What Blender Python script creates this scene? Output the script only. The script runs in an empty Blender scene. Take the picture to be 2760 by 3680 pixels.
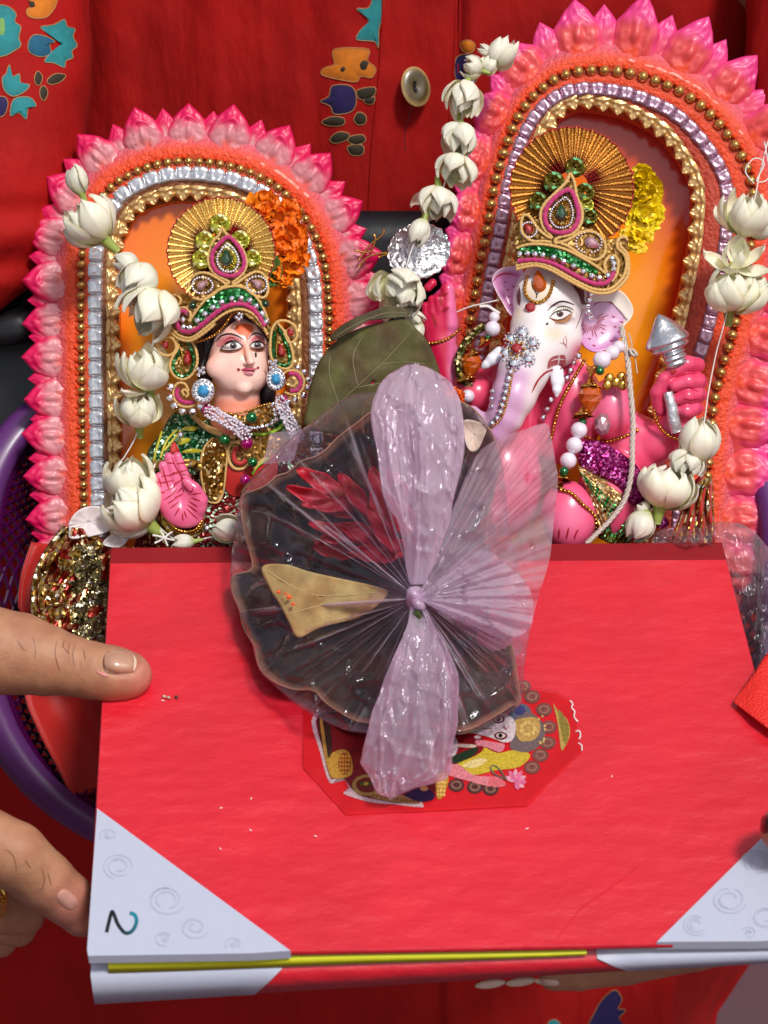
import bpy, bmesh, math, random
import numpy as np
from math import sin, cos, pi, radians, atan2, sqrt, exp
from mathutils import Vector, Matrix, noise
from mathutils.bvhtree import BVHTree
random.seed(7); rng = np.random.RandomState(5)
sc = bpy.context.scene; COL = sc.collection
# ---------------------------------------------------------------- camera, sky, sun, exposure
U = 0.00012; D0 = 8333.0; PITCH = radians(27)
RX = np.array([1.0, 0, 0]); UP = np.array([0, sin(PITCH), cos(PITCH)]); TC = np.array([0, -cos(PITCH), sin(PITCH)])
ORG = np.array([0, 0, 1.0])
CAMP = ORG + TC * D0 * U
cd = bpy.data.cameras.new('camera'); cam = bpy.data.objects.new('camera', cd); COL.objects.link(cam)
cam.location = CAMP; cam.rotation_euler = (radians(90) - PITCH, 0, 0)
cd.sensor_fit = 'HORIZONTAL'; cd.sensor_width = 36; cd.lens = 36 * D0 / 2760; cd.clip_start = 0.02; cd.clip_end = 200
cd.dof.use_dof = True; cd.dof.focus_distance = 0.97; cd.dof.aperture_fstop = 24
sc.camera = cam
w = bpy.data.worlds.new('World'); sc.world = w; w.use_nodes = True
SUN_EL, SUN_AZ = radians(57), radians(32)         # azimuth measured from behind the camera towards the right
nt = w.node_tree; sky = nt.nodes.new('ShaderNodeTexSky'); sky.sky_type = 'NISHITA'; sky.sun_disc = False
sky.sun_elevation = SUN_EL; sky.dust_density = 3.0; sky.air_density = 1.0; sky.ozone_density = 1.0
bg = nt.nodes['Background']; bg.inputs['Strength'].default_value = 0.062
hs = nt.nodes.new('ShaderNodeHueSaturation'); hs.inputs['Saturation'].default_value = 0.45
nt.links.new(sky.outputs[0], hs.inputs['Color']); nt.links.new(hs.outputs[0], bg.inputs[0])
ld = bpy.data.lights.new('sun', 'SUN'); ld.energy = 1.5; ld.angle = radians(10); ld.color = (1, 0.965, 0.91)
sun = bpy.data.objects.new('sun', ld); COL.objects.link(sun); sun.location = (1, -1, 3)
sdir = Vector((sin(SUN_AZ) * cos(SUN_EL), -cos(SUN_AZ) * cos(SUN_EL), sin(SUN_EL)))    # towards the sun
sun.rotation_euler = sdir.to_track_quat('Z', 'Y').to_euler()
sky.sun_rotation = atan2(sdir.x, sdir.y)
sc.view_settings.view_transform = 'Standard'; sc.view_settings.look = 'None'; sc.view_settings.exposure = 0.8
sc.cycles.max_bounces = 10; sc.cycles.transparent_max_bounces = 24; sc.cycles.caustics_reflective = False; sc.cycles.caustics_refractive = False
sc.cycles.sample_clamp_indirect = 6

# ---------------------------------------------------------------- coordinates and mesh helpers (units: 0.12 mm)
def V(p):
    p = np.asarray(p, float).reshape(-1, 3); s = (1 - p[:, 2] / D0)[:, None]
    return ORG + U * ((p[:, 0:1] - 1380) * s * RX + (1840 - p[:, 1:2]) * s * UP + p[:, 2:3] * TC)
VIEWS = {0: (0, 0, 1.6637), 1: (0, 300, .8439), 2: (1300, 0, .904), 3: (500, 650, .4219), 4: (1500, 400, .5425), 5: (750, 1100, .8364), 6: (0, 1800, .8498), 7: (1700, 2800, .6389), 8: (0, 0, .9644), 9: (1500, 1000, .4219), 10: (1900, 1100, .4822), 11: (400, 1350, .4219), 12: (1050, 2400, .6631), 13: (0, 1400, .4971), 14: (2250, 1500, .5425), 15: (1600, 0, .6992), 16: (1250, 100, .5425)}
def q(v, *pts):
    ox, oy, k = VIEWS[v]
    return [(ox + p[0] * k, oy + p[1] * k) + tuple(p[2:]) for p in pts]
def lin(r, g, b):
    f = lambda c: c / 12.92 if c <= .04045 else ((c + .055) / 1.055) ** 2.4
    return (f(r / 255), f(g / 255), f(b / 255), 1)
def mixc(a, b, t): return tuple(a[i] * (1 - t) + b[i] * t for i in range(4))
def sstep(a, b, x):
    t = np.clip((x - a) / (b - a), 0, 1); return t * t * (3 - 2 * t)
def nz(p, f): return noise.noise(Vector((p[0] * f, p[1] * f, p[2] * f)))
def smooth(pts, n, closed=False):
    P = np.array([list(p) for p in pts], float); m = len(P); out = []
    L = m if closed else m - 1
    for i in range(L):
        if closed: a, b, c, d = P[(i - 1) % m], P[i], P[(i + 1) % m], P[(i + 2) % m]
        else: a, b, c, d = P[max(i - 1, 0)], P[i], P[i + 1], P[min(i + 2, m - 1)]
        for k in range(n):
            t = k / n
            out.append(.5 * ((2 * b) + (-a + c) * t + (2 * a - 5 * b + 4 * c - d) * t * t + (-a + 3 * b - 3 * c + d) * t ** 3))
    if not closed: out.append(P[-1])
    return np.array(out)
def resample(P, step, closed=False):
    P = np.asarray(P, float)
    if closed: P = np.vstack([P, P[:1]])
    seg = np.linalg.norm(np.diff(P[:, :2], axis=0), axis=1); s = np.concatenate([[0], np.cumsum(seg)])
    n = max(2, int(round(s[-1] / step)) + 1); t = np.linspace(0, s[-1], n)
    if closed: t = t[:-1]
    return np.stack([np.interp(t, s, P[:, i]) for i in range(P.shape[1])], 1)
def z_(pts, z): return [(p[0], p[1], z) for p in pts]

class G:
    def __init__(s): s.v = []; s.f = []; s.c = []; s.n = 0
    def world(s, W_, faces, col=(1, 1, 1, 1)):
        W_ = np.asarray(W_, float); s.v.append(W_); s.f += [tuple(i + s.n for i in f) for f in faces]
        c = np.asarray(col, float)
        if c.ndim == 1: c = np.tile(c, (len(W_), 1))
        s.c.append(c); s.n += len(W_); return s
    def px(s, P, faces, col=(1, 1, 1, 1)): return s.world(V(P), faces, col)
    def loc(s, P, faces, col=(1, 1, 1, 1)): return s.world(np.asarray(P, float) * U, faces, col)
    def grid(s, A, col=(1, 1, 1, 1), wrap=False, how='px'):
        A = np.asarray(A, float); nu, nv = A.shape[:2]; F = []
        for i in range(nu if wrap else nu - 1):
            j = (i + 1) % nu
            for k in range(nv - 1): F.append((i * nv + k, j * nv + k, j * nv + k + 1, i * nv + k + 1))
        c = np.asarray(col, float)
        if c.ndim == 3: c = c.reshape(-1, 4)
        return getattr(s, how)(A.reshape(-1, 3), F, c)
    def tube(s, pts, r, n=8, col=(1, 1, 1, 1), closed=False, flat=1.0, how='px'):
        P = np.asarray(pts, float); m = len(P); r = np.broadcast_to(np.asarray(r, float), (m,))
        if closed: T = np.roll(P, -1, 0) - np.roll(P, 1, 0)
        else: T = np.gradient(P, axis=0)
        T /= np.linalg.norm(T, axis=1)[:, None] + 1e-9
        rows = []; B = np.array([0, 0, 1.0])
        for i in range(m):
            N = np.cross(B, T[i])
            if np.linalg.norm(N) < .15: N = np.cross(np.array([0, 1.0, 0]), T[i])
            N /= np.linalg.norm(N); Bn = np.cross(T[i], N)
            rows.append([P[i] + r[i] * (cos(a) * N + flat * sin(a) * Bn) for a in np.linspace(0, 2 * pi, n, endpoint=False)])
        A = np.array(rows); off = s.n; F = []
        for i in range(m if closed else m - 1):
            j = (i + 1) % m
            for k in range(n): F.append((i * n + k, i * n + (k + 1) % n, j * n + (k + 1) % n, j * n + k))
        if not closed: F += [tuple(range(n)), tuple((m - 1) * n + k for k in range(n - 1, -1, -1))]
        c = np.asarray(col, float)
        if c.ndim == 2 and len(c) == m: c = np.repeat(c, n, 0)
        return getattr(s, how)(A.reshape(-1, 3), F, c)
    def ell(s, c, r, nu=14, nv=9, col=(1, 1, 1, 1), rot=0, how='px', fn=None):
        if np.isscalar(r): r = (r, r, r)
        a = np.linspace(0, 2 * pi, nu, endpoint=False)[:, None]; b = np.linspace(-pi / 2, pi / 2, nv)[None, :]
        x = np.cos(a) * np.cos(b) * r[0]; y = np.sin(a) * np.cos(b) * r[1]; z = np.sin(b) * r[2] + 0 * a
        if fn is not None: x, y, z = fn(x, y, z)
        t = radians(rot); A = np.stack([c[0] + x * cos(t) - y * sin(t), c[1] + x * sin(t) + y * cos(t), c[2] + z], 2)
        return s.grid(A, col, True, how)

MW = {}
def link(o, parent=None, mw=None):
    COL.objects.link(o); mw = mw or Matrix.Identity(4); MW[o.name] = mw
    if parent is not None: o.parent = parent; o.matrix_basis = MW[parent.name].inverted() @ mw
    else: o.matrix_basis = mw
    return o
def mdata(name, g, org=None, smoothf=True):
    P = np.vstack(g.v) - (0 if org is None else org)
    me = bpy.data.meshes.new(name); me.from_pydata(P.tolist(), [], g.f)
    at = me.color_attributes.new('Col', 'FLOAT_COLOR', 'POINT'); at.data.foreach_set('color', np.vstack(g.c).astype(np.float32).ravel())
    if smoothf: me.polygons.foreach_set('use_smooth', [True] * len(me.polygons))
    me.update(); return me
def obj(name, g, mat, parent=None, smoothf=True, solid=0, sub=0, flipn=False, **props):
    P = np.vstack(g.v); org = P.mean(0); org[2] = P[:, 2].min() if parent is None else org[2]
    me = mdata(name, g, org, smoothf); me.materials.append(mat)
    o = bpy.data.objects.new(name, me); link(o, parent, Matrix.Translation(Vector(org)))
    if solid:
        m = o.modifiers.new('thick', 'SOLIDIFY'); m.thickness = abs(solid) * U; m.offset = 0 if solid > 0 else -1
    if sub: m = o.modifiers.new('sub', 'SUBSURF'); m.levels = m.render_levels = sub
    for k, v_ in props.items(): o[k] = v_
    return o
def thing(name, p, label, cat, group=None):
    o = bpy.data.objects.new(name, None); o.empty_display_size = .01
    link(o, None, Matrix.Translation(Vector(V(p)[0]))); o['label'] = label; o['category'] = cat
    if group: o['group'] = group
    return o
CB = Matrix(((RX[0], UP[0], TC[0]), (RX[1], UP[1], TC[1]), (RX[2], UP[2], TC[2]))).to_4x4()
def inst(name, me, parent, p, rot=0, tilt=0, yaw=0, s=1, **props):
    """rot: turn in the view plane (deg, ccw); tilt: about local x; yaw: about local y; local y is up, z towards the viewer"""
    if np.isscalar(s): s = (s, s, s)
    k = 1 - p[2] / D0
    mw = Matrix.Translation(Vector(V(p)[0])) @ CB @ Matrix.Rotation(radians(rot), 4, 'Z') @ Matrix.Rotation(radians(tilt), 4, 'X') @ Matrix.Rotation(radians(yaw), 4, 'Y') @ Matrix.Diagonal((s[0] * k, s[1] * k, s[2] * k, 1))
    o = bpy.data.objects.new(name, me); link(o, parent, mw)
    for a, b in props.items(): o[a] = b
    return o
def instm(name, me, parent, mw):
    return link(bpy.data.objects.new(name, me), parent, mw)
def ang(dx, dy): return math.degrees(atan2(-dy, dx)) - 90      # turns local +y towards photo direction (dx, dy)

# ---- ray helpers: lay paint and trim on a surface that already stands there
def bvh(g): return BVHTree.FromPolygons([Vector(v) for v in np.vstack(g.v)], g.f)
def drape(b, P, off=1.0, fallback=0):
    P = np.asarray(P, float)[:, :2]; W0 = V(np.c_[P, np.zeros(len(P))]); out = []; last = None
    offs = np.broadcast_to(off, (len(P),))
    for i, w_ in enumerate(W0):
        d = Vector(w_ - CAMP).normalized(); h = b.ray_cast(Vector(CAMP), d)
        if h[0] is not None:
            dist = (h[0] - Vector(CAMP)).length; last = dist
        else: dist = last if last else (Vector(V([[P[i][0], P[i][1], fallback]])[0]) - Vector(CAMP)).length
        out.append(CAMP + np.array(d) * (dist - offs[i] * U))
    return np.array(out)
def dpoly(g, b, pts, col, off=1.0, rings=4, n=4, pillow=0, fallback=0, sm=True, edge=None):
    O = smooth(pts, n, True) if sm else np.array(pts, float); m = len(O); c = O.mean(0)
    T = np.linspace(0, 1, rings + 1)[1:]; P = [c]; t_ = [0]
    for t in T:
        for p in O: P.append(c + (p - c) * t); t_.append(t)
    t_ = np.array(t_); W_ = drape(b, P, off + pillow * (1 - t_ ** 3), fallback)
    F = [(0, 1 + (i + 1) % m, 1 + i) for i in range(m)]
    for r in range(rings - 1):
        for i in range(m): F.append((1 + r * m + i, 1 + r * m + (i + 1) % m, 1 + (r + 1) * m + (i + 1) % m, 1 + (r + 1) * m + i))
    if edge is not None: col = np.array([mixc(col, edge, t ** 2) for t in t_])
    return g.world(W_, F, col)
def dstroke(g, b, pts, w_, col, off=1.5, n=5, fallback=0, taper=True):
    P = smooth([p[:2] for p in pts], n); T = np.gradient(P, axis=0); T /= np.linalg.norm(T, axis=1)[:, None] + 1e-9
    N = np.stack([-T[:, 1], T[:, 0]], 1); t = np.linspace(0, 1, len(P)); ww = w_ / 2 * (np.sin(pi * np.clip(t, .04, .96)) ** .6 if taper else np.ones(len(P)))
    A = np.vstack([P + N * ww[:, None], P - N * ww[:, None]]); m = len(P); W_ = drape(b, A, off, fallback)
    return g.world(W_, [(i, i + 1, m + i + 1, m + i) for i in range(m - 1)], col)
def dcord(g, b, pts, r, col=(1, 1, 1, 1), n=4, closed=False, off=0, fallback=0, res=6):
    """a round cord lying on the surface"""
    P = smooth([p[:2] for p in pts], n, closed); W_ = drape(b, P, off + r * .6, fallback)
    m = len(W_); T = (np.roll(W_, -1, 0) - np.roll(W_, 1, 0)) if closed else np.gradient(W_, axis=0); T /= np.linalg.norm(T, axis=1)[:, None] + 1e-12
    A = []
    for i in range(m):
        N = np.cross(TC, T[i]); N /= np.linalg.norm(N) + 1e-9; B = np.cross(T[i], N)
        A.append([W_[i] + r * U * (cos(a) * N + sin(a) * B) for a in np.linspace(0, 2 * pi, res, endpoint=False)])
    F = []
    for i in range(m if closed else m - 1):
        j = (i + 1) % m
        for k in range(res): F.append((i * res + k, i * res + (k + 1) % res, j * res + (k + 1) % res, j * res + k))
    return g.world(np.array(A).reshape(-1, 3), F, col)

# ---- sculpting by blended solids, turned into one skin
def cap(p0, r0, p1, r1, k=0): return ('c', np.array(p0, float), r0, np.array(p1, float), r1, k)
def chain(pts, k=12): return [cap(pts[i][:3], pts[i][3], pts[i + 1][:3], pts[i + 1][3], k) for i in range(len(pts) - 1)]
def el(c, r, rot=0, k=0, tilt=0): return ('e', np.array(c, float), np.array(r, float), rot, tilt, k)
def cut(p): return ('-',) + (p,)
def sd(p, X):
    if p[0] == 'c':
        _, a, ra, b_, rb, _k = p; d = b_ - a; L = float(d @ d) + 1e-6
        t = np.clip(((X - a) @ d) / L, 0, 1); return np.linalg.norm(X - a - t[..., None] * d, axis=-1) - (ra + (rb - ra) * t)
    _, c, r, rot, tilt, _k = p; Y = X - c; t = radians(rot)
    if rot: Y = np.stack([Y[..., 0] * cos(t) + Y[..., 1] * sin(t), -Y[..., 0] * sin(t) + Y[..., 1] * cos(t), Y[..., 2]], -1)
    if tilt:
        t = radians(tilt); Y = np.stack([Y[..., 0] * cos(t) + Y[..., 2] * sin(t), Y[..., 1], -Y[..., 0] * sin(t) + Y[..., 2] * cos(t)], -1)
    k0 = np.linalg.norm(Y / r, axis=-1); k1 = np.linalg.norm(Y / r ** 2, axis=-1) + 1e-9
    return k0 * (k0 - 1) / k1
def sculpt(prims, vox, kd=10, colf=None, g=None, disp=None):
    lo = np.full(3, 1e9); hi = -lo
    for p in prims:
        if p[0] == '-': continue
        if p[0] == 'c': a = np.minimum(p[1] - p[2], p[3] - p[4]); b = np.maximum(p[1] + p[2], p[3] + p[4])
        else: m = max(p[2]) if (p[3] or p[4]) else p[2]; a = p[1] - m; b = p[1] + m
        lo = np.minimum(lo, a); hi = np.maximum(hi, b)
    lo -= vox * 2 + kd * .3; hi += vox * 2 + kd * .3
    n = np.ceil((hi - lo) / vox).astype(int) + 1
    Fd = np.full(n, 900, np.float32); ax_ = [lo[i] + vox * np.arange(n[i]) for i in range(3)]
    for q_, p in enumerate(prims):
        sub = p[0] == '-'; pp = p[1] if sub else p; k = pp[-1] or kd
        if pp[0] == 'c': a = np.minimum(pp[1] - pp[2], pp[3] - pp[4]); b = np.maximum(pp[1] + pp[2], pp[3] + pp[4])
        else: m = max(pp[2]) if (pp[3] or pp[4]) else pp[2]; a = pp[1] - m; b = pp[1] + m
        i0 = np.clip(((a - lo - k - 3 * vox) / vox).astype(int), 0, n); i1 = np.clip(((b - lo + k + 3 * vox) / vox).astype(int) + 1, 0, n); sl_ = tuple(slice(i0[i], i1[i]) for i in range(3))
        X = np.stack(np.meshgrid(*[ax_[i][sl_[i]] for i in range(3)], indexing='ij'), -1).astype(np.float32); d = sd(pp, X); Fs = Fd[sl_]
        if sub: h = np.clip(.5 - .5 * (Fs + d) / k, 0, 1); Fd[sl_] = Fs * (1 - h) - d * h + k * h * (1 - h)
        else: h = np.clip(.5 + .5 * (Fs - d) / k, 0, 1); Fd[sl_] = np.where(Fs > 800, d, Fs * (1 - h) + d * h - k * h * (1 - h))
    S = Fd < 0; nx, ny, nz_ = Fd.shape; acc = np.zeros((nx - 1, ny - 1, nz_ - 1, 3), np.float32); cnt = np.zeros((nx - 1, ny - 1, nz_ - 1), np.float32)
    sl = lambda o, m: slice(o, o + m)
    crn = [(a, b, c) for a in (0, 1) for b in (0, 1) for c in (0, 1)]
    def cv(A, o): return A[o[0]:o[0] + nx - 1, o[1]:o[1] + ny - 1, o[2]:o[2] + nz_ - 1]
    for o in crn:
        for ax in range(3):
            if o[ax]: continue
            o2 = list(o); o2[ax] = 1; f0, f1 = cv(Fd, o), cv(Fd, o2); m = (f0 < 0) != (f1 < 0); t = np.where(m, f0 / np.where(m, f0 - f1, 1), 0)
            for a in range(3): acc[..., a] += np.where(m, o[a] + (t if a == ax else 0), 0)
            cnt += m
    cell = cnt > 0; idx = -np.ones(cell.shape, int); idx[cell] = np.arange(cell.sum())
    ijk = np.argwhere(cell); P = lo + vox * (ijk + acc[cell] / cnt[cell][:, None]); F = []
    for ax in range(3):
        o2 = [slice(None)] * 3; o1 = [slice(None)] * 3; o1[ax] = slice(0, -1); o2[ax] = slice(1, None)
        ch = S[tuple(o1)] != S[tuple(o2)]; E = np.argwhere(ch); sgn = S[tuple(o1)][ch]
        b_, c_ = [(1, 2), (2, 0), (0, 1)][ax]
        ok = (E[:, b_] > 0) & (E[:, c_] > 0) & (E[:, b_] < cell.shape[b_]) & (E[:, c_] < cell.shape[c_]); E = E[ok]; sgn = sgn[ok]
        def cidx(db, dc):
            e = E.copy(); e[:, b_] -= db; e[:, c_] -= dc; return idx[e[:, 0], e[:, 1], e[:, 2]]
        Q = np.stack([cidx(1, 1), cidx(0, 1), cidx(0, 0), cidx(1, 0)], 1); Q[sgn] = Q[sgn][:, ::-1]
        F += Q[:, ::-1].tolist()
    g = g or G()
    if disp is not None: P = disp(P)
    col = (1, 1, 1, 1) if colf is None else colf(P)
    return g.px(P, F, col)

# ---------------------------------------------------------------- materials
def mk(name, base=(.8, .8, .8, 1), rough=.5, metal=0, vcol=False, bump=None, var=None, sss=0, coat=0, spec=.5, sheen=0, trans=0, aniso=None, bump2=None, ior=None, srad=None):
    m = bpy.data.materials.new(name); m.use_nodes = True; N = m.node_tree.nodes; L = m.node_tree.links; b = N['Principled BSDF']
    b.inputs['Roughness'].default_value = rough; b.inputs['Metallic'].default_value = metal; b.inputs['Specular IOR Level'].default_value = spec
    b.inputs['Coat Weight'].default_value = coat; b.inputs['Coat Roughness'].default_value = .12; b.inputs['Sheen Weight'].default_value = sheen; b.inputs['Transmission Weight'].default_value = trans
    if ior: b.inputs['IOR'].default_value = ior
    if sss: b.inputs['Subsurface Weight'].default_value = sss; b.inputs['Subsurface Radius'].default_value = srad or (1, .5, .35); b.inputs['Subsurface Scale'].default_value = .0012
    tc = N.new('ShaderNodeTexCoord')
    if vcol: a = N.new('ShaderNodeAttribute'); a.attribute_name = 'Col'; src = a.outputs['Color']
    else: a = N.new('ShaderNodeRGB'); a.outputs[0].default_value = base; src = a.outputs[0]
    if var:      # (noise scale, amount[, second colour])
        n = N.new('ShaderNodeTexNoise'); n.inputs['Scale'].default_value = var[0]; n.inputs['Detail'].default_value = 4; L.new(tc.outputs['Object'], n.inputs['Vector'])
        mx = N.new('ShaderNodeMix'); mx.data_type = 'RGBA'; mx.blend_type = 'MULTIPLY' if len(var) < 3 else 'MIX'
        mr = N.new('ShaderNodeMapRange'); L.new(n.outputs['Fac'], mr.inputs[0]); mr.inputs[1].default_value = .35; mr.inputs[2].default_value = .65; mr.inputs[4].default_value = var[1]
        L.new(mr.outputs[0], mx.inputs[0]); L.new(src, mx.inputs[6]); mx.inputs[7].default_value = var[2] if len(var) > 2 else (.35, .35, .35, 1); src = mx.outputs[2]
    L.new(src, b.inputs['Base Color'])
    last = None
    for bp in (bump, bump2):
        if not bp: continue           # (scale, strength, distance in px[, stretch vector, kind])
        mp = N.new('ShaderNodeMapping'); mp.inputs['Scale'].default_value = bp[3] if len(bp) > 3 and bp[3] else (1, 1, 1); L.new(tc.outputs['Object'], mp.inputs[0])
        kind = bp[4] if len(bp) > 4 else 'noise'
        if kind == 'noise': n = N.new('ShaderNodeTexNoise'); n.inputs['Detail'].default_value = 5; o = n.outputs['Fac']
        elif kind == 'voro': n = N.new('ShaderNodeTexVoronoi'); o = n.outputs['Distance']
        else: n = N.new('ShaderNodeTexWave'); n.bands_direction = kind; o = n.outputs['Fac']
        n.inputs['Scale'].default_value = bp[0]; L.new(mp.outputs[0], n.inputs['Vector'])
        bn = N.new('ShaderNodeBump'); bn.inputs['Strength'].default_value = bp[1]; bn.inputs['Distance'].default_value = bp[2] * U
        L.new(o, bn.inputs['Height'])
        if last: L.new(last, bn.inputs['Normal'])
        last = bn.outputs[0]
    if last: L.new(last, b.inputs['Normal'])
    return m
def glitter(name, base, scale=900, metal=.85, rough=.3, amt=.75, hi=None, vcol=False):
    m = mk(name, base, rough, metal, vcol); N = m.node_tree.nodes; L = m.node_tree.links; b = N['Principled BSDF']
    tc = N.new('ShaderNodeTexCoord'); v = N.new('ShaderNodeTexVoronoi'); v.inputs['Scale'].default_value = scale; L.new(tc.outputs['Object'], v.inputs['Vector'])
    ge = N.new('ShaderNodeNewGeometry'); s = N.new('ShaderNodeVectorMath'); s.operation = 'SUBTRACT'; L.new(v.outputs['Color'], s.inputs[0]); s.inputs[1].default_value = (.5, .5, .5)
    k = N.new('ShaderNodeVectorMath'); k.operation = 'SCALE'; k.inputs['Scale'].default_value = amt * 2; L.new(s.outputs[0], k.inputs[0])
    ad = N.new('ShaderNodeVectorMath'); ad.operation = 'ADD'; L.new(k.outputs[0], ad.inputs[0]); L.new(ge.outputs['Normal'], ad.inputs[1])
    no = N.new('ShaderNodeVectorMath'); no.operation = 'NORMALIZE'; L.new(ad.outputs[0], no.inputs[0]); L.new(no.outputs[0], b.inputs['Normal'])
    src = b.inputs['Base Color'].links[0].from_socket; mx = N.new('ShaderNodeMix'); mx.data_type = 'RGBA'
    sp = N.new('ShaderNodeSeparateColor'); L.new(v.outputs['Color'], sp.inputs[0]); mr = N.new('ShaderNodeMapRange'); mr.inputs[1].default_value = .72; mr.inputs[2].default_value = .95; L.new(sp.outputs[0], mr.inputs[0])
    L.new(mr.outputs[0], mx.inputs[0]); L.new(src, mx.inputs[6]); mx.inputs[7].default_value = hi or tuple(min(1, c * 2.5 + .15) for c in base[:3]) + (1,)
    L.new(mx.outputs[2], b.inputs['Base Color']); return m
def film(name, tint=(.95, .86, .95, 1), body=(.86, .68, .86, 1), lo=.12, hi=.55, rough=.12, vc=True, bumps=(260, .5, 8), gl_=1.0, gmin=.0):
    """thin polythene: mostly clear, milky where it is gathered or seen edge-on, glossy on top; Col.r is how gathered it is, plus highlight streaks painted in as whitening along folds"""
    m = bpy.data.materials.new(name); m.use_nodes = True; N = m.node_tree.nodes; L = m.node_tree.links; N.remove(N['Principled BSDF']); out = N['Material Output']
    tr = N.new('ShaderNodeBsdfTransparent'); tr.inputs[0].default_value = tint
    df = N.new('ShaderNodeBsdfDiffuse'); df.inputs[0].default_value = body; tl = N.new('ShaderNodeBsdfTranslucent'); tl.inputs[0].default_value = body
    gl = N.new('ShaderNodeBsdfGlossy'); gl.inputs['Roughness'].default_value = rough; gl.inputs[0].default_value = (.95, .95, 1, 1)
    tc = N.new('ShaderNodeTexCoord'); ns = N.new('ShaderNodeTexNoise'); ns.inputs['Scale'].default_value = bumps[0]; ns.inputs['Detail'].default_value = 3; L.new(tc.outputs['Object'], ns.inputs[0])
    bn = N.new('ShaderNodeBump'); bn.inputs['Strength'].default_value = bumps[1]; bn.inputs['Distance'].default_value = bumps[2] * U; L.new(ns.outputs['Fac'], bn.inputs['Height'])
    for x in (df, tl, gl): L.new(bn.outputs[0], x.inputs['Normal'])
    lw = N.new('ShaderNodeLayerWeight'); lw.inputs[0].default_value = .35
    a1 = N.new('ShaderNodeMixShader'); a1.inputs[0].default_value = .5; L.new(df.outputs[0], a1.inputs[1]); L.new(tl.outputs[0], a1.inputs[2])
    mr = N.new('ShaderNodeMapRange'); mr.inputs[3].default_value = lo; mr.inputs[4].default_value = hi; L.new(lw.outputs['Facing'], mr.inputs[0])
    f = mr.outputs[0]
    if vc:
        at = N.new('ShaderNodeAttribute'); at.attribute_name = 'Col'; sp = N.new('ShaderNodeSeparateColor'); L.new(at.outputs['Color'], sp.inputs[0])
        ad = N.new('ShaderNodeMath'); ad.operation = 'ADD'; ad.use_clamp = True; L.new(f, ad.inputs[0]); L.new(sp.outputs[0], ad.inputs[1]); f = ad.outputs[0]
    a2 = N.new('ShaderNodeMixShader'); L.new(f, a2.inputs[0]); L.new(tr.outputs[0], a2.inputs[1]); L.new(a1.outputs[0], a2.inputs[2])
    f0 = N.new('ShaderNodeLayerWeight'); f0.inputs[0].default_value = .5; L.new(bn.outputs[0], f0.inputs['Normal']); fr = N.new('ShaderNodeMath'); fr.operation = 'POWER'; L.new(f0.outputs['Facing'], fr.inputs[0]); fr.inputs[1].default_value = 4.5
    mr2 = N.new('ShaderNodeMapRange'); mr2.inputs[3].default_value = gmin; mr2.inputs[4].default_value = gl_; L.new(fr.outputs[0], mr2.inputs[0])
    a3 = N.new('ShaderNodeMixShader'); L.new(mr2.outputs[0], a3.inputs[0]); L.new(a2.outputs[0], a3.inputs[1]); L.new(gl.outputs[0], a3.inputs[2])
    L.new(a3.outputs[0], out.inputs['Surface']); return m
M = {}
M['paint'] = mk('painted_plaster', vcol=True, rough=.33, coat=.25, bump=(900, .35, 3), var=(500, .12))
M['paintlump'] = mk('lumpy_spray_paint', vcol=True, rough=.44, coat=.1, bump=(520, .9, 13), bump2=(1500, .5, 4), var=(300, .2))
M['gold'] = mk('gold_paint', lin(228, 176, 104), .24, .85, bump=(900, .5, 4), var=(350, .35, lin(120, 70, 30)))
M['goldlump'] = mk('gold_relief_paint', lin(240, 196, 130), .26, .6, bump=(520, .9, 9), var=(420, .6, lin(105, 55, 25)))
M['silver'] = mk('silver_paint', lin(225, 225, 230), .22, .75, bump=(420, .8, 8), var=(300, .2))
M['silver_pink'] = mk('silver_paint_pink_dusted', lin(176, 164, 180), .28, .75, bump=(420, .8, 8), var=(120, .6, lin(190, 60, 110)))
M['foil'] = mk('crumpled_foil', lin(215, 215, 220), .16, 1, bump=(240, 1, 22), bump2=(700, .6, 5))
M['beadgold'] = mk('gold_bead', lin(215, 165, 80), .2, 1)
M['panel'] = mk('glossy_orange_enamel', vcol=True, rough=.14, coat=.5, bump=(160, .3, 6))
M['cord'] = mk('gold_silk_cord', lin(214, 170, 98), .55, 0, bump=(2600, .8, 3), sheen=.3)
M['cordp'] = mk('magenta_silk_cord', lin(186, 18, 100), .5, 0, bump=(2600, .8, 3), sheen=.4)
M['board'] = glitter('gold_card', lin(150, 110, 45), 900, .6, .4)
M['ggreen'] = glitter('green_glitter', lin(20, 105, 40), 1100, .6, .3, hi=(.35, 1, .5, 1))
M['gyellow'] = glitter('lime_sequin', lin(190, 185, 60), 700, .6, .25, hi=(1, 1, .6, 1))
M['gdark'] = glitter('olive_sequin', lin(110, 95, 25), 700, .7, .25, hi=(.3, .9, .4, 1))
M['gbrown'] = glitter('bronze_glitter', lin(150, 100, 30), 1000, .7, .3, hi=(1, .8, .4, 1))
M['gmag'] = glitter('magenta_glitter', lin(130, 0, 85), 1300, .6, .3, hi=(1, .25, .75, 1))
M['fan'] = mk('pleated_gold_foil', vcol=True, rough=.27, metal=.8, bump=(2200, .6, 4))
M['stone'] = mk('rhinestone', lin(250, 250, 255), .04, 1)
M['pearl'] = mk('pearl', lin(232, 222, 234), .16, 0, coat=1, spec=.8, sss=.2)
M['gemred'] = mk('red_gem', lin(170, 12, 20), .05, .2, coat=1, spec=1)
M['gemblue'] = mk('blue_gem', lin(40, 150, 205), .05, .35, coat=1, spec=1)
M['gemgreen'] = mk('green_gem', lin(5, 70, 30), .05, .3, coat=1, spec=1)
M['gempink'] = mk('pale_rose_gem', lin(200, 150, 160), .05, .5, coat=1, spec=1)
M['amber'] = mk('amber_crystal', lin(225, 100, 15), .05, 0, coat=1, trans=.4)
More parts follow.
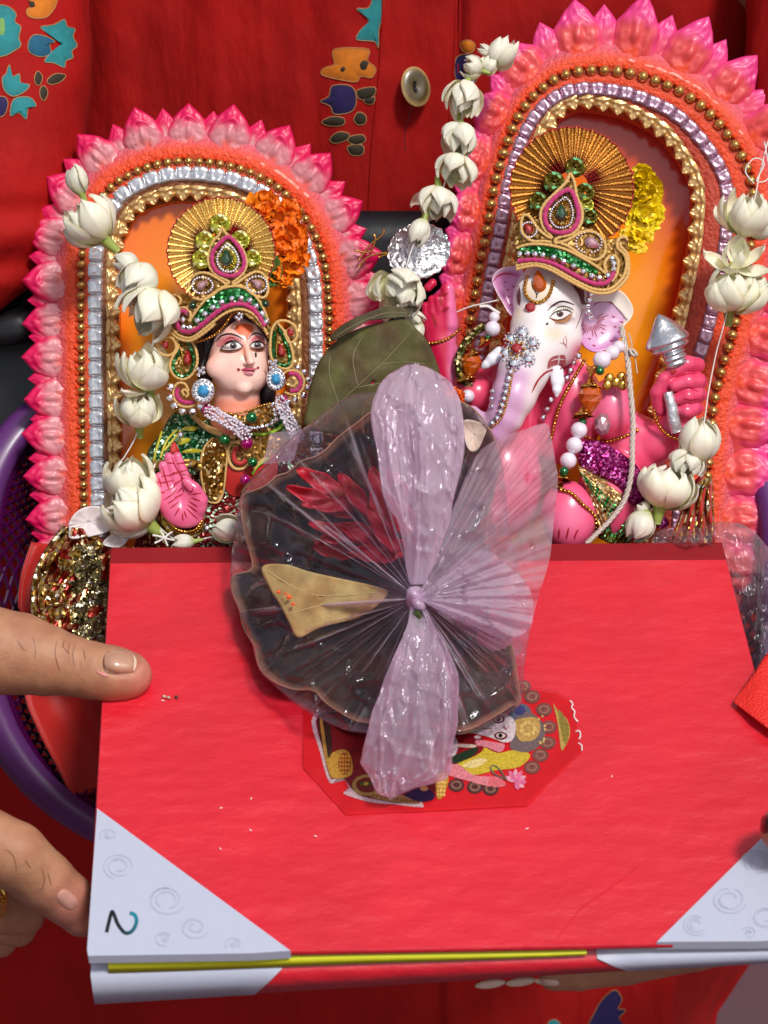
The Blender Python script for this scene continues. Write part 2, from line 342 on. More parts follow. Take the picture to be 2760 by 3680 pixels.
M['gembead'] = mk('shiny_bead', vcol=True, rough=.1, metal=.5, coat=1)
M['enamel'] = mk('glossy_painted_skin', vcol=True, rough=.3, coat=.35, sss=.12, bump=(700, .12, 3))
M['inks'] = mk('brush_paint', vcol=True, rough=.45)
M['petal'] = mk('jasmine_petal', vcol=True, rough=.5, sss=.55, srad=(1, 1, .7), bump=(900, .4, 2, (1, 1, .3)), sheen=.1)
M['stem'] = mk('jasmine_stem', lin(150, 165, 80), .45, sss=.2)
M['thread'] = mk('white_thread', lin(225, 220, 215), .7)
M['rope'] = mk('cotton_string', lin(205, 190, 180), .85, bump=(1500, 1, 4))
M['marig'] = mk('marigold_petal', vcol=True, rough=.5, sss=.2, srad=(1, .6, .1))
M['leafdark'] = mk('dry_leaf', vcol=True, rough=.5, bump=(200, .5, 6), bump2=(1000, .5, 2), var=(140, .45), spec=.28)
M['skin'] = mk('skin', vcol=True, rough=.5, sss=.12, srad=(1, .35, .2), bump=(1700, .7, 2.2), bump2=(500, .45, 3.4, (1, .35, 1)), var=(150, .42, lin(150, 92, 70)), spec=.35)
M['nail'] = mk('fingernail', vcol=True, rough=.22, coat=.4)
M['kurta'] = mk('red_cotton', lin(164, 11, 7), .8, 0, bump=(3000, .35, 2), bump2=(45, .8, 50, (1, 1, .35)), sheen=0, var=(30, .3), spec=.25)
M['applique'] = mk('applique_cloth', vcol=True, rough=.8, bump=(1600, .5, 2), var=(300, .25))
M['bookred'] = mk('red_book_paper', lin(216, 20, 42), .5, 0, bump=(120, .6, 14, (.7, 1.2, 1.2)), bump2=(700, .5, 2.6, (.7, 1, 1)), var=(26, .16), spec=.6, coat=.15)
M['bookcloth'] = mk('dark_red_book_cloth', lin(165, 14, 26), .7, 0, bump=(2200, .7, 2.5, (1, 1, 1), 'DIAGONAL'))
M['paper'] = mk('marbled_white_paper', lin(182, 186, 204), .5, 0, bump=(300, .2, 3), var=(260, .35, lin(176, 180, 204)))
M['yellow'] = mk('yellow_paper', lin(205, 205, 30), .6)
M['plast'] = mk('purple_plastic', lin(72, 6, 66), .28, 0, coat=.5)
M['plastrim'] = mk('pale_purple_plastic', lin(92, 46, 108), .4, 0, coat=.1, sss=.1)
M['blackl'] = mk('black_leatherette', lin(14, 14, 20), .35, 0, bump=(600, .3, 2))
M['brocade'] = glitter('gold_lace', lin(190, 150, 70), 620, .8, .3, .9, hi=(1, .95, .75, 1))
M['brocadeg'] = glitter('silver_gold_lace', lin(185, 170, 120), 520, .9, .25, 1.0, hi=(1, 1, .9, 1))
M['redcloth'] = mk('red_satin_lining', lin(185, 20, 12), .55, 0, bump=(1200, .5, 2), sheen=.3)
M['net'] = mk('red_net_ribbon', lin(225, 35, 25), .6, 0, bump=(1100, 1, 4, (1, 1, 1), 'voro'))
M['flowerred'] = mk('red_petal', vcol=True, rough=.5, sss=.2)
M['dark'] = mk('dark_recess', lin(30, 10, 12), .8)
M['button'] = mk('shell_button', vcol=True, rough=.3, coat=.3, var=(200, .4))
M['ground'] = mk('paving', lin(84, 66, 74), .9, 0, var=(3, .6, lin(90, 26, 38)), bump=(60, .4, 30))
M['film'] = film('clear_polythene', lo=.002, hi=.09, rough=.13, bumps=(120, .2, 8), gmin=.045, body=(.92, .80, .92, 1))
M['filmtail'] = film('gathered_polythene', body=(.98, .82, .97, 1), lo=.25, hi=.62, rough=.15, bumps=(60, .15, 10), gl_=.7, gmin=.05)
M['filmclear'] = film('crinkled_clear_film', tint=(.93, .9, .94, 1), body=(.8, .74, .8, 1), lo=.03, hi=.3, rough=.17, bumps=(120, .3, 10), gl_=.7, gmin=.05)
M['print'] = mk('printed_paper', vcol=True, rough=.4, var=(1100, .6))
M['tape'] = film('clear_tape', tint=(.93, .86, .86, 1), body=(.5, .1, .1, 1), lo=.01, hi=.03, rough=.2, vc=False, bumps=(300, .2, 4))
b_ = M['bookred'].node_tree.nodes['Principled BSDF']; b_.inputs['Coat Weight'].default_value = .9; b_.inputs['Coat Roughness'].default_value = .24
# ================================================================ ground and the woman in the red kurta
g = G(); g.world([(-30, -10, 0), (30, -10, 0), (30, 60, 0), (-30, 60, 0)], [(0, 1, 2, 3)]); ob = obj('pavement', g, M['ground'], None, False, kind='structure')
person = thing('person', (1400, 4200, -1800), 'woman in a red embroidered kurta holding the folder and basket', 'person')
def torso_z(x, y):
    z = -1270 + (1840 - y) * .40 - ((x - 1400) / 1500) ** 2 * 330
    z += 60 * sin(x / 260 + y / 900) * sstep(2600, 3600, y) + 44 * noise.noise(Vector((x / 380, y / 900, 1))) + 12 * noise.noise(Vector((x / 90, y / 420, 6))) + 5 * noise.noise(Vector((x / 40, y / 130, 9))) + 55 * noise.noise(Vector((x / 260, y / 1500, 4))) * sstep(300, 900, abs(x - 1450))
    z -= 28 * exp(-((x - 1655 + y * .02) / 16) ** 2) + (14 if x > 1385 - y * .03 and x < 1660 - y * .02 else 0)
    return z
g = G(); xs = np.concatenate([np.arange(-1200, 0, 60), np.arange(0, 2760, 16), np.arange(2760, 3900, 60)]); ys = np.concatenate([np.arange(-900, 1300, 22), np.arange(1300, 4400, 45)])
def hem(x, y): return x if y < 3000 or x < 2400 else 2400 + (x - 2400) * max(.12, (1 - (y - 3000) * .0011) * .42)
A = [[(hem(x, y), y, torso_z(x, y) - (0 if y < 3000 or x < 2400 else (x - 2400) * .25)) for y in ys] for x in xs]
g.grid(A); torso_b = bvh(g); kurta = obj('kurta', g, M['kurta'], person)
g = G()
def sleeve(side):
    P = []; base = [(-60, -700, -620, 400), (-70, -200, -560, 400), (-75, 300, -520, 402), (-85, 620, -500, 396), (-110, 800, -490, 380), (-150, 960, -480, 330), (-260, 1120, -420, 250)]
    S = smooth(base, 9); R = []
    for i, (x, y, z, r) in enumerate(S):
        if side > 0: x = 3010 - x
        row = []
        for a in np.linspace(0, 2 * pi, 60, endpoint=False):
            f = 14 * noise.noise(Vector((cos(a) * 1.5, y / 120, sin(a) * 1.5 + side))) + (22 * sin(y / 33 + 2.5 * cos(a)) * sstep(640, 820, y)) * (1 - sstep(1000, 1100, y))
            row.append((x + (r + f) * cos(a), y, z + (r + f) * .85 * sin(a)))
        R.append(row)
    return np.transpose(np.array(R), (1, 0, 2))
g.grid(sleeve(-1), wrap=True); sleeve_b = bvh(g); sl = obj('sleeve', g, M['kurta'], person); g = G(); g.grid(sleeve(1), wrap=True); obj('sleeve', g, M['kurta'], person)
TEAL, NAVY, ORG_, GRN, THR = lin(30, 135, 140), lin(30, 16, 80), lin(215, 120, 15), lin(45, 38, 20), lin(180, 130, 80)
def flower(b, par, name, shapes, fb):
    g = G()
    for k, (col, pts, hole) in enumerate(shapes):
        P = q(8, *pts); dpoly(g, b, P, col, 3 + k * .6, 3, 3, 6, fb, edge=mixc(col, (.02, .01, .01, 1), .22)); dcord(g, b, P, 1.9, THR if not hole else GRN, 3, True, 1.5, fb, 5)
    obj(name, g, M['applique'], par)
flower(sleeve_b, sl, 'blossom_patch', [(TEAL, [(-30, 40), (20, 20), (60, 50), (55, 80), (78, 100), (70, 140), (78, 170), (45, 195), (10, 210), (-40, 200)], 0), (lin(120, 165, 90), [(-10, 60), (20, 55), (28, 95), (22, 150), (-10, 150)], 0)], -200)
flower(sleeve_b, sl, 'tulip_patch', [(TEAL, [(150, 100), (200, 92), (240, 72), (250, 98), (280, 108), (272, 135), (288, 170), (268, 190), (272, 215), (245, 228), (240, 252), (200, 235), (165, 230), (190, 195), (235, 170), (225, 145), (180, 125)], 0), (lin(20, 95, 125), [(105, 160), (125, 130), (170, 135), (205, 155), (185, 165), (190, 200), (150, 212), (110, 195)], 0)], -200)
flower(sleeve_b, sl, 'blossom_patch', [(ORG_, [(95, -20), (200, -25), (210, 15), (180, 60), (140, 70), (105, 60), (100, 35), (125, 20)], 0), (GRN, [(110, 5), (130, 0), (135, 20), (118, 32)], 1)], -200)
flower(sleeve_b, sl, 'tulip_patch', [(TEAL, [(8, 290), (22, 275), (35, 240), (45, 285), (72, 275), (78, 310), (110, 315), (95, 340), (50, 360), (15, 335)], 0), (TEAL, [(50, 370), (110, 362), (135, 395), (105, 402), (98, 445), (70, 420), (38, 432)], 0)], -200)
for pts in ([(128, 290), (140, 265), (158, 285), (150, 315), (135, 315)], [(175, 300), (205, 275), (245, 280), (225, 305), (190, 315)], [(150, 330), (165, 320), (178, 345), (165, 375), (150, 360)], [(-20, 370), (15, 360), (30, 385), (15, 430), (-20, 430)]):
    flower(sleeve_b, sl, 'leaf_patch', [(GRN if pts[0][0] > 0 else NAVY, pts, 0)], -200)
flower(torso_b, kurta, 'blossom_patch', [(TEAL, [(1328, 32), (1375, 28), (1395, -30), (1428, -30), (1426, 60), (1412, 110), (1410, 180), (1395, 155), (1328, 148), (1345, 110), (1372, 85), (1362, 60)], 0)], -700)
flower(torso_b, kurta, 'blossom_patch', [(ORG_, [(1245, 185), (1300, 178), (1375, 185), (1370, 225), (1400, 255), (1385, 290), (1345, 285), (1330, 305), (1280, 300), (1200, 280), (1205, 255), (1245, 240), (1240, 210)], 0), (GRN, [(1260, 255), (1280, 243), (1298, 255), (1285, 270), (1265, 270)], 1), (GRN, [(1335, 240), (1352, 222), (1372, 235), (1368, 262), (1345, 265)], 1)], -700)
flower(torso_b, kurta, 'tulip_patch', [(NAVY, [(1192, 378), (1225, 360), (1238, 320), (1300, 318), (1325, 345), (1325, 395), (1300, 420), (1245, 425), (1230, 395)], 0)], -700)
for pts in ([(1332, 335), (1395, 325), (1395, 355), (1360, 372), (1335, 365)], [(1355, 372), (1395, 360), (1392, 385), (1370, 388)], [(1318, 445), (1335, 418), (1362, 430), (1362, 458), (1335, 466)], [(1198, 455), (1235, 435), (1280, 440), (1280, 465), (1230, 470)], [(1228, 520), (1260, 492), (1300, 498), (1295, 520), (1250, 534)], [(1300, 510), (1350, 502), (1362, 525), (1330, 540), (1300, 530)], [(1295, 545), (1350, 540), (1352, 575), (1310, 578)]):
    flower(torso_b, kurta, 'leaf_patch', [(GRN, pts, 0)], -700)
flower(torso_b, kurta, 'blossom_patch', [(ORG_, q(8, (0, 0))[:0] or [(1715, 160), (1745, 150), (1770, 165), (1760, 195), (1725, 190)], 0)], -700)
flower(torso_b, kurta, 'leaf_patch', [(NAVY, [(1700, 215), (1760, 205), (1790, 260), (1750, 330), (1700, 300)], 0)], -700)
def f7(p): return [((x * .6389 + 1700) / .9644, (y * .6389 + 2800) / .9644) for x, y in p]
flower(torso_b, kurta, 'tulip_patch', [(NAVY, f7([(650, 1420), (690, 1300), (735, 1230), (800, 1185), (838, 1240), (815, 1290), (860, 1300), (820, 1350), (860, 1420)]), 0)], -2000)
flower(torso_b, kurta, 'blossom_patch', [(TEAL, f7([(420, 1400), (430, 1360), (470, 1355), (500, 1400)]), 0)], -2000)
# placket seams, button with its thread
g = G()
for pts in ([(1378, -60), (1365, 250), (1335, 560), (1320, 900)], [(1655, -60), (1645, 250), (1625, 500), (1590, 900)], [(1640, -60), (1630, 250), (1610, 500), (1578, 850)]): dcord(g, torso_b, pts, 4.5, (1, 1, 1, 1), 5, False, 1, -700, 6)
obj('placket_seam', g, M['kurta'], kurta)
g = G(); zb = torso_z(1494, 312) + 40
g.ell((0, 0, 0), (57, 74, 15), 28, 13, how='loc', fn=lambda x, y, z: (x, y, z - 9 * np.exp(-((np.hypot(x / 57, y / 74)) / .45) ** 2) * (z > 0)), col=lin(120, 85, 30)); me = mdata('button', g); 
c = np.array([mixc(lin(78, 62, 22), lin(200, 165, 110), float(sstep(.78, .98, sqrt((v.co.x / 57 / U) ** 2 + (v.co.y / 74 / U) ** 2)))) for v in me.vertices], np.float32)
me.color_attributes['Col'].data.foreach_set('color', c.ravel()); me.materials.append(M['button']); bt = inst('button', me, kurta, (1494, 312, zb), 8, 0, 22)
g = G(); g.tube(smooth([(1492, 292, zb + 20), (1490, 312, zb + 14), (1498, 330, zb + 12)], 4), 5, 6); g.tube(smooth([(1490, 320, zb + 16), (1470, 420, zb - 5), (1455, 480, zb - 25), (1457, 540, zb - 30)], 5), 1.6, 5); obj('sewing_thread', g, M['blackl'], kurta)

# ================================================================ the folder
TL, TR, BR, BL = [V([p])[0] for p in ((400, 1967, 150), (2592, 1947, 150), (2957, 3378, 1536), (318, 3430, 1536))]
BN = np.cross(TR - TL, BL - TL); BN /= np.linalg.norm(BN); BN = BN if BN @ TC > 0 else -BN
d_ = V([(2957, 3378, 0)])[0] - CAMP; BR = CAMP + d_ * ((TL - CAMP) @ BN) / (d_ @ BN)
def on_book(x, y, off=0):
    w0 = V([(x, y, 0)])[0]; d = w0 - CAMP; t = ((TL - CAMP) @ BN) / (d @ BN); return CAMP + d * t + BN * off * U
def book_z(x, y): return float((on_book(x, y) - ORG) @ TC / U)
book = thing('folder', (1700, 3500, 1300), 'red hardcover folder with pale marbled corners and a handwritten 2', 'folder')
def slab(name, corners, thick, mat, parent, off=0, nu=2, nv=2, bev=3, wob=0):
    a, b, c, d = corners; top = []; g = G()
    for i in range(nu + 1):
        row = []
        for j in range(nv + 1):
            u, v = i / nu, j / nv; p = (a * (1 - u) + b * u) * (1 - v) + (d * (1 - u) + c * u) * v + BN * off * U
            if wob and 0 < i < nu and 0 < j < nv: p = p + BN * U * (wob * noise.noise(Vector((u * 5, v * 7, 3))) + 2.6 * noise.noise(Vector((u * 13, v * 34, 8))) + (1 + 2.4 * max(0, 1 - 2.2 * u)) * noise.noise(Vector((u * 30 + v * 12, v * 70, 5))))
            row.append(p)
        top.append(row)
    T = np.array(top); per = [T[i, 0] for i in range(nu + 1)] + [T[nu, j] for j in range(1, nv + 1)] + [T[i, nv] for i in range(nu - 1, -1, -1)] + [T[0, j] for j in range(nv - 1, 0, -1)]
    g.grid(T, how='world'); m = len(per); per = np.array(per); cen = per.mean(0); inn = per
    e1 = per + (per - cen) / np.linalg.norm(per - cen, axis=1)[:, None] * bev * U - BN * bev * U; e2 = e1 - BN * (thick - 2 * bev) * U; e3 = inn - BN * thick * U
    g.grid(np.array([per, e1, e2, e3]).transpose(1, 0, 2), wrap=True, how='world'); g.world(e3, [tuple(range(m))])
    return obj(name, g, mat, parent)
def bp(pts, off=0): return [on_book(x, y, off) for x, y in pts]
sp_l, sp_r = on_book(397, 2025), on_book(2608, 2012)
cover = slab('front_cover', (sp_l, sp_r, BR, BL), 22, M['bookred'], book, 0, 150, 120, 4, 6)
spine = slab('spine_cloth', (TL, TR, sp_r, sp_l), 26, M['bookcloth'], book, -3, 4, 2, 4)
sp2 = G(); sp2.world([TL - BN * 20 * U, TR - BN * 20 * U, TR - BN * 170 * U, TL - BN * 180 * U], [(0, 1, 2, 3)]); obj('spine_back', sp2, M['bookcloth'], book, solid=8)
def poly_plate(name, pts, off, mat, parent, thick=3, col=(1, 1, 1, 1)):
    g = G(); P = bp(pts, off); m = len(P); Q = [p - BN * thick * U for p in P]
    g.world(P + Q, [tuple(range(m))] + [(i, i + m, (i + 1) % m + m, (i + 1) % m) for i in range(m)], col); return obj(name, g, mat, parent, False)
cl = poly_plate('paper_corner', [(350, 2912), (1045, 3424), (900, 3433), (318, 3442), (314, 3420)], 9, M['paper'], cover, 34); cl['label'] = 'marbled corner with the inked 2'
poly_plate('paper_corner', [(2360, 3392), (2745, 3010), (2870, 3010), (2968, 3384), (2700, 3390)], 9, M['paper'], cover, 34)

g = G()
def bstroke(g, pts, w_, col, off, n=6):
    P = smooth(pts, n)[:, :2]; T = np.gradient(P, axis=0); T /= np.linalg.norm(T, axis=1)[:, None]; N = np.stack([-T[:, 1], T[:, 0]], 1); m = len(P)
    ww = np.broadcast_to(w_, (m,)) / 2; A = np.vstack([P + N * ww[:, None], P - N * ww[:, None]]); g.world([on_book(x, y, off) for x, y in A], [(i, i + 1, m + i + 1, m + i) for i in range(m - 1)], col)
two = q(6, (452, 1834), (462, 1790), (474, 1748), (484, 1760), (500, 1800), (530, 1836), (560, 1828), (578, 1792), (572, 1762), (550, 1752))
bstroke(g, two, 13, np.array([mixc(lin(25, 30, 35), lin(15, 125, 145), sstep(.45, .95, i / 54 % 1)) for i in range(55)] * 2), 10.5); obj('handwritten_number', g, M['inks'], cover)
g = G()
for sw in [(430, 3120, 60), (600, 3240, 70), (700, 3340, 52), (390, 3010, 30), (840, 3400, 30), (590, 3380, 34), None, (2720, 3110, 60), (2620, 3240, 66), (2500, 3330, 50), (2750, 3300, 60), (2690, 3360, 26)]:
    if sw is None: obj('printed_swirl', g, M['inks'], cover); g = G(); continue
    cx, cy, r0 = sw
    for k in range(3):
        a0 = random.uniform(0, 6); P = [(cx + max(7, r0 - k * 15) * cos(a0 + a) * (1 - a * .06), cy + max(7, r0 - k * 15) * .8 * sin(a0 + a) * (1 - a * .06)) for a in np.linspace(0, 4.4, 12)]
        bstroke(g, P, 4.5, lin(172, 176, 196), 10.6, 3)
obj('printed_swirl', g, M['inks'], cover)
g = G()
for (x, y) in [(470, 2470), (580, 2520), (790, 3050), (905, 2990), (800, 2905), (905, 2870), (1140, 3010), (1900, 2980), (2200, 2790)]:
    a = random.random() * 6; bstroke(g, [(x, y), (x + 9 * cos(a), y + 5 * sin(a)), (x + 14 * cos(a), y + 9 * sin(a))], [2, 3, 4, 5, 6, 5, 4, 3, 2, 1, 2, 1, 1][:13], lin(235, 190, 190), 5)
bstroke(g, [(2005, 3375), (2060, 3300), (2100, 3260), (2200, 3190), (2290, 3120)], 2, lin(196, 14, 34), 6)
obj('scuff_mark', g, M['inks'], cover)
g = G()
for k, (x, y) in enumerate([(590, 2503), (606, 2507), (634, 2505)]): g.ell(tuple(np.array((x, y, book_z(x, y) + 14))), (8, 6, 5), 7, 5, col=lin(190, 175, 150) if k < 2 else lin(80, 60, 50), rot=20 * k)
o = obj('plant_crumb', g, M['applique'], None); o['label'] = 'tiny pale plant crumbs lying on the red cover below the thumb'; o['category'] = 'crumb'
# lower board and the yellow sheets between the boards
def low(x, y, d): return on_book(x, y) - BN * d * U
FWD = (BL - TL) / np.linalg.norm(BL - TL); L1, L2 = low(322, 3438, 196) - FWD * 40 * U, low(2950, 3378, 66) - FWD * 40 * U
inn = (TL + (L1 - BL) * .6, TR + (L2 - BR) * .6)
def face(pts3, th): return pts3, th
back = slab('back_cover', (inn[0] - BN * 190 * U, inn[1] - BN * 90 * U, L2 - BN * 0 * U, L1), 28, M['bookred'], book, 0, 4, 4, 4)
# the board's front turn-in: dark red in the middle, marbled paper at both ends
def front_strip(name, xa, xb, xa2, xb2, mat, prou):
    g = G(); rows = []
    for t in np.linspace(0, 1, 9):
        x1 = xa + (xb - xa) * t; x2 = xa2 + (xb2 - xa2) * t; f1 = (x1 - 318) / 2640; f2 = (x2 - 318) / 2640
        yt = lambda x: 3432 - (x - 318) * .0197
        p1 = on_book(x1, yt(x1)) - BN * (92 - 44 * f1 - prou) * U; p2 = on_book(x2, yt(x2)) - BN * (226 - 140 * f2) * U
        fw = (BL - TL) / np.linalg.norm(BL - TL); rows.append([p1 - fw * 160 * U, p1 + fw * prou * U, p1 * .5 + p2 * .5 + fw * (prou + 3) * U, p2 + fw * prou * U, p2 - fw * 400 * U - BN * 2 * U])
    g.grid(rows, how='world'); return obj(name, g, mat, back)
front_strip('board_edge', 318, 2957, 318, 2957, M['bookred'], 0)
front_strip('paper_corner', 316, 1010, 316, 905, M['paper'], 4)
front_strip('paper_corner', 2150, 2962, 2268, 2962, M['paper'], 4)
g = G(); rows = []
for t in np.linspace(0, 1, 13):
    x = 384 + (2110 - 384) * t; y0 = 3428 - (x - 318) * .0197; fw = (BL - TL) / np.linalg.norm(BL - TL); p = on_book(x, y0) - BN * (34 + 2 * sin(t * 9)) * U; th = 40 * (1 - t) ** .8 + 6
    rows.append([p - fw * 900 * U, p + fw * (6 - 3 * t) * U, p + fw * 8 * U - BN * th * U, p - fw * 700 * U - BN * th * U])
g.grid(rows, how='world'); obj('yellow_sheets', g, M['yellow'], book)
# sticker: clear tape octagon over a printed picture
g = G(); tp = q(12, (60, 210), (58, 545), (292, 802), (850, 775), (1270, 752), (1572, 455), (1505, 185), (1430, 145), (1100, 100), (300, 120))
sticker_o = poly_plate('print_backing', tp, 5, mk('tape_over_red', lin(214, 30, 38), .2, 0, bump=(260, .4, 5), var=(60, .25)), cover, 3)
g = G()
def pp(col, pts, off=8, sm=True):
    P = smooth(q(12, *pts), 4, True) if sm else q(12, *pts); m = len(P); c = np.mean(P, 0)
    g.world([on_book(c[0], c[1], off)] + [on_book(p[0], p[1], off) for p in P], [(0, 1 + i, 1 + (i + 1) % m) for i in range(m)], col)
def pe(col, cx, cy, rx, ry=None, off=9): pp(col, [(cx + rx * cos(a), cy + (ry or rx) * sin(a)) for a in np.linspace(0, 2 * pi, 8, endpoint=False)], off)
pp(lin(210, 190, 195), [(118, 260), (150, 460), (205, 632), (262, 590), (310, 665), (280, 690), (420, 735), (560, 748), (690, 762), (705, 735), (600, 500), (400, 280)], 6.5)
pp(lin(120, 20, 25), [(135, 270), (165, 450), (210, 610), (258, 580), (325, 665), (420, 715), (700, 735), (830, 560), (800, 300), (300, 250)], 7.2)
pp(lin(55, 35, 25), [(140, 275), (200, 280), (215, 470), (175, 480)], 8); pp(lin(175, 140, 60), [(150, 300), (165, 300), (195, 520), (180, 520)], 8.4)
pp(lin(200, 160, 60), [(190, 500), (250, 455), (300, 460), (325, 520), (320, 590), (240, 610), (205, 590)]); pe(lin(150, 80, 20), 285, 530, 35, 60)
for i in range(5):
    for j in range(4): pe(lin(215, 160, 60), 262 + j * 15, 490 + i * 22, 5.5, 8, 9.6)
pe(lin(175, 150, 75), 410, 645, 85, 58, 8); pe(lin(110, 30, 20), 408, 645, 62, 42, 9); pe(lin(60, 90, 20), 400, 640, 36, 12, 9.6); pe(lin(195, 170, 40), 400, 640, 12, 9, 10)
pp(lin(165, 130, 75), [(430, 690), (560, 690), (640, 720), (690, 745), (560, 738), (440, 715)], 9)
for i in range(12): pe(lin(120, 70, 40), 440 + i * 22, 703 + i * 3.2, 6, 6, 10)
pp(lin(35, 20, 70), [(610, 700), (700, 660), (770, 690), (760, 725), (680, 735)], 8.6); pe(lin(205, 150, 90), 715, 665, 22, 14, 9.5)
pp(lin(205, 160, 50), [(780, 600), (830, 580), (848, 620), (815, 710), (785, 712)], 8.8)
for i in range(5):
    for j in range(3): pe(lin(250, 215, 120), 795 + j * 17 - i * 1.5, 610 + i * 22, 7, 9, 9.8)
pp(lin(222, 205, 60), [(880, 560), (960, 460), (1020, 430), (1110, 470), (1200, 455), (1290, 480), (1230, 545), (1100, 565), (980, 590)], 7.6); pp(lin(245, 235, 160), [(920, 540), (1000, 500), (1060, 510), (990, 550)], 8)
pp(lin(225, 220, 222), [(860, 395), (885, 385), (900, 440), (870, 500), (845, 480)], 8.4)
pp(lin(150, 20, 30), [(880, 370), (1000, 380), (1040, 410), (1020, 470), (900, 520), (870, 490), (905, 440)], 8.2); pp(lin(30, 60, 40), [(870, 490), (1000, 440), (990, 480), (900, 525), (860, 520)], 8.8); pp(lin(235, 225, 205), [(895, 422), (990, 428), (985, 442), (895, 438)], 9)
pp(lin(232, 228, 232), [(890, 350), (980, 315), (1050, 300), (1085, 262), (1150, 258), (1200, 290), (1212, 340), (1195, 400), (1150, 415), (1095, 395), (1045, 380), (980, 365)], 9); pe(lin(90, 20, 40), 1118, 290, 34, 22, 10); pe(lin(235, 225, 220), 1118, 292, 24, 14, 10.6); pe(lin(25, 15, 15), 1117, 292, 12, 11, 11.2)
pe(lin(110, 30, 40), 1130, 380, 36, 22, 10); pe(lin(235, 225, 220), 1130, 380, 25, 14, 10.6); pe(lin(25, 15, 15), 1128, 380, 12, 11, 11.2)
bst = [(980, 340), (1030, 342), (1085, 341)]; bstroke(g, q(12, *bst), 2.5, lin(150, 110, 70), 11); bstroke(g, q(12, (1140, 330), (1160, 345), (1175, 330)), 2.5, lin(150, 40, 60), 11); bstroke(g, q(12, (1150, 322), (1160, 345)), 2.5, lin(150, 40, 60), 11)
pp(lin(235, 150, 165), [(1000, 400), (1100, 415), (1150, 425), (1140, 460), (1110, 465), (1050, 440), (1000, 430)], 9.4); pe(lin(245, 240, 235), 1005, 388, 18, 9, 10)
pe(lin(95, 110, 130), 1235, 260, 62, 60, 7.4); pe(lin(60, 70, 130), 1232, 240, 30, 26, 8); pp(lin(120, 110, 110), [(1180, 420), (1210, 280), (1290, 250), (1370, 330), (1350, 420), (1280, 465), (1200, 455)], 7.8)
pp(lin(205, 175, 95), [(1205, 310), (1235, 285), (1320, 280), (1345, 340), (1310, 400), (1230, 400)], 8.4)
for a in range(9): pe(lin(235, 210, 120), 1278 + 36 * cos(a * .7), 340 + 34 * sin(a * .7), 11, 11, 9.2); pe(lin(225, 200, 120), 1350 + 20 * cos(a), 345 + 75 * sin(a), 6, 7, 9)
for (x, y) in [(1250, 110), (1300, 165), (1365, 235), (1390, 330), (1385, 415), (1345, 482), (1300, 548), (1075, 665), (990, 655), (890, 645)]:
    dk = lin(130, 80, 75) if y < 600 else lin(85, 50, 50); pe(dk, x, y, 44, 36, 7.5); pe(mixc(dk, lin(190, 150, 120), .5), x, y, 30, 24, 8.3); pe(dk, x, y, 18, 14, 8.9)
pp(lin(205, 180, 90), [(1415, 205), (1435, 235), (1490, 290), (1505, 370), (1470, 450), (1455, 440), (1440, 320)], 7.8); pp(lin(150, 140, 60), [(1440, 240), (1490, 300), (1500, 370), (1475, 420)], 8.4)
pp(lin(240, 150, 160), [(850, 540), (900, 535), (980, 590), (1060, 600), (1140, 620), (1150, 650), (1080, 655), (980, 630), (870, 600), (835, 580)], 8.8); pp(lin(235, 120, 130), [(1080, 600), (1130, 610), (1150, 640), (1100, 655), (1060, 640)], 9.4)
bstroke(g, q(12, (1150, 610), (1100, 590), (1075, 555), (1095, 540), (1130, 570), (1160, 620)), 5, lin(90, 110, 90), 9.6)
for a, r, c in [(-150, 60, 0), (-120, 70, 1), (-90, 72, 0), (-60, 70, 1), (-30, 65, 0), (0, 60, 1), (30, 55, 0), (70, 45, 1)]:
    ca, sa = cos(radians(a)), sin(radians(a)); cc = lin(240, 130, 175) if c else lin(250, 185, 205)
    pp(cc, [(1210, 630), (1210 + r * .55 * ca - 14 * sa, 630 + r * .55 * sa + 14 * ca), (1210 + r * ca, 630 + r * sa), (1210 + r * .55 * ca + 14 * sa, 630 + r * .55 * sa - 14 * ca)], 9.4 + c * .8)
for p in ([(1505, 185), (1520, 205), (1515, 225), (1530, 245), (1528, 275), (1548, 300)], [(1535, 355), (1555, 350), (1562, 375), (1555, 395)], [(1550, 415), (1568, 430), (1570, 458)]): bstroke(g, q(12, *p), 5, lin(240, 225, 225), 8)
obj('printed_picture', g, M['print'], cover, False)
o = poly_plate('clear_tape', tp, 17, M['tape'], cover, 1)

# ================================================================ hands
SK, SKD, SKP = lin(184, 134, 102), lin(138, 88, 62), lin(196, 128, 110)
def skinc(P):
    C_ = []
    for p in P:
        n = noise.noise(Vector((p[0] / 60, p[1] / 60, p[2] / 60))) * .5 + .5; c = mixc(SK, SKD, .25 * n)
        dt = min(sqrt((p[0] - 545) ** 2 + (p[1] - 2420) ** 2) / 130, sqrt((p[0] - 300) ** 2 + (p[1] - 3270) ** 2) / 150); c = mixc(SKP, c, sstep(.2, 1.4, dt)); C_.append(c)
    return np.array(C_)
body = G()
th = [(x, y, book_z(max(x, 330), y) + dz, r) for (x, y, r, dz) in [(-420, 2290, 250, 60), (-120, 2330, 178, 130), (70, 2350, 146, 120), (160, 2372, 128, 108), (250, 2392, 108, 98), (330, 2410, 102, 90), (400, 2420, 99, 82), (455, 2426, 88, 74), (478, 2428, 66, 66)]]
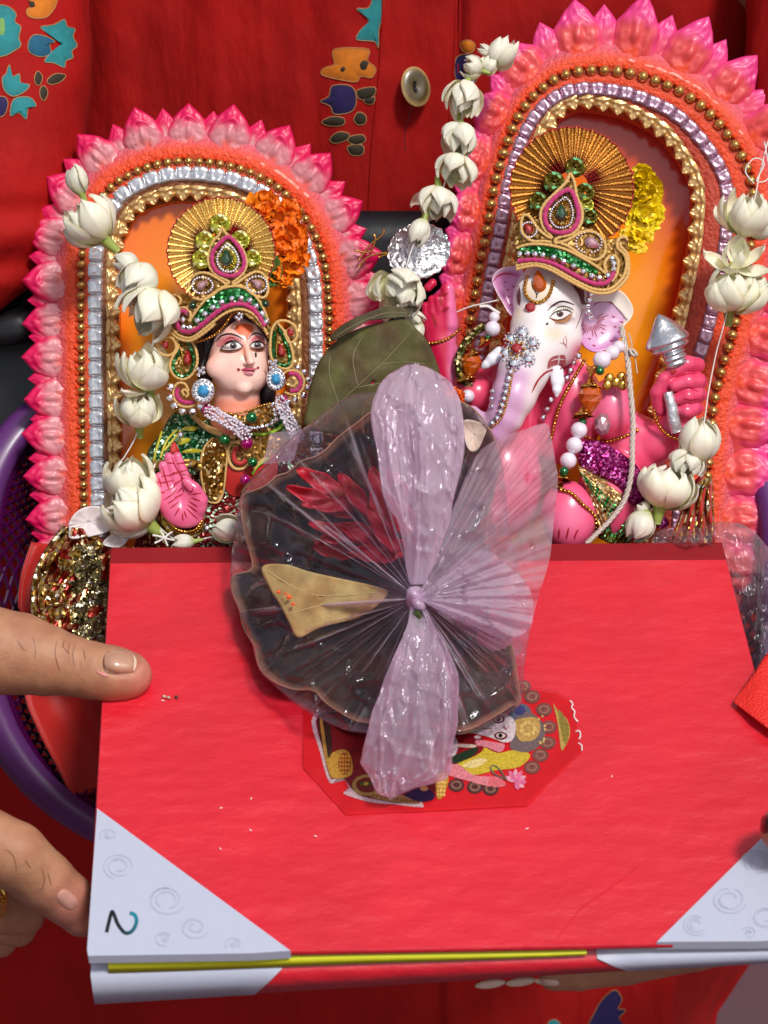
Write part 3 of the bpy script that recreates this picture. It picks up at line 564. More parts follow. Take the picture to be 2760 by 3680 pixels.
def thumbdisp(P):
    P = P.copy()
    for cx, w_, d in ((205, 4, 5), (222, 4, 3.5), (268, 4, 5), (190, 3, 2), (285, 3, 2)):
        m = (P[:, 1] < 2470) & (P[:, 1] > 2280); P[:, 2] -= m * d * np.exp(-((P[:, 0] - cx - 14 * np.sin((P[:, 1] - 2280) / 60)) / w_) ** 2) * np.exp(-((P[:, 1] - 2370) / 75.) ** 2)
    d = np.hypot((P[:, 0] - 436) / 66, (P[:, 1] - 2380) / 42); zt = book_z(436, 2400) + 150; P[:, 2] -= np.where(P[:, 2] > zt - 60, 9 * np.exp(-((d - 1.05) / .22) ** 2), 0)
    return P
hand = chain(th, 14) + [el((-520, 2760, 760), (330, 520, 260), 8)] + chain([(-420, 2900, 1000, 170), (-150, 3000, 1240, 150), (50, 3075, 1240, 124), (160, 3165, 1190, 108), (240, 3230, 1150, 96), (292, 3290, 1120, 78)], 14) + chain([(-480, 3100, 900, 150), (-230, 3190, 1010, 120), (-40, 3275, 980, 84), (90, 3290, 900, 72)], 12) + chain([(-480, 3000, 700, 140), (-200, 3260, 760, 100), (60, 3330, 760, 74)], 12) + chain([(-520, 3100, 600, 120), (-260, 3330, 620, 84), (0, 3380, 640, 62)], 12)
sculpt(hand, 9, 16, skinc, body, thumbdisp)
sculpt(chain([(3300, 2900, 1500, 220), (3060, 2950, 1420, 130), (2900, 2972, 1400, 104), (2840, 2978, 1385, 98), (2814, 2980, 1378, 84)], 12) + [el((3380, 3150, 1200), (300, 480, 220))] + chain([(3300, 3200, 1250, 150), (2760, 3345, 1280, 90), (2500, 3412, 1250, 78), (2250, 3466, 1230, 74), (2080, 3496, 1220, 64), (1990, 3508, 1215, 54)], 12) + chain([(3300, 3300, 1100, 150), (2500, 3370, 1100, 80), (1900, 3440, 1100, 55)], 12) + chain([(3300, 3300, 1000, 150), (2500, 3340, 1000, 70), (1790, 3420, 1010, 50)], 12), 10, 16, skinc, body)
body.tube(smooth([(-520, 2760, 740), (-850, 2480, 420), (-1000, 2100, 80), (-850, 1500, -300), (-300, 500, -620), (300, -300, -900), (1400, -500, -1000), (2600, -300, -900), (3300, 500, -620), (3700, 1500, -300), (3820, 2100, 80), (3700, 2480, 420), (3380, 2760, 740)], 5), 230, 20, SK)
body_b = bvh(body); bodyo = obj('body', body, M['skin'], person)
def nail(cx, cy, rx, ry, rot, col, off=3.5, bulge=7):
    g = G(); t = radians(rot); pts = []
    for a in np.linspace(0, 2 * pi, 16, endpoint=False):
        x = rx * (abs(cos(a)) ** .7) * np.sign(cos(a)); y = ry * (abs(sin(a)) ** .75) * np.sign(sin(a)); pts.append((cx + x * cos(t) - y * sin(t), cy + x * sin(t) + y * cos(t)))
    dpoly(g, body_b, pts, col, off, 6, 2, bulge, 800); return obj('fingernail', g, M['nail'], bodyo)
nail(434, 2377, 59, 40, 6, lin(184, 138, 114))
g = G(); dpoly(g, body_b, [(478, 2352), (490, 2372), (488, 2400), (478, 2412), (482, 2380)], lin(226, 200, 180), 11, 2, 3, 1, 800); dstroke(g, body_b, [(378, 2352), (372, 2372), (376, 2402), (392, 2416), (430, 2422)], 5, lin(110, 62, 44), 4)
dstroke(g, body_b, [(348, 2412), (372, 2424), (392, 2430)], 7, lin(222, 130, 140), 4); dstroke(g, body_b, [(384, 2342), (420, 2338), (448, 2341)], 3, lin(100, 60, 44), 4)
for p in ([(206, 2300), (198, 2340), (206, 2385), (218, 2410)], [(232, 2300), (222, 2330)], [(270, 2312), (262, 2350), (266, 2390)], [(226, 2322), (240, 2340), (252, 2350)], [(250, 2310), (244, 2345)], [(120, 2290), (128, 2330), (124, 2370)], [(300, 2330), (306, 2370)], [(60, 2300), (90, 2340)]): dstroke(g, body_b, p, 3, lin(122, 76, 52), 2.5)
obj('skin_crease', g, M['inks'], bodyo); g = G()
for p in ([(20, 3050), (50, 3080), (60, 3130)], [(90, 3090), (110, 3120)], [(150, 3120), (160, 3170), (140, 3210)], [(172, 3135), (184, 3180)]): dstroke(g, body_b, p, 3, lin(122, 76, 52), 2.5)
obj('skin_crease', g, M['inks'], bodyo)
nail(242, 3232, 40, 27, 42, lin(205, 150, 135)); nail(2752, 2962, 20, 34, 8, lin(34, 22, 26)); nail(1966, 3530, 44, 12, 6, lin(222, 190, 170), 2, 4)
g = G()
for (x, y) in ((1872, 3528), (1762, 3536)): g.ell((x, y, 1085), (58, 17, 10), 12, 7, lin(226, 198, 176), -8)
o = obj('fingernail', g, M['nail'], bodyo)
g = G(); rc = np.array((-10, 3236, 1040)); ring = [(rc[0] + 26 * cos(a), rc[1] + 78 * sin(a) * .8, rc[2] + 84 * cos(a + .5)) for a in np.linspace(0, 2 * pi, 30, endpoint=False)]
g.tube(ring, 12, 8, closed=True)
for k in range(6): g.ell((4 + 10 * cos(k), 3236 + 14 * sin(k), 1135), 9, 8, 6)
o = obj('ring', g, M['beadgold'], person)
# ================================================================ basket, handbag, cloths
bask = thing('basket', (1360, 3250, -600), 'round purple plastic basket with a diamond mesh wall around the statues', 'basket')
def rim(t, s=1.0):
    c, s_ = cos(t), sin(t); n = 2 / (3.2 if s_ < 0 else 2.7); ry = 860 if s_ < 0 else 1010
    return 1360 + s * 1440 * abs(c) ** n * np.sign(c), 2130 + s * ry * abs(s_) ** n * np.sign(s_)
TH = np.linspace(0, 2 * pi, 160, endpoint=False)
def bw(t, d):       # wall: d = 0 at the rim, 1 at the floor
    x, y = rim(t, 1 - .30 * d ** .8); return (x, y, -140 - 700 * d + min(0, y - 2130) * .5 * (1 - .6 * d))
g = G(); g.grid([[(rim(t, s)[0], rim(t, s)[1], z + min(0, rim(t)[1] - 2130) * .5) for s, z in ((1.0, -230), (1.035, -180), (1.045, -120), (1.03, -85), (.99, -75), (.965, -92), (.955, -135))] for t in TH], wrap=True); obj('rim', g, M['plastrim'], bask)
g = G(); g.grid([[bw(t, d) for d in (0, .05, .1)] for t in TH], wrap=True); g.grid([[bw(t, d) for d in (.96, 1)] + [tuple(np.array(bw(t, 1)) * (.5, .5, 1) + (680, 1065, -6))] + [(1360, 2130, -900)] for t in TH], wrap=True); obj('wall_band', g, M['plast'], bask)
g = G(); nb = 150
for k in range(nb):
    for sgn in (1, -1):
        t0 = 2 * pi * k / nb; x0 = rim(t0)[0]
        if x0 > 800 and x0 < 2500: continue
        P = [bw(t0 + sgn * d * .42, .1 + .86 * d) for d in np.linspace(0, 1, 16)]; g.tube(P, 7.5, 4, flat=1.6)
for d in (.1,): g.tube([bw(t, d) for t in TH], 10, 5, closed=True)
obj('mesh_wall', g, M['plast'], bask, False, kind='stuff')

bag = thing('handbag', (-100, 1500, -560), 'black handbag with two padded straps hanging behind the arch at the left edge', 'handbag')
g = G(); g.tube(smooth([(-300, 925, -480), (0, 930, -430), (90, 925, -440), (170, 935, -500), (260, 960, -620)], 8), 68, 14, flat=.6); obj('strap', g, M['blackl'], bag)
g = G(); g.tube(smooth([(-300, 1190, -480), (0, 1180, -440), (100, 1160, -450), (190, 1150, -520), (280, 1140, -640)], 8), 66, 14, flat=.6); obj('strap', g, M['blackl'], bag)
g = G(); g.grid([[(x, y, -640 - 60 * cos(x / 90) * .3) for y in np.linspace(760, 1640, 9)] for x in np.linspace(-700, 1650, 14)]); obj('bag_body', g, M['blackl'], bag, solid=40)

lin_ = thing('red_lining_cloth', (400, 3000, -400), 'plain red cloth lining the basket below the pink arch at left', 'cloth')
g = G(); rows = []
for t in np.linspace(0, 1, 46):
    e = smooth([(118, 1950), (75, 2060), (62, 2180), (110, 2260), (100, 2480), (150, 2620), (215, 2760), (270, 2890), (345, 2985), (420, 3010)], 5)[int(t * 45)]
    rows.append([(e[0] + d * 620 + 10 * sin(9 * d + t * 9), e[1] + d * 60, -170 - 330 * d ** 1.2 - 60 * sin(pi * min(1, d * 3)) + 30 * sin(t * 14 + d * 5) + 16 * nz((e[0] + d * 600, e[1], 3), .006)) for d in np.linspace(0, 1, 26)])
g.grid(rows); obj('cloth', g, M['redcloth'], lin_, solid=5)
g = G(); g.tube([(r[0][0], r[0][1], r[0][2] + 4) for r in rows], 7, 6); obj('hem', g, M['redcloth'], lin_)
g = G(); g.grid([[(x, y, -300 - (x - 2500) * .1 + 40 * nz((x, y, 8), .004)) for y in np.linspace(1500, 2200, 20)] for x in np.linspace(2480, 3000, 16)]); o = obj('red_lining_cloth', g, M['redcloth'], None, solid=5); o['label'] = 'dark red cloth fold in the basket to the right of the orange arch'; o['category'] = 'cloth'

br = thing('lace_cloth', (280, 2330, 40), 'gold and silver sequined lace cloth bunched left of the folder', 'lace cloth')
g = G(); rows = []; EL = smooth(q(13, (470, 990), (400, 1080), (330, 1190), (270, 1310), (240, 1400), (232, 1520), (240, 1640), (235, 1720), (300, 1800)), 5); ER = smooth(q(13, (640, 1010), (800, 1130), (810, 1180), (805, 1260), (790, 1400), (785, 1560), (775, 1700), (772, 1780), (780, 1880)), 5)
for i in range(len(EL)):
    row = []
    for d in np.linspace(0, 1, 30):
        p = EL[i] * (1 - d) + ER[i] * d; row.append((p[0], p[1], 30 + 60 * sin(pi * d) ** .6 + 26 * nz((p[0], p[1], 1), .018) + 14 * sin(d * 22 + i * .5)))
    rows.append(row)
g.grid(rows); lb = bvh(g); obj('cloth', g, glitter('lace_ground', lin(140, 30, 16), 420, .5, .3, .8, hi=(1, .75, .35, 1)), br, solid=4)
g = G()
for pts, w_ in (([(470, 1000), (400, 1090), (330, 1200), (275, 1320), (250, 1420), (245, 1560), (255, 1700)], 26), ([(500, 1020), (440, 1120), (370, 1230), (320, 1350), (300, 1440), (300, 1560), (330, 1720)], 20)): dcord(g, lb, q(13, *pts), w_ * .5, (1, 1, 1, 1), 6, False, 4)
for k, c in enumerate([(480, 1270), (390, 1500), (430, 1620), (540, 1180), (700, 1120)]):
    cx, cy = q(13, c)[0]; dpoly(g, lb, [(cx + 26 * cos(a), cy + 22 * sin(a)) for a in np.linspace(0, 6.28, 7)[:6]], (1, 1, 1, 1), 6, 3, 3, 10)
for p in ([(420, 1200), (440, 1310), (390, 1400), (330, 1480), (360, 1600), (380, 1700)], [(520, 1180), (530, 1300), (480, 1380), (440, 1440), (490, 1560), (520, 1680)], [(560, 1120), (600, 1060), (700, 1080)], [(350, 1400), (480, 1420)], [(340, 1560), (500, 1540)], [(440, 1230), (560, 1250)]): dcord(g, lb, q(13, *p), 5, (1, 1, 1, 1), 5, False, 4)
obj('gold_braid', g, M['brocade'], br)
g = G(); sq = G(); sq.ell((0, 0, 0), (7.5, 7.5, 3.5), 7, 4, how='loc')
cnt = 0
for i in range(4200):
    x, y = random.uniform(500, 800), random.uniform(1120, 1830); d = nz((x, y, 4), .009)
    if not ((x > 540 - 20 * sin(y / 60) and y < 1420 and x < 730) or (y >= 1380 and x > 470 + (y - 1380) * .15 and d > -.22)): continue
    px, py = q(13, (x, y))[0]; W_ = drape(lb, [(px, py)], 4)[0]
    a = rng.normal(size=3) * .5; n_ = TC + a; n_ /= np.linalg.norm(n_); t1 = np.cross(n_, RX); t1 /= np.linalg.norm(t1); t2 = np.cross(n_, t1)
    R = 5.5 * U; P = [W_ + n_ * 2.5 * U] + [W_ + R * (cos(k) * t1 + sin(k) * t2) for k in np.linspace(0, 2 * pi, 6, endpoint=False)]; g.world(P, [(0, 1 + k, 1 + (k + 1) % 6) for k in range(6)]); cnt += 1
obj('sequin_patch', g, M['brocadeg'], br, False, kind='stuff')
g = G(); rows = []
for t in np.linspace(0, 1, 20):
    x = 480 + 440 * t; rows.append([(x + 10 * sin(d * 6), 1895 + d * 130 - 40 * sin(t * 3), -20 + 50 * d + 30 * sin(t * 25 + d * 2)) for d in np.linspace(0, 1, 12)])
g.grid(rows); o = obj('pleated_skirt_cloth', g, glitter('maroon_gold_glitter', lin(110, 15, 15), 800, .5, .35, hi=(1, .7, .3, 1)), None, solid=4); o['label'] = 'maroon and gold glitter cloth gathered at the goddess statue foot above the folder'; o['category'] = 'cloth'
g = G(); rows = []
for t in np.linspace(0, 1, 24):
    P0 = smooth([(2395, 1960), (2440, 1860), (2470, 1760), (2530, 1700)], 8)[int(t * 23)]; P1 = smooth([(2560, 2010), (2570, 1930), (2560, 1840), (2560, 1740)], 8)[int(t * 23)]
    rows.append([tuple(P0[:2] * (1 - d) + P1[:2] * d) + (40 + 22 * sin(d * 20 + t * 4) + 10 * nz((t * 90, d * 90, 1), .06),) for d in np.linspace(0, 1, 22)])
g.grid(rows); rb = bvh(g); o = thing('lace_cloth', (2500, 2010, 40), 'gold striped red lace cloth at the foot of the orange arch', 'lace cloth'); obj('cloth', g, M['redcloth'], o, solid=4)
g = G()
for k in range(7):
    f = k / 6; dcord(g, rb, [(2400 + 150 * f, 1985), (2440 + 122 * f, 1880), (2480 + 80 * f, 1780), (2535 + 20 * f, 1715)], 7 if k % 2 else 4, (1, 1, 1, 1), 8, False, 3)
obj('gold_braid', g, M['brocade'], o)
# red net ribbon at the right edge
g = G(); rows = []
EA = smooth([(2860, 2260), (2760, 2345), (2711, 2417), (2638, 2520)], 8); EB = smooth([(2960, 2760), (2860, 2670), (2760, 2617), (2640, 2526)], 8)
for i in range(len(EA)):
    rows.append([tuple(EA[i] * (1 - d) + EB[i] * d) for d in np.linspace(0, 1, 16)])
rows = [[(x, y, book_z(x, y) + 26 + 34 * sin(pi * min(1, (x - 2630) / 260)) + 12 * nz((x, y, 0), .012)) for x, y in r] for r in rows]
g.grid(rows); o = obj('net_ribbon', g, M['net'], None, solid=4); o['label'] = 'corner of red net cloth folded over the right edge of the folder'; o['category'] = 'ribbon'

# ================================================================ arches behind the statues
def petal_mesh(name, ca, cb, cc, detail=1, seed=0):
    nu, nv = 21, 27; A = np.zeros((nu, nv, 3)); C_ = np.zeros((nu, nv, 4))
    for i in range(nu):
        for j in range(nv):
            u = i / (nu - 1) * 2 - 1; v = j / (nv - 1)
            wd = .5 * (.82 + .18 * sin(pi * v / .6)) if v < .5 else .49 * (1 - ((v - .5) / .5) ** 1.4) ** .9 
            if v < .5: wd = .5 * (.84 + .16 * sin(pi * v))
            x = u * max(wd, .012) * (1 + .03 * sin(v * 17 + seed)); y = v * 1.0
            z = .24 * (1 - u * u) ** .6 * (sin(pi * min(1, v * .95 + .05)) ** .5) + .08 * v
            if detail:
                r = sqrt((x / .30) ** 2 + ((y - .42) / .30) ** 2); z += .085 * exp(-((r - 1) / .09) ** 2) + .06 * exp(-((r - .72) / .09) ** 2) * (1 + .6 * sin(atan2(y - .42, x) * 13))
                rt = sqrt((x / .10) ** 2 + ((y - .40 - .05 * 1) / .17) ** 2); z += .14 * max(0, 1 - rt ** 2) - .02 * exp(-((rt - 1.2) / .2) ** 2)
                z += .03 * exp(-((abs(u) - .8) / .1) ** 2) * (v < .75)
                if v > .7: z += .05 * exp(-(u / .25) ** 2) * (1 - v) * 3 * abs(sin(v * 30))
            z += .07 * noise.noise(Vector((x * 9, y * 9, seed)))
            A[i, j] = (x, y, z); e = max(v * 1.15 - .12, abs(u) * .45 + v * .5 - .05); e += .13 * noise.noise(Vector((x * 6, y * 5, seed + 3)))
            C_[i, j] = mixc(ca, cb, float(sstep(.02, .32, e))) if e < .42 else mixc(cb, cc, float(sstep(.42, .72, e)))
    g = G(); back = A.copy(); back[..., 2] = -.12; g.grid(A * (1, 1, 1), C_.reshape(-1, 4), how='loc')
    per = [A[i, 0] for i in range(nu)] + [A[-1, j] for j in range(1, nv)] + [A[i, -1] for i in range(nu - 2, -1, -1)] + [A[0, j] for j in range(nv - 2, 0, -1)]
    pc = [C_[i, 0] for i in range(nu)] + [C_[-1, j] for j in range(1, nv)] + [C_[i, -1] for i in range(nu - 2, -1, -1)] + [C_[0, j] for j in range(nv - 2, 0, -1)]
    per = np.array(per); bk = per.copy(); bk[:, 2] = -.2; g.grid(np.array([per, bk]).transpose(1, 0, 2), np.repeat(np.array(pc), 2, 0), wrap=True, how='loc')
    me = mdata(name, g); me.materials.append(M['paintlump']); return me
def simple_mesh(name, fn, mat, sm=True): g = G(); fn(g); me = mdata(name, g, None, sm); me.materials.append(mat); return me
def m_bead(g): g.ell((0, 0, 0), (.5, .5, .45), 12, 8, how='loc')
def m_link(g):
    nu, nv = 13, 13; A = np.zeros((nu, nv, 3))
    for i in range(nu):
        for j in range(nv):
            u, v = i / 6 - 1, j / 6 - 1; r = sqrt((u / .62) ** 2 + (v / .62) ** 2)
            z = .34 * (1 - u ** 6) ** .5 * (1 - v ** 8) ** .5 + .05 * exp(-((r - 1) / .25) ** 2) + .09 * noise.noise(Vector((u * 1.9, v * 1.9, 3))) + .05 * noise.noise(Vector((u * 4, v * 4, 8))) - .02
            A[i, j] = (u * .5, v * .5, z)
    g.grid(A, how='loc')
def m_scal(g):
    nu, nv = 13, 13; A = np.zeros((nu, nv, 3))
    for i in range(nu):
        for j in range(nv):
            u, v = i / 6 - 1, j / 12; wd = .5 * (1 - v ** 1.7) ** .7 * (1 + .15 * sin(v * 14)) + .02
            z = .3 * (1 - u * u) ** .6 * (1 - v * .4) + .12 * exp(-((abs(u) - .5) / .2) ** 2) * abs(sin(v * 9)) + .15 * exp(-((v - .25) ** 2 + u * u * .25) / .02) - .02
            A[i, j] = (u * wd, v, z)
    g.grid(A, how='loc')
ME = {}
OR, PK, HP, SP = lin(236, 70, 16), lin(236, 168, 172), lin(218, 10, 86), lin(214, 134, 142)
ME['petL'] = petal_mesh('lotus_petal', OR, SP, HP, 1, 1); ME['petL2'] = petal_mesh('small_lotus_petal', OR, SP, HP, 0, 2)
ME['petR'] = petal_mesh('lotus_petal', lin(234, 66, 12), lin(224, 74, 76), lin(230, 60, 134), 1, 5); ME['petR2'] = petal_mesh('small_lotus_petal', lin(234, 66, 12), lin(226, 70, 106), lin(232, 66, 140), 0, 7)
ME['bead'] = simple_mesh('gold_bead', m_bead, M['gold']); ME['link'] = simple_mesh('silver_link', m_link, M['silver']); ME['linkp'] = simple_mesh('silver_link', m_link, M['silver_pink']); ME['scal'] = simple_mesh('gold_scallop', m_scal, M['goldlump'])
def arch(root, path, zb, bead, sil, inn, ow, ph, pw, pstep, mp, mp2, ml, silw, scw, pc, panelz, t0=0, skip=lambda x, y: False, tiltf=0, ztop=0, phf=lambda n: 1):
    P = resample(smooth(path, 10), 12); T = np.gradient(P[:, :2], axis=0); T /= np.linalg.norm(T, axis=1)[:, None]; K = np.ones(15) / 15
    for a in (0, 1): T[:, a] = np.convolve(np.pad(T[:, a], 7, 'edge'), K, 'valid')
    T /= np.linalg.norm(T, axis=1)[:, None]; N = np.stack([T[:, 1], -T[:, 0]], 1)
    off = lambda o, n: (o[0] + (o[1] - o[0]) * (n[0] + 1) / 2) + (o[2] if len(o) > 2 else 0) * max(0, -n[1]) ** 2
    rows = []; cols = []; S = []
    y0, y1 = P[:, 1].min(), P[:, 1].max(); zz = lambda y: zb + ztop * (y1 - y) / (y1 - y0)
    prof = [(1, None, -150), (.97, None, -90), (.6, None, -28), (.25, None, -6), (.05, None, -12), (0, 0, -16), (0, .5, -4), (0, 1, -14), (1, 1, 0)]
    for p, n in zip(P, N):
        si, io, z = off(sil, n), off(inn, n), zz(p[1]); L_ = []
        ow_ = ow * phf(n)
        for o, dz in ((ow_, -170), (ow_ * .97, -110), (ow_ * .6, -34), (ow_ * .3, -8), (18, -8), (0, -20), (-si * .45, 2), (-si * .7, -8), (-si, -16), (-si - silw * .7, -6), (-io + 10, -22), (-io - scw * .5, -40), (-io - scw * .62, -70), (-io - scw * .66, panelz)):
            L_.append((p[0] + n[0] * o, p[1] + n[1] * o, z + dz + (0 if dz == panelz else 5 * nz((p[0] + n[0] * o, p[1] + n[1] * o, 0), .03))))
        rows.append(L_); io_ = OR; cols.append([HP, HP, mixc(HP, SP, .5), OR, OR, pc[2], OR, OR, pc[2], pc[2], pc[2], pc[2], pc[1], pc[1]])
    g = G(); g.grid(rows, np.array(cols).reshape(-1, 4)); obj('back_arch', g, M['paintlump'], root)
    E = np.array([r[-1] for r in rows]); c = (E[0] + E[-1]) / 2; g = G(); R_ = []; CC = []
    for e in E:
        R_.append([tuple(e * (1 - t) + c * t - np.array((0, 0, 60 * sin(t * pi / 2)))) for t in np.linspace(0, 1, 12)])
        CC.append([mixc(pc[1], pc[0], float(sstep(.0, .35, t))) for t in np.linspace(0, 1, 12)])
    g.grid(R_, np.array(CC).reshape(-1, 4)); pb = bvh(g); obj('back_panel', g, M['panel'], root)
    def along(step, o, start=0):
        Q = P[:, :2] + N * np.array([off(o, n) for n in N])[:, None]; s = np.concatenate([[0], np.cumsum(np.linalg.norm(np.diff(Q, axis=0), axis=1))])
        for d in np.arange(start, s[-1], step):
            x, y = np.interp(d, s, Q[:, 0]), np.interp(d, s, Q[:, 1]); nx, ny = np.interp(d, s, N[:, 0]), np.interp(d, s, N[:, 1]); yield x, y, nx, ny
    for x, y, nx, ny in along(bead * 1.02, (0, 0)):
        if not skip(x, y): inst('gold_bead', ME['bead'], root, (x, y, zz(y) - 4), ang(nx, ny), s=(bead * .86, bead * .98 * random.uniform(.9, 1.05), bead))
    for x, y, nx, ny in along(silw * 1.02, tuple(-v for v in sil)):
        if not skip(x, y): inst('silver_link', ME[ml], root, (x, y, zz(y) - 10), ang(nx, ny) + random.uniform(-2, 2), s=(silw * 1.05, silw, silw * .8))
    for x, y, nx, ny in along(scw * .98, tuple(-v + 12 for v in inn)):
        if not skip(x, y): inst('gold_scallop', ME['scal'], root, (x, y, zz(y) - 20), ang(-nx, -ny) + random.uniform(-4, 4), s=(scw * 1.25, scw * .86 * random.uniform(.9, 1.1), scw * .8))
    for x, y, nx, ny in along(pstep, (24, 24), t0):
        if not skip(x, y):
            r_ = random.uniform(.96, 1.05); inst('lotus_petal', ME[mp], root, (x, y, zz(y) - 48), ang(nx, ny) + random.uniform(-5, 5), 4 + tiltf + random.uniform(-5, 5), random.uniform(-8, 8), (pw * random.uniform(.95, 1.06) * random.choice((-1, 1)), ph * r_ * phf((nx, ny)), pw * .62))
            inst('small_lotus_petal', ME[mp2], root, (x + T[0, 0], y, zz(y) - 52), 0, s=(1, 1, 1)) if False else None
    for x, y, nx, ny in along(pstep, (24, 24), t0 + pstep / 2):
        if not skip(x, y): inst('small_lotus_petal', ME[mp2], root, (x, y, zz(y) - 62), ang(nx, ny) + random.uniform(-4, 4), 2, 0, (pw * .72, ph * .86 * random.uniform(.95, 1.05) * phf((nx, ny)), pw * .5))
    for x, y, nx, ny in along(24, (16, 16)):
        if not skip(x, y) and random.random() < .8: inst('paint_bump', ME['bump' + mp[3]], root, (x + random.uniform(-4, 4), y, zz(y) - 10), random.uniform(0, 180), s=random.uniform(14, 22))
    return pb
ME['bumpL'] = simple_mesh('paint_bump', lambda g: g.ell((0, 0, 0), (.5, .5, .5), 7, 5, how='loc', col=OR), M['paintlump']); ME['bumpR'] = ME['bumpL']
gd = thing('goddess_statuette', (750, 2040, -100), 'smaller statuette with a pale human face under the pink and silver arch', 'statuette')
archL = q(1, (380, 2200), (366, 2010), (358, 1790), (352, 1500), (347, 1200), (345, 900), (350, 720), (385, 585), (465, 450), (560, 385), (650, 350), (740, 333), (820, 332), (900, 338), (1000, 357), (1080, 385), (1160, 428), (1220, 475), (1270, 530), (1310, 590), (1345, 655), (1372, 730), (1388, 800), (1398, 900), (1402, 1050), (1402, 1300), (1400, 1600), (1385, 2200))
pL = arch(gd, archL, -215, 37, (50, 46, -4), (103, 112, 4), 150, 190, 148, 140, 'petL', 'petL2', 'link', 58, 62, (lin(255, 166, 40), lin(244, 120, 24), lin(140, 80, 40)), -95, 30)
eg = thing('elephant_headed_statuette', (2250, 2020, -100), 'larger statuette with a white elephant head under the orange and pink arch', 'statuette')
archR = q(2, (290, 2300), (350, 1850), (390, 1560), (415, 1400), (440, 1230), (470, 1050), (500, 900), (525, 750), (560, 620), (600, 510), (655, 415), (725, 345), (800, 300), (880, 282), (960, 280), (1050, 288), (1120, 305), (1190, 330), (1260, 360), (1330, 405), (1400, 470), (1465, 550), (1515, 630), (1548, 720), (1556, 840), (1545, 980), (1515, 1150), (1470, 1340), (1430, 1470), (1400, 1600), (1385, 1750), (1365, 2000), (1345, 2300))
pR = arch(eg, archR, -250, 46, (44, 92, 0), (92, 188, -20), 150, 250, 172, 172, 'petR', 'petR2', 'linkp', 52, 62, (lin(255, 160, 24), lin(206, 40, 14), lin(190, 60, 30)), -150, 120, ztop=-60, phf=lambda n: 1 - .45 * max(0, -n[0]) ** 1.3)
# ================================================================ helpers for jewellery
def zpoly(g, pts, zf, col=(1, 1, 1, 1), off=0, rings=3, n=4, pillow=0, sm=True, side=6):
    O = smooth([p[:2] for p in pts], n, True) if sm else np.array([p[:2] for p in pts], float); m = len(O); c = O.mean(0); P = [(c[0], c[1], zf(*c) + off + pillow)]
    for t in np.linspace(0, 1, rings + 1)[1:]:
        for p in O: x, y = c + (p - c) * t; P.append((x, y, zf(x, y) + off + pillow * (1 - t ** 3)))
    for p in O: P.append((p[0], p[1], zf(*p) + off - side))
    F = [(0, 1 + (i + 1) % m, 1 + i) for i in range(m)]
    for r in range(rings):
        for i in range(m): F.append((1 + r * m + i, 1 + r * m + (i + 1) % m, 1 + (r + 1) * m + (i + 1) % m, 1 + (r + 1) * m + i))
    return g.px(P, F, col)
def zcord(g, pts, zf, r=5, col=(1, 1, 1, 1), n=5, closed=False, off=0, res=7, twist=False):
    P = smooth([p[:2] for p in pts], n, closed); P = resample(P, max(3, r * .9), closed) if twist else P
    m = len(P); rr = np.array([r * (1 + (.16 if twist else 0) * sin(i * 2.1)) for i in range(m)])
    return g.tube([(x, y, zf(x, y) + off + r * .5) for x, y in P], rr, res, col, closed)
def m_stone(g):
    R = [(0, .22, .40), (1, .38, .30), (2, .5, .05), (3, .5, -.1)]; n = 8
    P = [(.0, .0, .42)]; F = []
    for k, r, z in R: P += [(r * cos(2 * pi * (i + .5 * (k % 2)) / n), r * sin(2 * pi * (i + .5 * (k % 2)) / n), z) for i in range(n)]
    F += [(0, 1 + i, 1 + (i + 1) % n) for i in range(n)]
    for k in range(3):
        for i in range(n):
            a, b_, c, d = 1 + k * n + i, 1 + k * n + (i + 1) % n, 1 + (k + 1) * n + (i + 1) % n, 1 + (k + 1) * n + i
            F += [(a, d, b_), (b_, d, c)] if k % 2 == 0 else [(a, d, c), (a, c, b_)]
    g.loc(P, F)
def m_drop(g, n=12):      # faceted tear-shaped gem, point up
    out = [(sin(a) * .5 * (1 if cos(a) < 0 else (1 - cos(a) * .45)), (-.5 * -cos(a) if cos(a) < 0 else .8 * cos(a))) for a in np.linspace(0, 2 * pi, n, endpoint=False)]
    P = [(0, 0, .38)] + [(x * .55, y * .55, .34) for x, y in out] + [(x, y, .08) for x, y in out] + [(x, y, -.1) for x, y in out]; F = [(0, 1 + i, 1 + (i + 1) % n) for i in range(n)]
    for k in range(2):
        for i in range(n): F += [(1 + k * n + i, 1 + (k + 1) * n + i, 1 + (k + 1) * n + (i + 1) % n), (1 + k * n + i, 1 + (k + 1) * n + (i + 1) % n, 1 + k * n + (i + 1) % n)]
    g.loc(P, F)
for nm, mt in (('stone', 'stone'), ('gemred', 'gemred'), ('gemblue', 'gemblue')): ME[nm] = simple_mesh('rhinestone' if nm == 'stone' else 'round_gem', m_stone, M[mt], False)
for nm, mt in (('dropred', 'gemred'), ('dropgreen', 'gemgreen'), ('droprose', 'gempink'), ('dropamber', 'amber')): ME[nm] = simple_mesh('drop_gem', m_drop, M[mt], False)
ME['gb'] = simple_mesh('gold_bead', lambda g: g.ell((0, 0, 0), .5, 9, 7, how='loc'), M['beadgold']); ME['pearl'] = simple_mesh('pearl_bead', lambda g: g.ell((0, 0, 0), .5, 18, 13, how='loc'), M['pearl'])
ME['greenb'] = simple_mesh('green_bead', lambda g: g.ell((0, 0, 0), .5, 14, 9, how='loc', col=lin(10, 110, 50)), M['gembead']); ME['magb'] = simple_mesh('magenta_bead', lambda g: g.ell((0, 0, 0), .5, 14, 9, how='loc', col=lin(190, 10, 120)), M['gembead'])
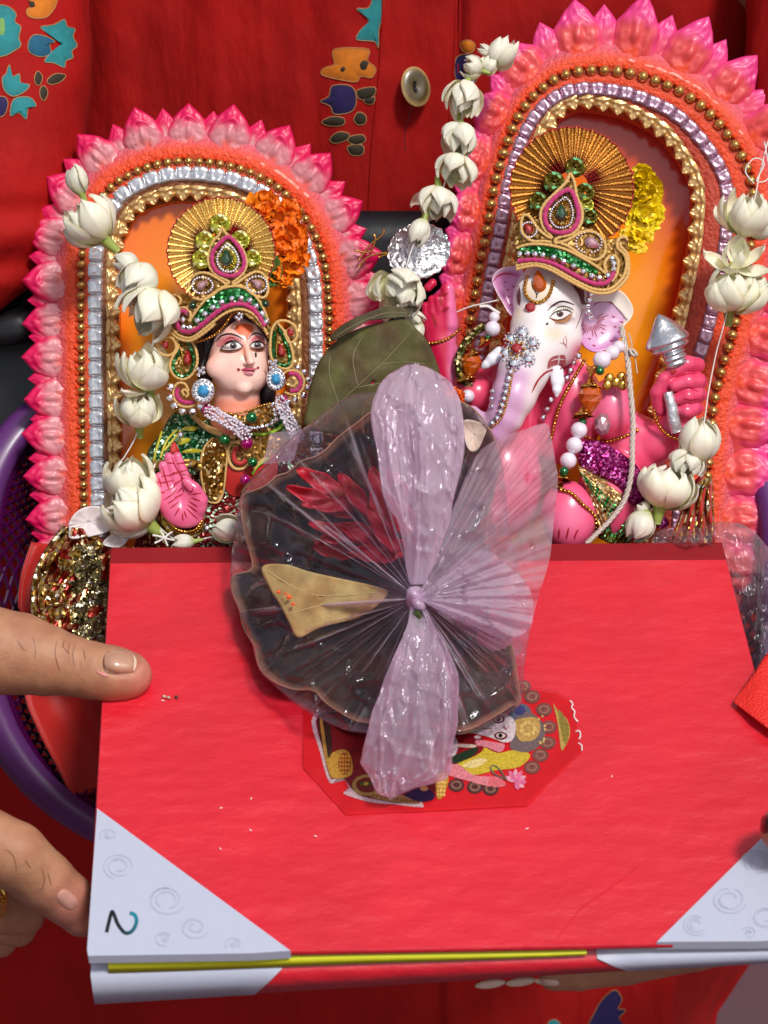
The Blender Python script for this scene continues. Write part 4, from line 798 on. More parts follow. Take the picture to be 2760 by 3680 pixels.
def m_cap(g):            # fluted bead cap, opening downwards
    A = []
    for i in range(20):
        a = 2 * pi * i / 20; f = 1 + .22 * cos(5 * a * 1.0); A.append([(r * cos(a) * (f if r > .2 else 1), y, r * sin(a) * (f if r > .2 else 1)) for r, y in ((.06, .35), (.14, .3), (.2, .15), (.34, 0), (.52, -.14), (.5, -.17), (.3, -.03))])
    g.grid(A, wrap=True, how='loc')
ME['cap'] = simple_mesh('gold_bead_cap', m_cap, M['beadgold'])
def m_amber(g):
    A = [];
    for i in range(9): a = 2 * pi * i / 9; A.append([(r * cos(a + (k % 2) * .35), y, r * sin(a + (k % 2) * .35)) for k, (r, y) in enumerate(((.12, .5), (.38, .36), (.5, .12), (.42, -.1), (.2, -.42), (.1, -.5)))])
    g.grid(A, wrap=True, how='loc'); g.f += [tuple(i * 6 for i in range(9)), tuple(i * 6 + 5 for i in range(9))]
ME['amber'] = simple_mesh('amber_crystal', m_amber, M['amber'], False)
def row(name, me, parent, pts, zf, size, step=None, off=0, jit=0):
    P = smooth([p[:2] for p in pts], 8) if step else np.array([p[:2] for p in pts]); P = resample(P, step) if step else P
    for x, y in P: inst(name, ME[me], parent, (x, y, (zf(x, y) if callable(zf) else zf) + off), random.uniform(0, 40), random.uniform(-12, 12), random.uniform(-12, 12), s=size * random.uniform(1 - jit, 1 + jit))
def drow(name, me, parent, b, pts, size, step, off=0):
    P = resample(smooth([p[:2] for p in pts], 8), step)
    for w_ in drape(b, P, off + size * .3, 0):
        mw = Matrix.Translation(Vector(w_)) @ CB @ Matrix.Rotation(random.uniform(0, 1), 4, 'Z') @ Matrix.Rotation(random.uniform(-.2, .2), 4, 'X') @ Matrix.Diagonal((size, size, size, 1)); instm(name, ME[me], parent, mw)
def fan(parent, cx, cy, r0, r1, z, N, ca, cb, ell_=1.0):
    g = G(); A = []; C_ = []; T_ = (0, .25, .5, .75, 1)
    for k in range(N * 4):      # each pleat: narrow flat ridge, two walls, narrow valley
        ph = k % 4; a = 2 * pi * (k // 4 + (0, .26, .5, .76)[ph]) / N; up = ph < 2; rr = r1 * (1 + .014 * up) * (1 + .01 * sin(k * .9))
        A.append([(cx + (r0 + (rr - r0) * t) * cos(a + .01 * sin(k // 4)), cy + (r0 + (rr - r0) * t) * sin(a) * ell_, z + (14 if up else -9) * (.25 + .75 * t) + 10 * t * t + 2 * sin(k // 4 * 2.3) * t) for t in T_])
        C_.append([mixc(ca, cb, float(sstep(.2, .42, t + .1 * sin(k * .25)))) for t in T_])
    g.grid(A, np.array(C_).reshape(-1, 4), wrap=True); o = obj('pleated_fan', g, M['fan'], parent, False)
    g = G(); g.tube([A[k][-1] for k in range(N * 4)], 2.6, 5, closed=True); obj('fan_edge', g, M['redcloth'], parent); return o
def sequin(parent, cx, cy, r, z, mat):
    g = G(); A = [[(cx + s_ * cos(a), cy + s_ * sin(a), z + d) for s_, d in ((r * .1, -2), (r * .18, 1), (r * .55, 3), (r * .85, 6), (r, 3), (r * .99, 0))] for a in np.linspace(0, 2 * pi, 24, endpoint=False)]; g.grid(A, wrap=True); obj('sequin', g, mat, parent)
def cords(name, parent, v, lst, zf, r, mat, off=0, closed=False):
    g = G()
    for p in lst: zcord(g, q(v, *p), zf, r, n=5, closed=closed, off=off, twist=True)
    return obj(name, g, mat, parent)
def patch(name, parent, v, pts, zf, mat, off=0, pillow=0, side=6): g = G(); zpoly(g, q(v, *pts), zf, off=off, pillow=pillow, side=side); return obj(name, g, mat, parent)

# ================================================================ the goddess statuette
e3 = lambda x, y, z, rx, ry, rz, **k: el((500 + x * .4219, 650 + y * .4219, z), (rx * .4219, ry * .4219, rz), **k)
c3 = lambda *p: [(500 + x * .4219, 650 + y * .4219, z, r) for x, y, z, r in p]
FS, FO = lin(252, 206, 192), lin(248, 134, 94)
def facec(P):
    out = []
    for p in P:
        x, y = (p[0] - 500) / .4219, (p[1] - 650) / .4219
        t = max(exp(-((x - 885) / 50) ** 2 - ((y - 1450) / 110) ** 2) * .55, exp(-((x - 900) / 190) ** 2 - ((y - 1240) / 55) ** 2) * .45, sstep(1800, 1900, y) * .75 + .0, exp(-((x - 600) / 60) ** 2 - ((y - 1480) / 110) ** 2) * .4, exp(-((x - 860) / 90) ** 2 - ((y - 1620) / 60) ** 2) * .25)
        out.append(mixc(FS, FO, float(min(1, t))))
    return np.array(out)
hd = G(); sculpt([e3(845, 1400, -25, 262, 300, 102), e3(842, 1560, -12, 262, 210, 96), e3(862, 1660, 0, 232, 182, 86), e3(892, 1765, 62, 62, 52, 22, k=16)] + chain(c3((905, 1390, 70, 9), (932, 1480, 88, 11), (948, 1540, 101, 13.5)), 10) + [e3(912, 1556, 90, 24, 18, 8, k=5), e3(972, 1548, 88, 20, 17, 8, k=5), e3(935, 1608, 84, 56, 16, 9, k=4), e3(932, 1640, 83, 46, 17, 9, k=4), e3(660, 1590, 45, 90, 90, 28, k=30)] + [e3(795, 1402, 74, 72, 30, 9, k=5), e3(1005, 1396, 62, 55, 28, 9, k=5)] + chain(c3((845, 1790, -40, 76), (835, 1900, -52, 80), (830, 2010, -60, 96)), 18), 3.4, 12, facec, hd)
hb = bvh(hd); head = obj('head', hd, M['enamel'], gd)
S3 = lambda *p: q(3, *p)
INK, WHT = lin(24, 14, 14), lin(238, 228, 225)
g = G(); ROSE = lin(205, 70, 95)
dpoly(g, hb, S3((655, 1400), (690, 1345), (760, 1315), (830, 1328), (880, 1372), (888, 1410), (850, 1375), (800, 1360), (745, 1375), (700, 1415)), mixc(ROSE, FS, .35), 1.2, 3, 3)
dpoly(g, hb, S3((940, 1390), (960, 1335), (1010, 1312), (1060, 1345), (1080, 1400), (1055, 1380), (1015, 1362), (970, 1372)), mixc(ROSE, FS, .35), 1.2, 3, 3)
for y, x0, x1, wob in ((1352, 700, 860, 12), (1368, 690, 870, 10), (1340, 720, 840, 10)): dstroke(g, hb, S3((x0, y + 30), ((x0 + x1) / 2, y - wob), (x1, y + 20)), 3, lin(170, 40, 60), 2)
for y, x0, x1 in ((1345, 955, 1066), (1330, 970, 1050)): dstroke(g, hb, S3((x0, y + 20), ((x0 + x1) / 2, y - 6), (x1, y + 18)), 3, lin(170, 40, 60), 2)
for x in range(690, 880, 16): dstroke(g, hb, S3((x, 1360 - 28 * sin((x - 680) / 200 * pi) + 22), (x - 4, 1330 - 28 * sin((x - 680) / 200 * pi) + 20)), 1.5, lin(140, 30, 50), 2.2)
dpoly(g, hb, S3((690, 1432), (740, 1440), (820, 1440), (880, 1418), (850, 1452), (780, 1468), (720, 1462), (690, 1448)), lin(150, 85, 60), 1.3, 2, 3); dpoly(g, hb, S3((945, 1420), (1000, 1430), (1070, 1415), (1060, 1445), (1010, 1460), (960, 1445)), lin(150, 85, 60), 1.3, 2, 3)
obj('eye_shadow', g, M['inks'], head)
for ex, ey, k, sc_ in ((0, 0, 0, 1), (1, 0, 1, 1)):
    g = G()
    if k == 0:
        dpoly(g, hb, S3((706, 1424), (740, 1388), (795, 1370), (845, 1384), (872, 1414), (835, 1432), (780, 1440), (735, 1438)), WHT, 2.4, 3, 4); ic = (803, 1402)
        dstroke(g, hb, S3((688, 1442), (720, 1402), (760, 1375), (805, 1364), (850, 1378), (888, 1412)), 7.5, INK, 4.6); dstroke(g, hb, S3((700, 1432), (760, 1446), (830, 1438), (880, 1414)), 2.6, lin(80, 40, 30), 4.4)
        dstroke(g, hb, S3((655, 1372), (700, 1322), (760, 1302), (830, 1316), (890, 1352)), 6, lin(50, 18, 22), 3)
        for x in range(695, 800, 14): dstroke(g, hb, S3((x, 1444), (x - 12, 1462)), 1.7, lin(60, 30, 20), 3)
    else:
        dpoly(g, hb, S3((948, 1406), (975, 1380), (1018, 1371), (1052, 1390), (1072, 1412), (1030, 1426), (985, 1427)), WHT, 2.4, 3, 4); ic = (1010, 1398)
        dstroke(g, hb, S3((940, 1410), (968, 1377), (1015, 1364), (1055, 1382), (1082, 1412)), 7, INK, 4.6); dstroke(g, hb, S3((945, 1410), (985, 1430), (1035, 1430), (1078, 1414)), 2.6, lin(80, 40, 30), 4.4)
        dstroke(g, hb, S3((930, 1352), (958, 1312), (1005, 1297), (1045, 1316), (1072, 1362)), 5.5, lin(50, 18, 22), 3)
        for x in range(1000, 1075, 13): dstroke(g, hb, S3((x, 1436), (x + 6, 1456)), 1.6, lin(60, 30, 20), 3)
    dpoly(g, hb, S3(*[(ic[0] + 30 * cos(a), ic[1] + 28 * sin(a)) for a in np.linspace(0, 6.283, 9)[:8]]), lin(70, 66, 66), 3.3, 2, 3); dpoly(g, hb, S3(*[(ic[0] + 17 * cos(a), ic[1] + 17 * sin(a)) for a in np.linspace(0, 6.283, 9)[:8]]), INK, 3.9, 2, 3)
    dpoly(g, hb, S3(*[(ic[0] - 8 + 5 * cos(a), ic[1] - 9 + 5 * sin(a)) for a in np.linspace(0, 6.283, 7)[:6]]), WHT, 4.3, 1, 3); obj('painted_eye', g, M['inks'], head)
g = G(); LP = lin(196, 70, 100)
dpoly(g, hb, S3((868, 1612), (895, 1594), (918, 1590), (935, 1600), (955, 1588), (980, 1594), (1005, 1602), (975, 1612), (935, 1614)), LP, 1.4, 3, 4); dpoly(g, hb, S3((880, 1617), (935, 1618), (985, 1614), (975, 1640), (935, 1652), (898, 1642)), mixc(LP, WHT, .18), 1.4, 3, 4)
dstroke(g, hb, S3((866, 1612), (905, 1612), (935, 1617), (975, 1611), (1004, 1600)), 3, lin(110, 20, 45), 2.4); dpoly(g, hb, S3((835, 1598), (855, 1596), (858, 1618), (838, 1620)), lin(130, 25, 45), 1.5, 1, 3); dpoly(g, hb, S3((1004, 1584), (1022, 1582), (1020, 1602), (1003, 1602)), lin(130, 25, 45), 1.5, 1, 3)
obj('painted_lips', g, M['inks'], head)
g = G(); dpoly(g, hb, S3((818, 1262), (832, 1228), (880, 1215), (945, 1222), (975, 1250), (960, 1290), (935, 1322), (920, 1362), (905, 1325), (850, 1300)), lin(236, 100, 50), 1.6, 3, 4); dpoly(g, hb, S3((985, 1468), (1000, 1462), (1002, 1498), (990, 1504)), INK, 2, 1, 3)
dstroke(g, hb, S3((905, 1562), (915, 1570), (928, 1566)), 4, lin(150, 60, 60), 1.5); dstroke(g, hb, S3((955, 1564), (970, 1562)), 4, lin(150, 60, 60), 1.5); None
obj('forehead_mark', g, M['inks'], head)
HAIR = lin(28, 20, 22); g = G(); sculpt([e3(800, 1380, -62, 345, 345, 84), e3(1090, 1760, -80, 80, 210, 40, k=20), e3(560, 1620, -80, 70, 160, 40, k=20)], 6, 10, None, g)
hair = obj('hair', g, mk('painted_hair', lin(28, 20, 22), .4, bump=(900, .5, 4, (1, .2, 1))), head)
g = G(); dpoly(g, hb, S3((520, 1560), (500, 1420), (520, 1330), (620, 1230), (740, 1130), (850, 1090), (850, 1165), (780, 1205), (700, 1275), (640, 1350), (590, 1440), (562, 1560)), (1, 1, 1, 1), 5, 5, 3, 2); dpoly(g, hb, S3((850, 1090), (960, 1110), (1050, 1180), (1110, 1290), (1120, 1400), (1085, 1350), (1020, 1240), (950, 1185), (850, 1160)), (1, 1, 1, 1), 5, 5, 3, 2)
obj('hairline', g, hair.data.materials[0], head)
# crown
zc = lambda x, y: 118 - ((x - 838) / 190) ** 2 * 66 + (y - 1130) * .10
crown = patch('crown', gd, 3, [(300, 1290), (262, 1180), (320, 1090), (340, 1010), (300, 975), (420, 1130), (430, 1180), (520, 1040), (430, 960), (420, 860), (500, 785), (600, 770), (590, 690), (620, 560), (690, 400), (870, 560), (920, 700), (900, 790), (1000, 765), (1080, 820), (1095, 920), (1070, 1060), (1120, 1200), (1100, 1300), (1020, 1190), (900, 1085), (800, 1085), (640, 1190), (440, 1345)], zc, M['board'], 0)
fan(crown, 500 + 697 * .4219, 650 + 600 * .4219, 70, 192, 58, 50, lin(120, 10, 12), lin(250, 210, 120))
for (x, y, r, m_) in ((690, 370, 92, 'gyellow'), (560, 512, 86, 'gyellow'), (530, 668, 84, 'gyellow'), (860, 505, 84, 'gyellow'), (965, 662, 80, 'gyellow')): p = S3((x, y))[0]; sequin(crown, p[0], p[1], r * .4219, 82 + x * .004, M[m_])
cords('gold_cord', crown, 3, [[(700, 388), (680, 460), (620, 530), (588, 640), (600, 730), (655, 800), (740, 845), (765, 862), (745, 880), (690, 845), (590, 790), (500, 790), (432, 850), (420, 930), (455, 990), (530, 1012), (610, 985), (690, 920), (760, 880)],
    [(700, 388), (740, 450), (830, 520), (890, 600), (915, 700), (890, 780), (820, 850), (795, 872), (820, 880), (900, 822), (990, 775), (1060, 800), (1095, 880), (1095, 950), (1060, 995), (980, 975), (890, 900)],
    [(430, 1195), (500, 1090), (580, 1000), (670, 935), (760, 902), (850, 900), (940, 935), (1010, 1010), (1060, 1090), (1100, 1200)],
    [(262, 985), (320, 975), (355, 1015), (335, 1060), (290, 1110), (272, 1190), (300, 1280), (370, 1330), (450, 1335), (540, 1275), (640, 1195), (720, 1135), (810, 1098), (890, 1098), (970, 1135), (1040, 1215), (1095, 1310)],
    [(250, 1010), (300, 1005), (312, 1030), (270, 1090), (252, 1180), (262, 1270), (330, 1340), (440, 1362), (560, 1290), (650, 1215)], [(340, 1085), (390, 1080), (430, 1110), (440, 1160), (425, 1195)]], zc, 5.4, M['cord'], 1)
cords('magenta_cord', crown, 3, [[(415, 1130), (370, 1108), (330, 1140), (318, 1200), (345, 1262), (410, 1288), (480, 1268), (560, 1205), (640, 1135), (720, 1080), (800, 1052), (880, 1050), (950, 1080), (1010, 1140), (1070, 1235)]], zc, 9.5, M['cordp'], 1)
cords('magenta_cord', crown, 3, [[(752, 478), (690, 530), (632, 600), (620, 690), (660, 770), (745, 808), (830, 800), (888, 735), (888, 650), (850, 565), (795, 500)]], zc, 8.5, M['cordp'], 3, True)
patch('glitter_strip', crown, 3, [(455, 1195), (520, 1090), (600, 1000), (680, 950), (760, 922), (850, 918), (930, 950), (1000, 1020), (1060, 1110), (1075, 1190), (1020, 1120), (950, 1060), (860, 1030), (780, 1035), (690, 1075), (590, 1150), (500, 1225)], zc, M['ggreen'], 4)
patch('glitter_heart', crown, 3, [(745, 520), (700, 580), (665, 660), (680, 730), (745, 770), (820, 755), (850, 690), (835, 610), (790, 545)], zc, M['gyellow'], 5, 4)
row('rhinestone', 'stone', crown, S3((375, 1180), (380, 1245), (435, 1250), (497, 1188), (562, 1132), (630, 1078), (705, 1032), (790, 1002), (870, 998), (942, 1020), (998, 1068), (1045, 1130), (1080, 1200)), zc, 25, None, 9)
row('seed_bead', 'pearl', crown, S3((748, 535), (700, 590), (668, 650), (672, 710), (710, 760), (760, 775), (815, 760), (845, 700), (838, 640), (800, 575), (760, 540)), zc, 8.5, 9.5, 11)
row('seed_bead', 'gb', crown, S3((745, 575), (708, 630), (695, 680), (715, 722), (755, 735), (795, 715), (805, 665), (780, 610), (750, 580)), zc, 6.5, 7.5, 12)
x, y = S3((742, 672))[0]; inst('drop_gem', ME['dropgreen'], crown, (x, y, zc(x, y) + 12), 0, s=(46, 46, 46))
for cx, cy, rt in ((530, 890, -60), (1012, 882, 58)):
    x, y = S3((cx, cy))[0]; inst('drop_gem', ME['droprose'], crown, (x, y, zc(x, y) + 9), rt, s=(32, 34, 34))
    pts = [(x + 34 * cos(a) * (1.2 if (cos(a) > 0) == (cx < 700) else .95), y + 29 * sin(a)) for a in np.linspace(0, 6.283, 22)[:-1]]; row('seed_bead', 'pearl', crown, pts, zc, 8, None, 7)
row('gold_bead', 'gb', crown, S3((478, 1375), (560, 1352), (640, 1312), (700, 1262), (745, 1205), (785, 1145), (830, 1112)), lambda x, y: 96 - ((x - 850) / 170) ** 2 * 66, 11, 10.5); row('gold_bead', 'gb', crown, S3((895, 1118), (960, 1150), (1020, 1215), (1062, 1270), (1100, 1330)), lambda x, y: 104 - ((x - 850) / 170) ** 2 * 66, 10, 9.5)
row('rhinestone', 'stone', crown, S3((850, 1130), (825, 1160), (868, 1165), (850, 1180), (875, 1135)), 108, 15)
g = G()
for p in ((455, 1060), (1075, 1045)): x, y = S3(p)[0]; g.ell((x, y, zc(x, y) + 6), 15, 12, 9, lin(15, 60, 30))
obj('green_bead', g, M['gembead'], crown)
# ear ornaments
zo = lambda x, y: 62 - abs(x - 838) * .10
for sgn in (0, 1):
    if sgn == 0:
        P1 = [(330, 1305), (420, 1340), (480, 1430), (495, 1540), (460, 1640), (380, 1690), (300, 1660), (262, 1580), (285, 1500), (325, 1440), (330, 1370), (285, 1300), (210, 1295), (160, 1350), (160, 1440), (215, 1485), (275, 1480), (315, 1430), (300, 1360), (250, 1330), (200, 1350)]
        P2 = [(330, 1340), (400, 1365), (450, 1450), (462, 1545), (430, 1630), (375, 1665), (315, 1640), (290, 1580), (315, 1505), (350, 1440)]; gm = ((410, 1520), (34, 60)); gm2 = (222, 1395); ec = (545, 1790, 100, 108); tp_ = (520, 1620)
    else:
        P1 = [(1180, 1215), (1240, 1290), (1290, 1400), (1312, 1510), (1290, 1585), (1230, 1600), (1160, 1560), (1120, 1480), (1118, 1370), (1130, 1270), (1180, 1200), (1260, 1195), (1325, 1240), (1345, 1320), (1310, 1375), (1260, 1365), (1235, 1310), (1255, 1270)]
        P2 = [(1178, 1255), (1225, 1320), (1265, 1420), (1285, 1510), (1265, 1565), (1215, 1570), (1160, 1520), (1145, 1440), (1145, 1350), (1160, 1280)]; gm = ((1212, 1455), (34, 55)); gm2 = (1288, 1293); ec = (1165, 1690, 82, 100); tp_ = (1140, 1560)
    pp_ = thing  # (kept local)
    orn = patch('ear_ornament', gd, 3, P1[:11], zo, M['board'], 0)
    cords('gold_cord', orn, 3, [P1], zo, 5.6, M['cord'], 1); cords('green_cord', orn, 3, [P2], zo, 5.5, M['ggreen'], 4); cords('green_cord', orn, 3, [[(P2[0][0] + 6, P2[0][1] + 40), (gm[0][0] - 42, gm[0][1] - 30), (gm[0][0] - 40, gm[0][1] + 50)]], zo, 2.6, M['beadgold'], 5)
    x, y = S3(gm[0])[0]; inst('drop_gem', ME['dropred'], orn, (x, y, zo(x, y) + 8), 0 if sgn == 0 else 10, s=(gm[1][0] * .84, gm[1][1] * .7, 30)); x, y = S3(gm2)[0]; inst('round_gem', ME['gemred'], orn, (x, y, zo(x, y) + 6), 0, s=(26, 32, 26))
    x, y = S3(ec[:2])[0]; g = G(); A = [[(x + ec[2] * .4219 * r * cos(a), y + ec[3] * .4219 * r * sin(a), 78 + d) for r, d in ((.0, 2), (.5, 2), (.62, 9), (.72, 4), (.95, 4), (1, -2), (.9, -8))] for a in np.linspace(0, 2 * pi, 28, endpoint=False)]
    g.grid(A, wrap=True); er = obj('round_earring', g, M['silver'], gd)
    inst('round_gem', ME['gemblue'], er, (x, y, 86), 10, s=(ec[2] * .44, ec[3] * .44, 34))
    for k in range(16): a = 2 * pi * k / 16; inst('rhinestone', ME['stone'], er, (x + ec[2] * .4219 * .8 * cos(a), y + ec[3] * .4219 * .8 * sin(a), 84), k * 22, s=(12, 12, 12))
    for k in range(10): a = 2 * pi * k / 10; inst('rhinestone', ME['stone'], er, (x + ec[2] * .4219 * .52 * cos(a), y + ec[3] * .4219 * .52 * sin(a), 86), k * 22, s=(7, 7, 7))
    for dx, dy in ((0, 0), (-22, -20), (26, 14), (-14, 30), (24, -26)): x, y = S3((tp_[0] + dx, tp_[1] + dy))[0]; inst('rhinestone', ME['stone'], er, (x, y, 82), dx, s=16)
cl_ = cords('magenta_curl', gd, 3, [[(330, 1760), (320, 1820), (350, 1870), (420, 1890), (470, 1880)]], zo, 8.5, M['cordp'], 1); cords('gold_cord', cl_, 3, [[(420, 1790), (390, 1730), (330, 1725), (292, 1780), (300, 1860), (350, 1915), (430, 1925), (490, 1900)], [(385, 1830), (365, 1790), (395, 1780), (420, 1815), (400, 1840)]], zo, 4.8, M['cord'], 2)
row('rhinestone', 'stone', cl_, S3((270, 1755), (262, 1845), (300, 1915), (370, 1965), (455, 1965), (520, 1920)), zo, 31, None, 6)
cl_ = cords('magenta_curl', gd, 3, [[(1275, 1640), (1340, 1650), (1378, 1715), (1350, 1780), (1285, 1790)]], zo, 8.5, M['cordp'], 1); cords('gold_cord', cl_, 3, [[(1230, 1640), (1280, 1615), (1360, 1630), (1405, 1700), (1380, 1790), (1300, 1820), (1240, 1800)], [(1300, 1680), (1335, 1700), (1325, 1745), (1285, 1745)]], zo, 4.5, M['cord'], 2)
row('rhinestone', 'stone', cl_, S3((1350, 1590), (1405, 1625), (1440, 1690), (1435, 1760), (1400, 1830), (1330, 1860), (1270, 1880)), zo, 22, None, 4)
# robed body
e11 = lambda x, y, z, rx, ry, rz, **k: el((400 + x * .4219, 1350 + y * .4219, z), (rx * .4219, ry * .4219, rz), **k)
c11 = lambda *p: [(400 + x * .4219, 1350 + y * .4219, z, r) for x, y, z, r in p]
g = G(); sculpt([e11(1050, 760, -110, 420, 470, 120), e11(900, 1350, -60, 620, 320, 130, k=40)] + chain(c11((620, 430, -95, 62), (470, 700, -70, 66), (480, 900, -30, 62), (600, 1230, 20, 60)), 20) + chain(c11((1400, 430, -95, 62), (1600, 800, -60, 66)), 20), 6.5, 20, lambda P: np.array([mixc(lin(20, 90, 45), lin(120, 15, 20), float(sstep(1690, 1740, p[1] + (p[0] - 650) * .3))) for p in P]), g)
rbv = bvh(g); robe = obj('robe', g, glitter('glitter_robe', (1, 1, 1, 1), 1000, .5, .35, hi=(.6, 1, .7, 1), vcol=True), gd)
S11 = lambda *p: q(11, *p)
def dp(name, parent, b, pts, mat, off=3, pillow=6, n=3, col=(1, 1, 1, 1)): g = G(); dpoly(g, b, pts, col, off, 5, n, pillow); return obj(name, g, mat, parent)
g = G()
for s_ in ([(430, 480), (380, 640), (360, 740)], [(560, 460), (470, 560), (420, 700)], [(590, 470), (500, 580), (450, 640)]): dcord(g, rbv, S11(*s_), 5, (1, 1, 1, 1), 5, False, 1)
for s_ in ([(600, 460), (640, 430), (740, 440), (700, 470), (620, 465)], [(570, 545), (660, 530), (665, 560), (580, 590)], [(600, 650), (690, 620), (790, 640), (700, 660)]): dpoly(g, rbv, S11(*s_), (1, 1, 1, 1), 4, 2, 4, 2)
obj('yellow_stroke', g, mk('yellow_paint', lin(190, 180, 50), .4, bump=(900, .6, 4)), robe)
dp('bronze_sash', robe, rbv, S11((870, 535), (950, 545), (985, 640), (975, 800), (950, 980), (900, 1075), (830, 1040), (775, 900), (765, 740), (810, 600)), M['gbrown'], 16, 8)
g = G(); dcord(g, rbv, S11((870, 530), (800, 600), (765, 720), (770, 880), (800, 1000)), 4.5, (1, 1, 1, 1), 5, False, 14); dcord(g, rbv, S11((950, 545), (985, 660), (975, 800), (955, 980), (905, 1080), (810, 1070)), 4, (1, 1, 1, 1), 5, False, 14); dcord(g, rbv, S11((690, 340), (780, 430), (900, 495), (1060, 530)), 8, (1, 1, 1, 1), 5, False, 12); dcord(g, rbv, S11((720, 350), (800, 420), (920, 470), (1060, 500)), 5, (1, 1, 1, 1), 5, False, 10); dcord(g, rbv, S11((1110, 580), (1040, 570), (1000, 620), (1000, 720), (1050, 790), (1130, 790), (1180, 740)), 6, (1, 1, 1, 1), 5, False, 14); dcord(g, rbv, S11((1220, 800), (1260, 740), (1320, 700)), 6, (1, 1, 1, 1), 5, False, 14)
obj('gold_cord', g, M['cord'], robe)
dp('red_blouse', robe, rbv, S11((970, 770), (1100, 700), (1350, 600), (1420, 800), (1300, 980), (1100, 1030), (980, 980)), M['redcloth'], 5, 8); dp('gold_bodice', robe, rbv, S11((1000, 520), (1200, 480), (1420, 450), (1500, 600), (1320, 700), (1180, 800), (1050, 780), (1000, 680)), M['board'], 10, 10)
g = G(); dcord(g, rbv, S11((1085, 620), (1050, 640), (1050, 720), (1100, 750), (1150, 720)), 9, (1, 1, 1, 1), 5, False, 18); obj('maroon_curl', g, M['redcloth'], robe)
g = G(); dcord(g, rbv, S11((1180, 495), (1300, 500), (1400, 470), (1460, 420)), 7, lin(165, 210, 60), 5, False, 16); dcord(g, rbv, S11((1200, 840), (1250, 770), (1340, 700)), 5, lin(150, 190, 50), 5, False, 16); obj('lime_cord', g, M['inks'], robe)
hbn = lambda x, y: 8 + 60 * max(0, 1 - ((x - 860) / 120) ** 2) ** .5 + (y - 1470) * .1
patch('gold_choker', gd, 11, [(960, 330), (1080, 370), (1180, 300), (1280, 250), (1350, 240), (1380, 330), (1330, 400), (1200, 425), (1060, 410)], hbn, M['gbrown'], 8, 6)
row('gold_bead', 'gb', gd, S11((930, 300), (1000, 320), (1080, 322), (1180, 295), (1260, 262), (1350, 240)), hbn, 10.5, 10.5, 14); row('rhinestone', 'stone', gd, S11((1110, 430), (1180, 445), (1260, 440), (1340, 420), (1400, 380), (1390, 300), (1370, 250)), hbn, 20, 19, 12)
for p_, me_, s_ in (((1195, 355), 'greenb', 42), ((965, 545), 'greenb', 44), ((1203, 738), 'greenb', 38), ((810, 290), 'magb', 44), ((1152, 575), 'magb', 48), ((1140, 885), 'magb', 40), ((1470, 200), 'magb', 34)):
    x, y = S11(p_)[0]; inst('magenta_bead' if me_ == 'magb' else 'green_bead', ME[me_], gd, (x, y, (hbn(x, y) + 22 if y < 1560 else 62)), s=s_)
g = G()
for pts, r_ in (([(840, 310), (900, 340), (980, 385), (1060, 430), (1140, 500)], 20), ([(1440, 210), (1470, 290), (1510, 370), (1550, 450), (1600, 520)], 19)):
    for p in resample(smooth(S11(*pts), 6)[:, :2], 8):
        for k in range(9): a = 2 * pi * k / 9 + p[0]; rr = r_ + random.uniform(-3, 3); g.ell((p[0] + rr * cos(a) + random.uniform(-2, 2), p[1] + rr * sin(a) + random.uniform(-3, 3), hbn(*p) + 34 + rr * .5 * sin(a * 1.7)), 5.4, 6, 5)
obj('seed_bead_rope', g, M['pearl'], gd, kind='stuff')
x, y = S11((590, 505))[0]; row('rhinestone', 'stone', gd, [(x, y)], 15, 26); x, y = S11((815, 1300))[0]; row('rhinestone', 'stone', gd, [(x, y)], 70, 26)
dp('red_gem_patch', robe, rbv, S11((535, 560), (500, 630), (520, 660), (580, 650)), M['redcloth'], 14, 4)
# raised pink palm
PKH, RDL = lin(238, 118, 160), lin(170, 14, 40)
g = G(); zz_ = 95
sculpt([e11(605, 1075, zz_, 205, 205, 26), e11(640, 1190, zz_ - 4, 150, 110, 26, k=14), e11(735, 1060, zz_ + 12, 78, 130, 26, rot=-14, k=12), e11(480, 1040, zz_ + 6, 90, 150, 20, rot=-16, k=12), cut(e11(600, 1040, zz_ + 40, 60, 110, 24, rot=-10, k=12))] + chain(c11((430, 960, zz_ + 2, 17.5), (408, 860, zz_ + 6, 15.5)), 5) + chain(c11((485, 930, zz_ + 4, 18.5), (440, 765, zz_ + 12, 16)), 4) + chain(c11((560, 910, zz_ + 4, 19), (488, 690, zz_ + 16, 16)), 4) + chain(c11((650, 920, zz_ + 2, 20), (562, 690, zz_ + 12, 16.5)), 4) + chain(c11((760, 1060, zz_ + 14, 27), (705, 960, zz_ + 26, 22), (645, 905, zz_ + 32, 18)), 6), 3.2, 8, lambda P: np.array([mixc(PKH, lin(228, 88, 135), .5 + .5 * noise.noise(Vector(p) / 40)) for p in P]), g)
pbv = bvh(g); palm = obj('raised_palm', g, M['enamel'], gd); g = G()
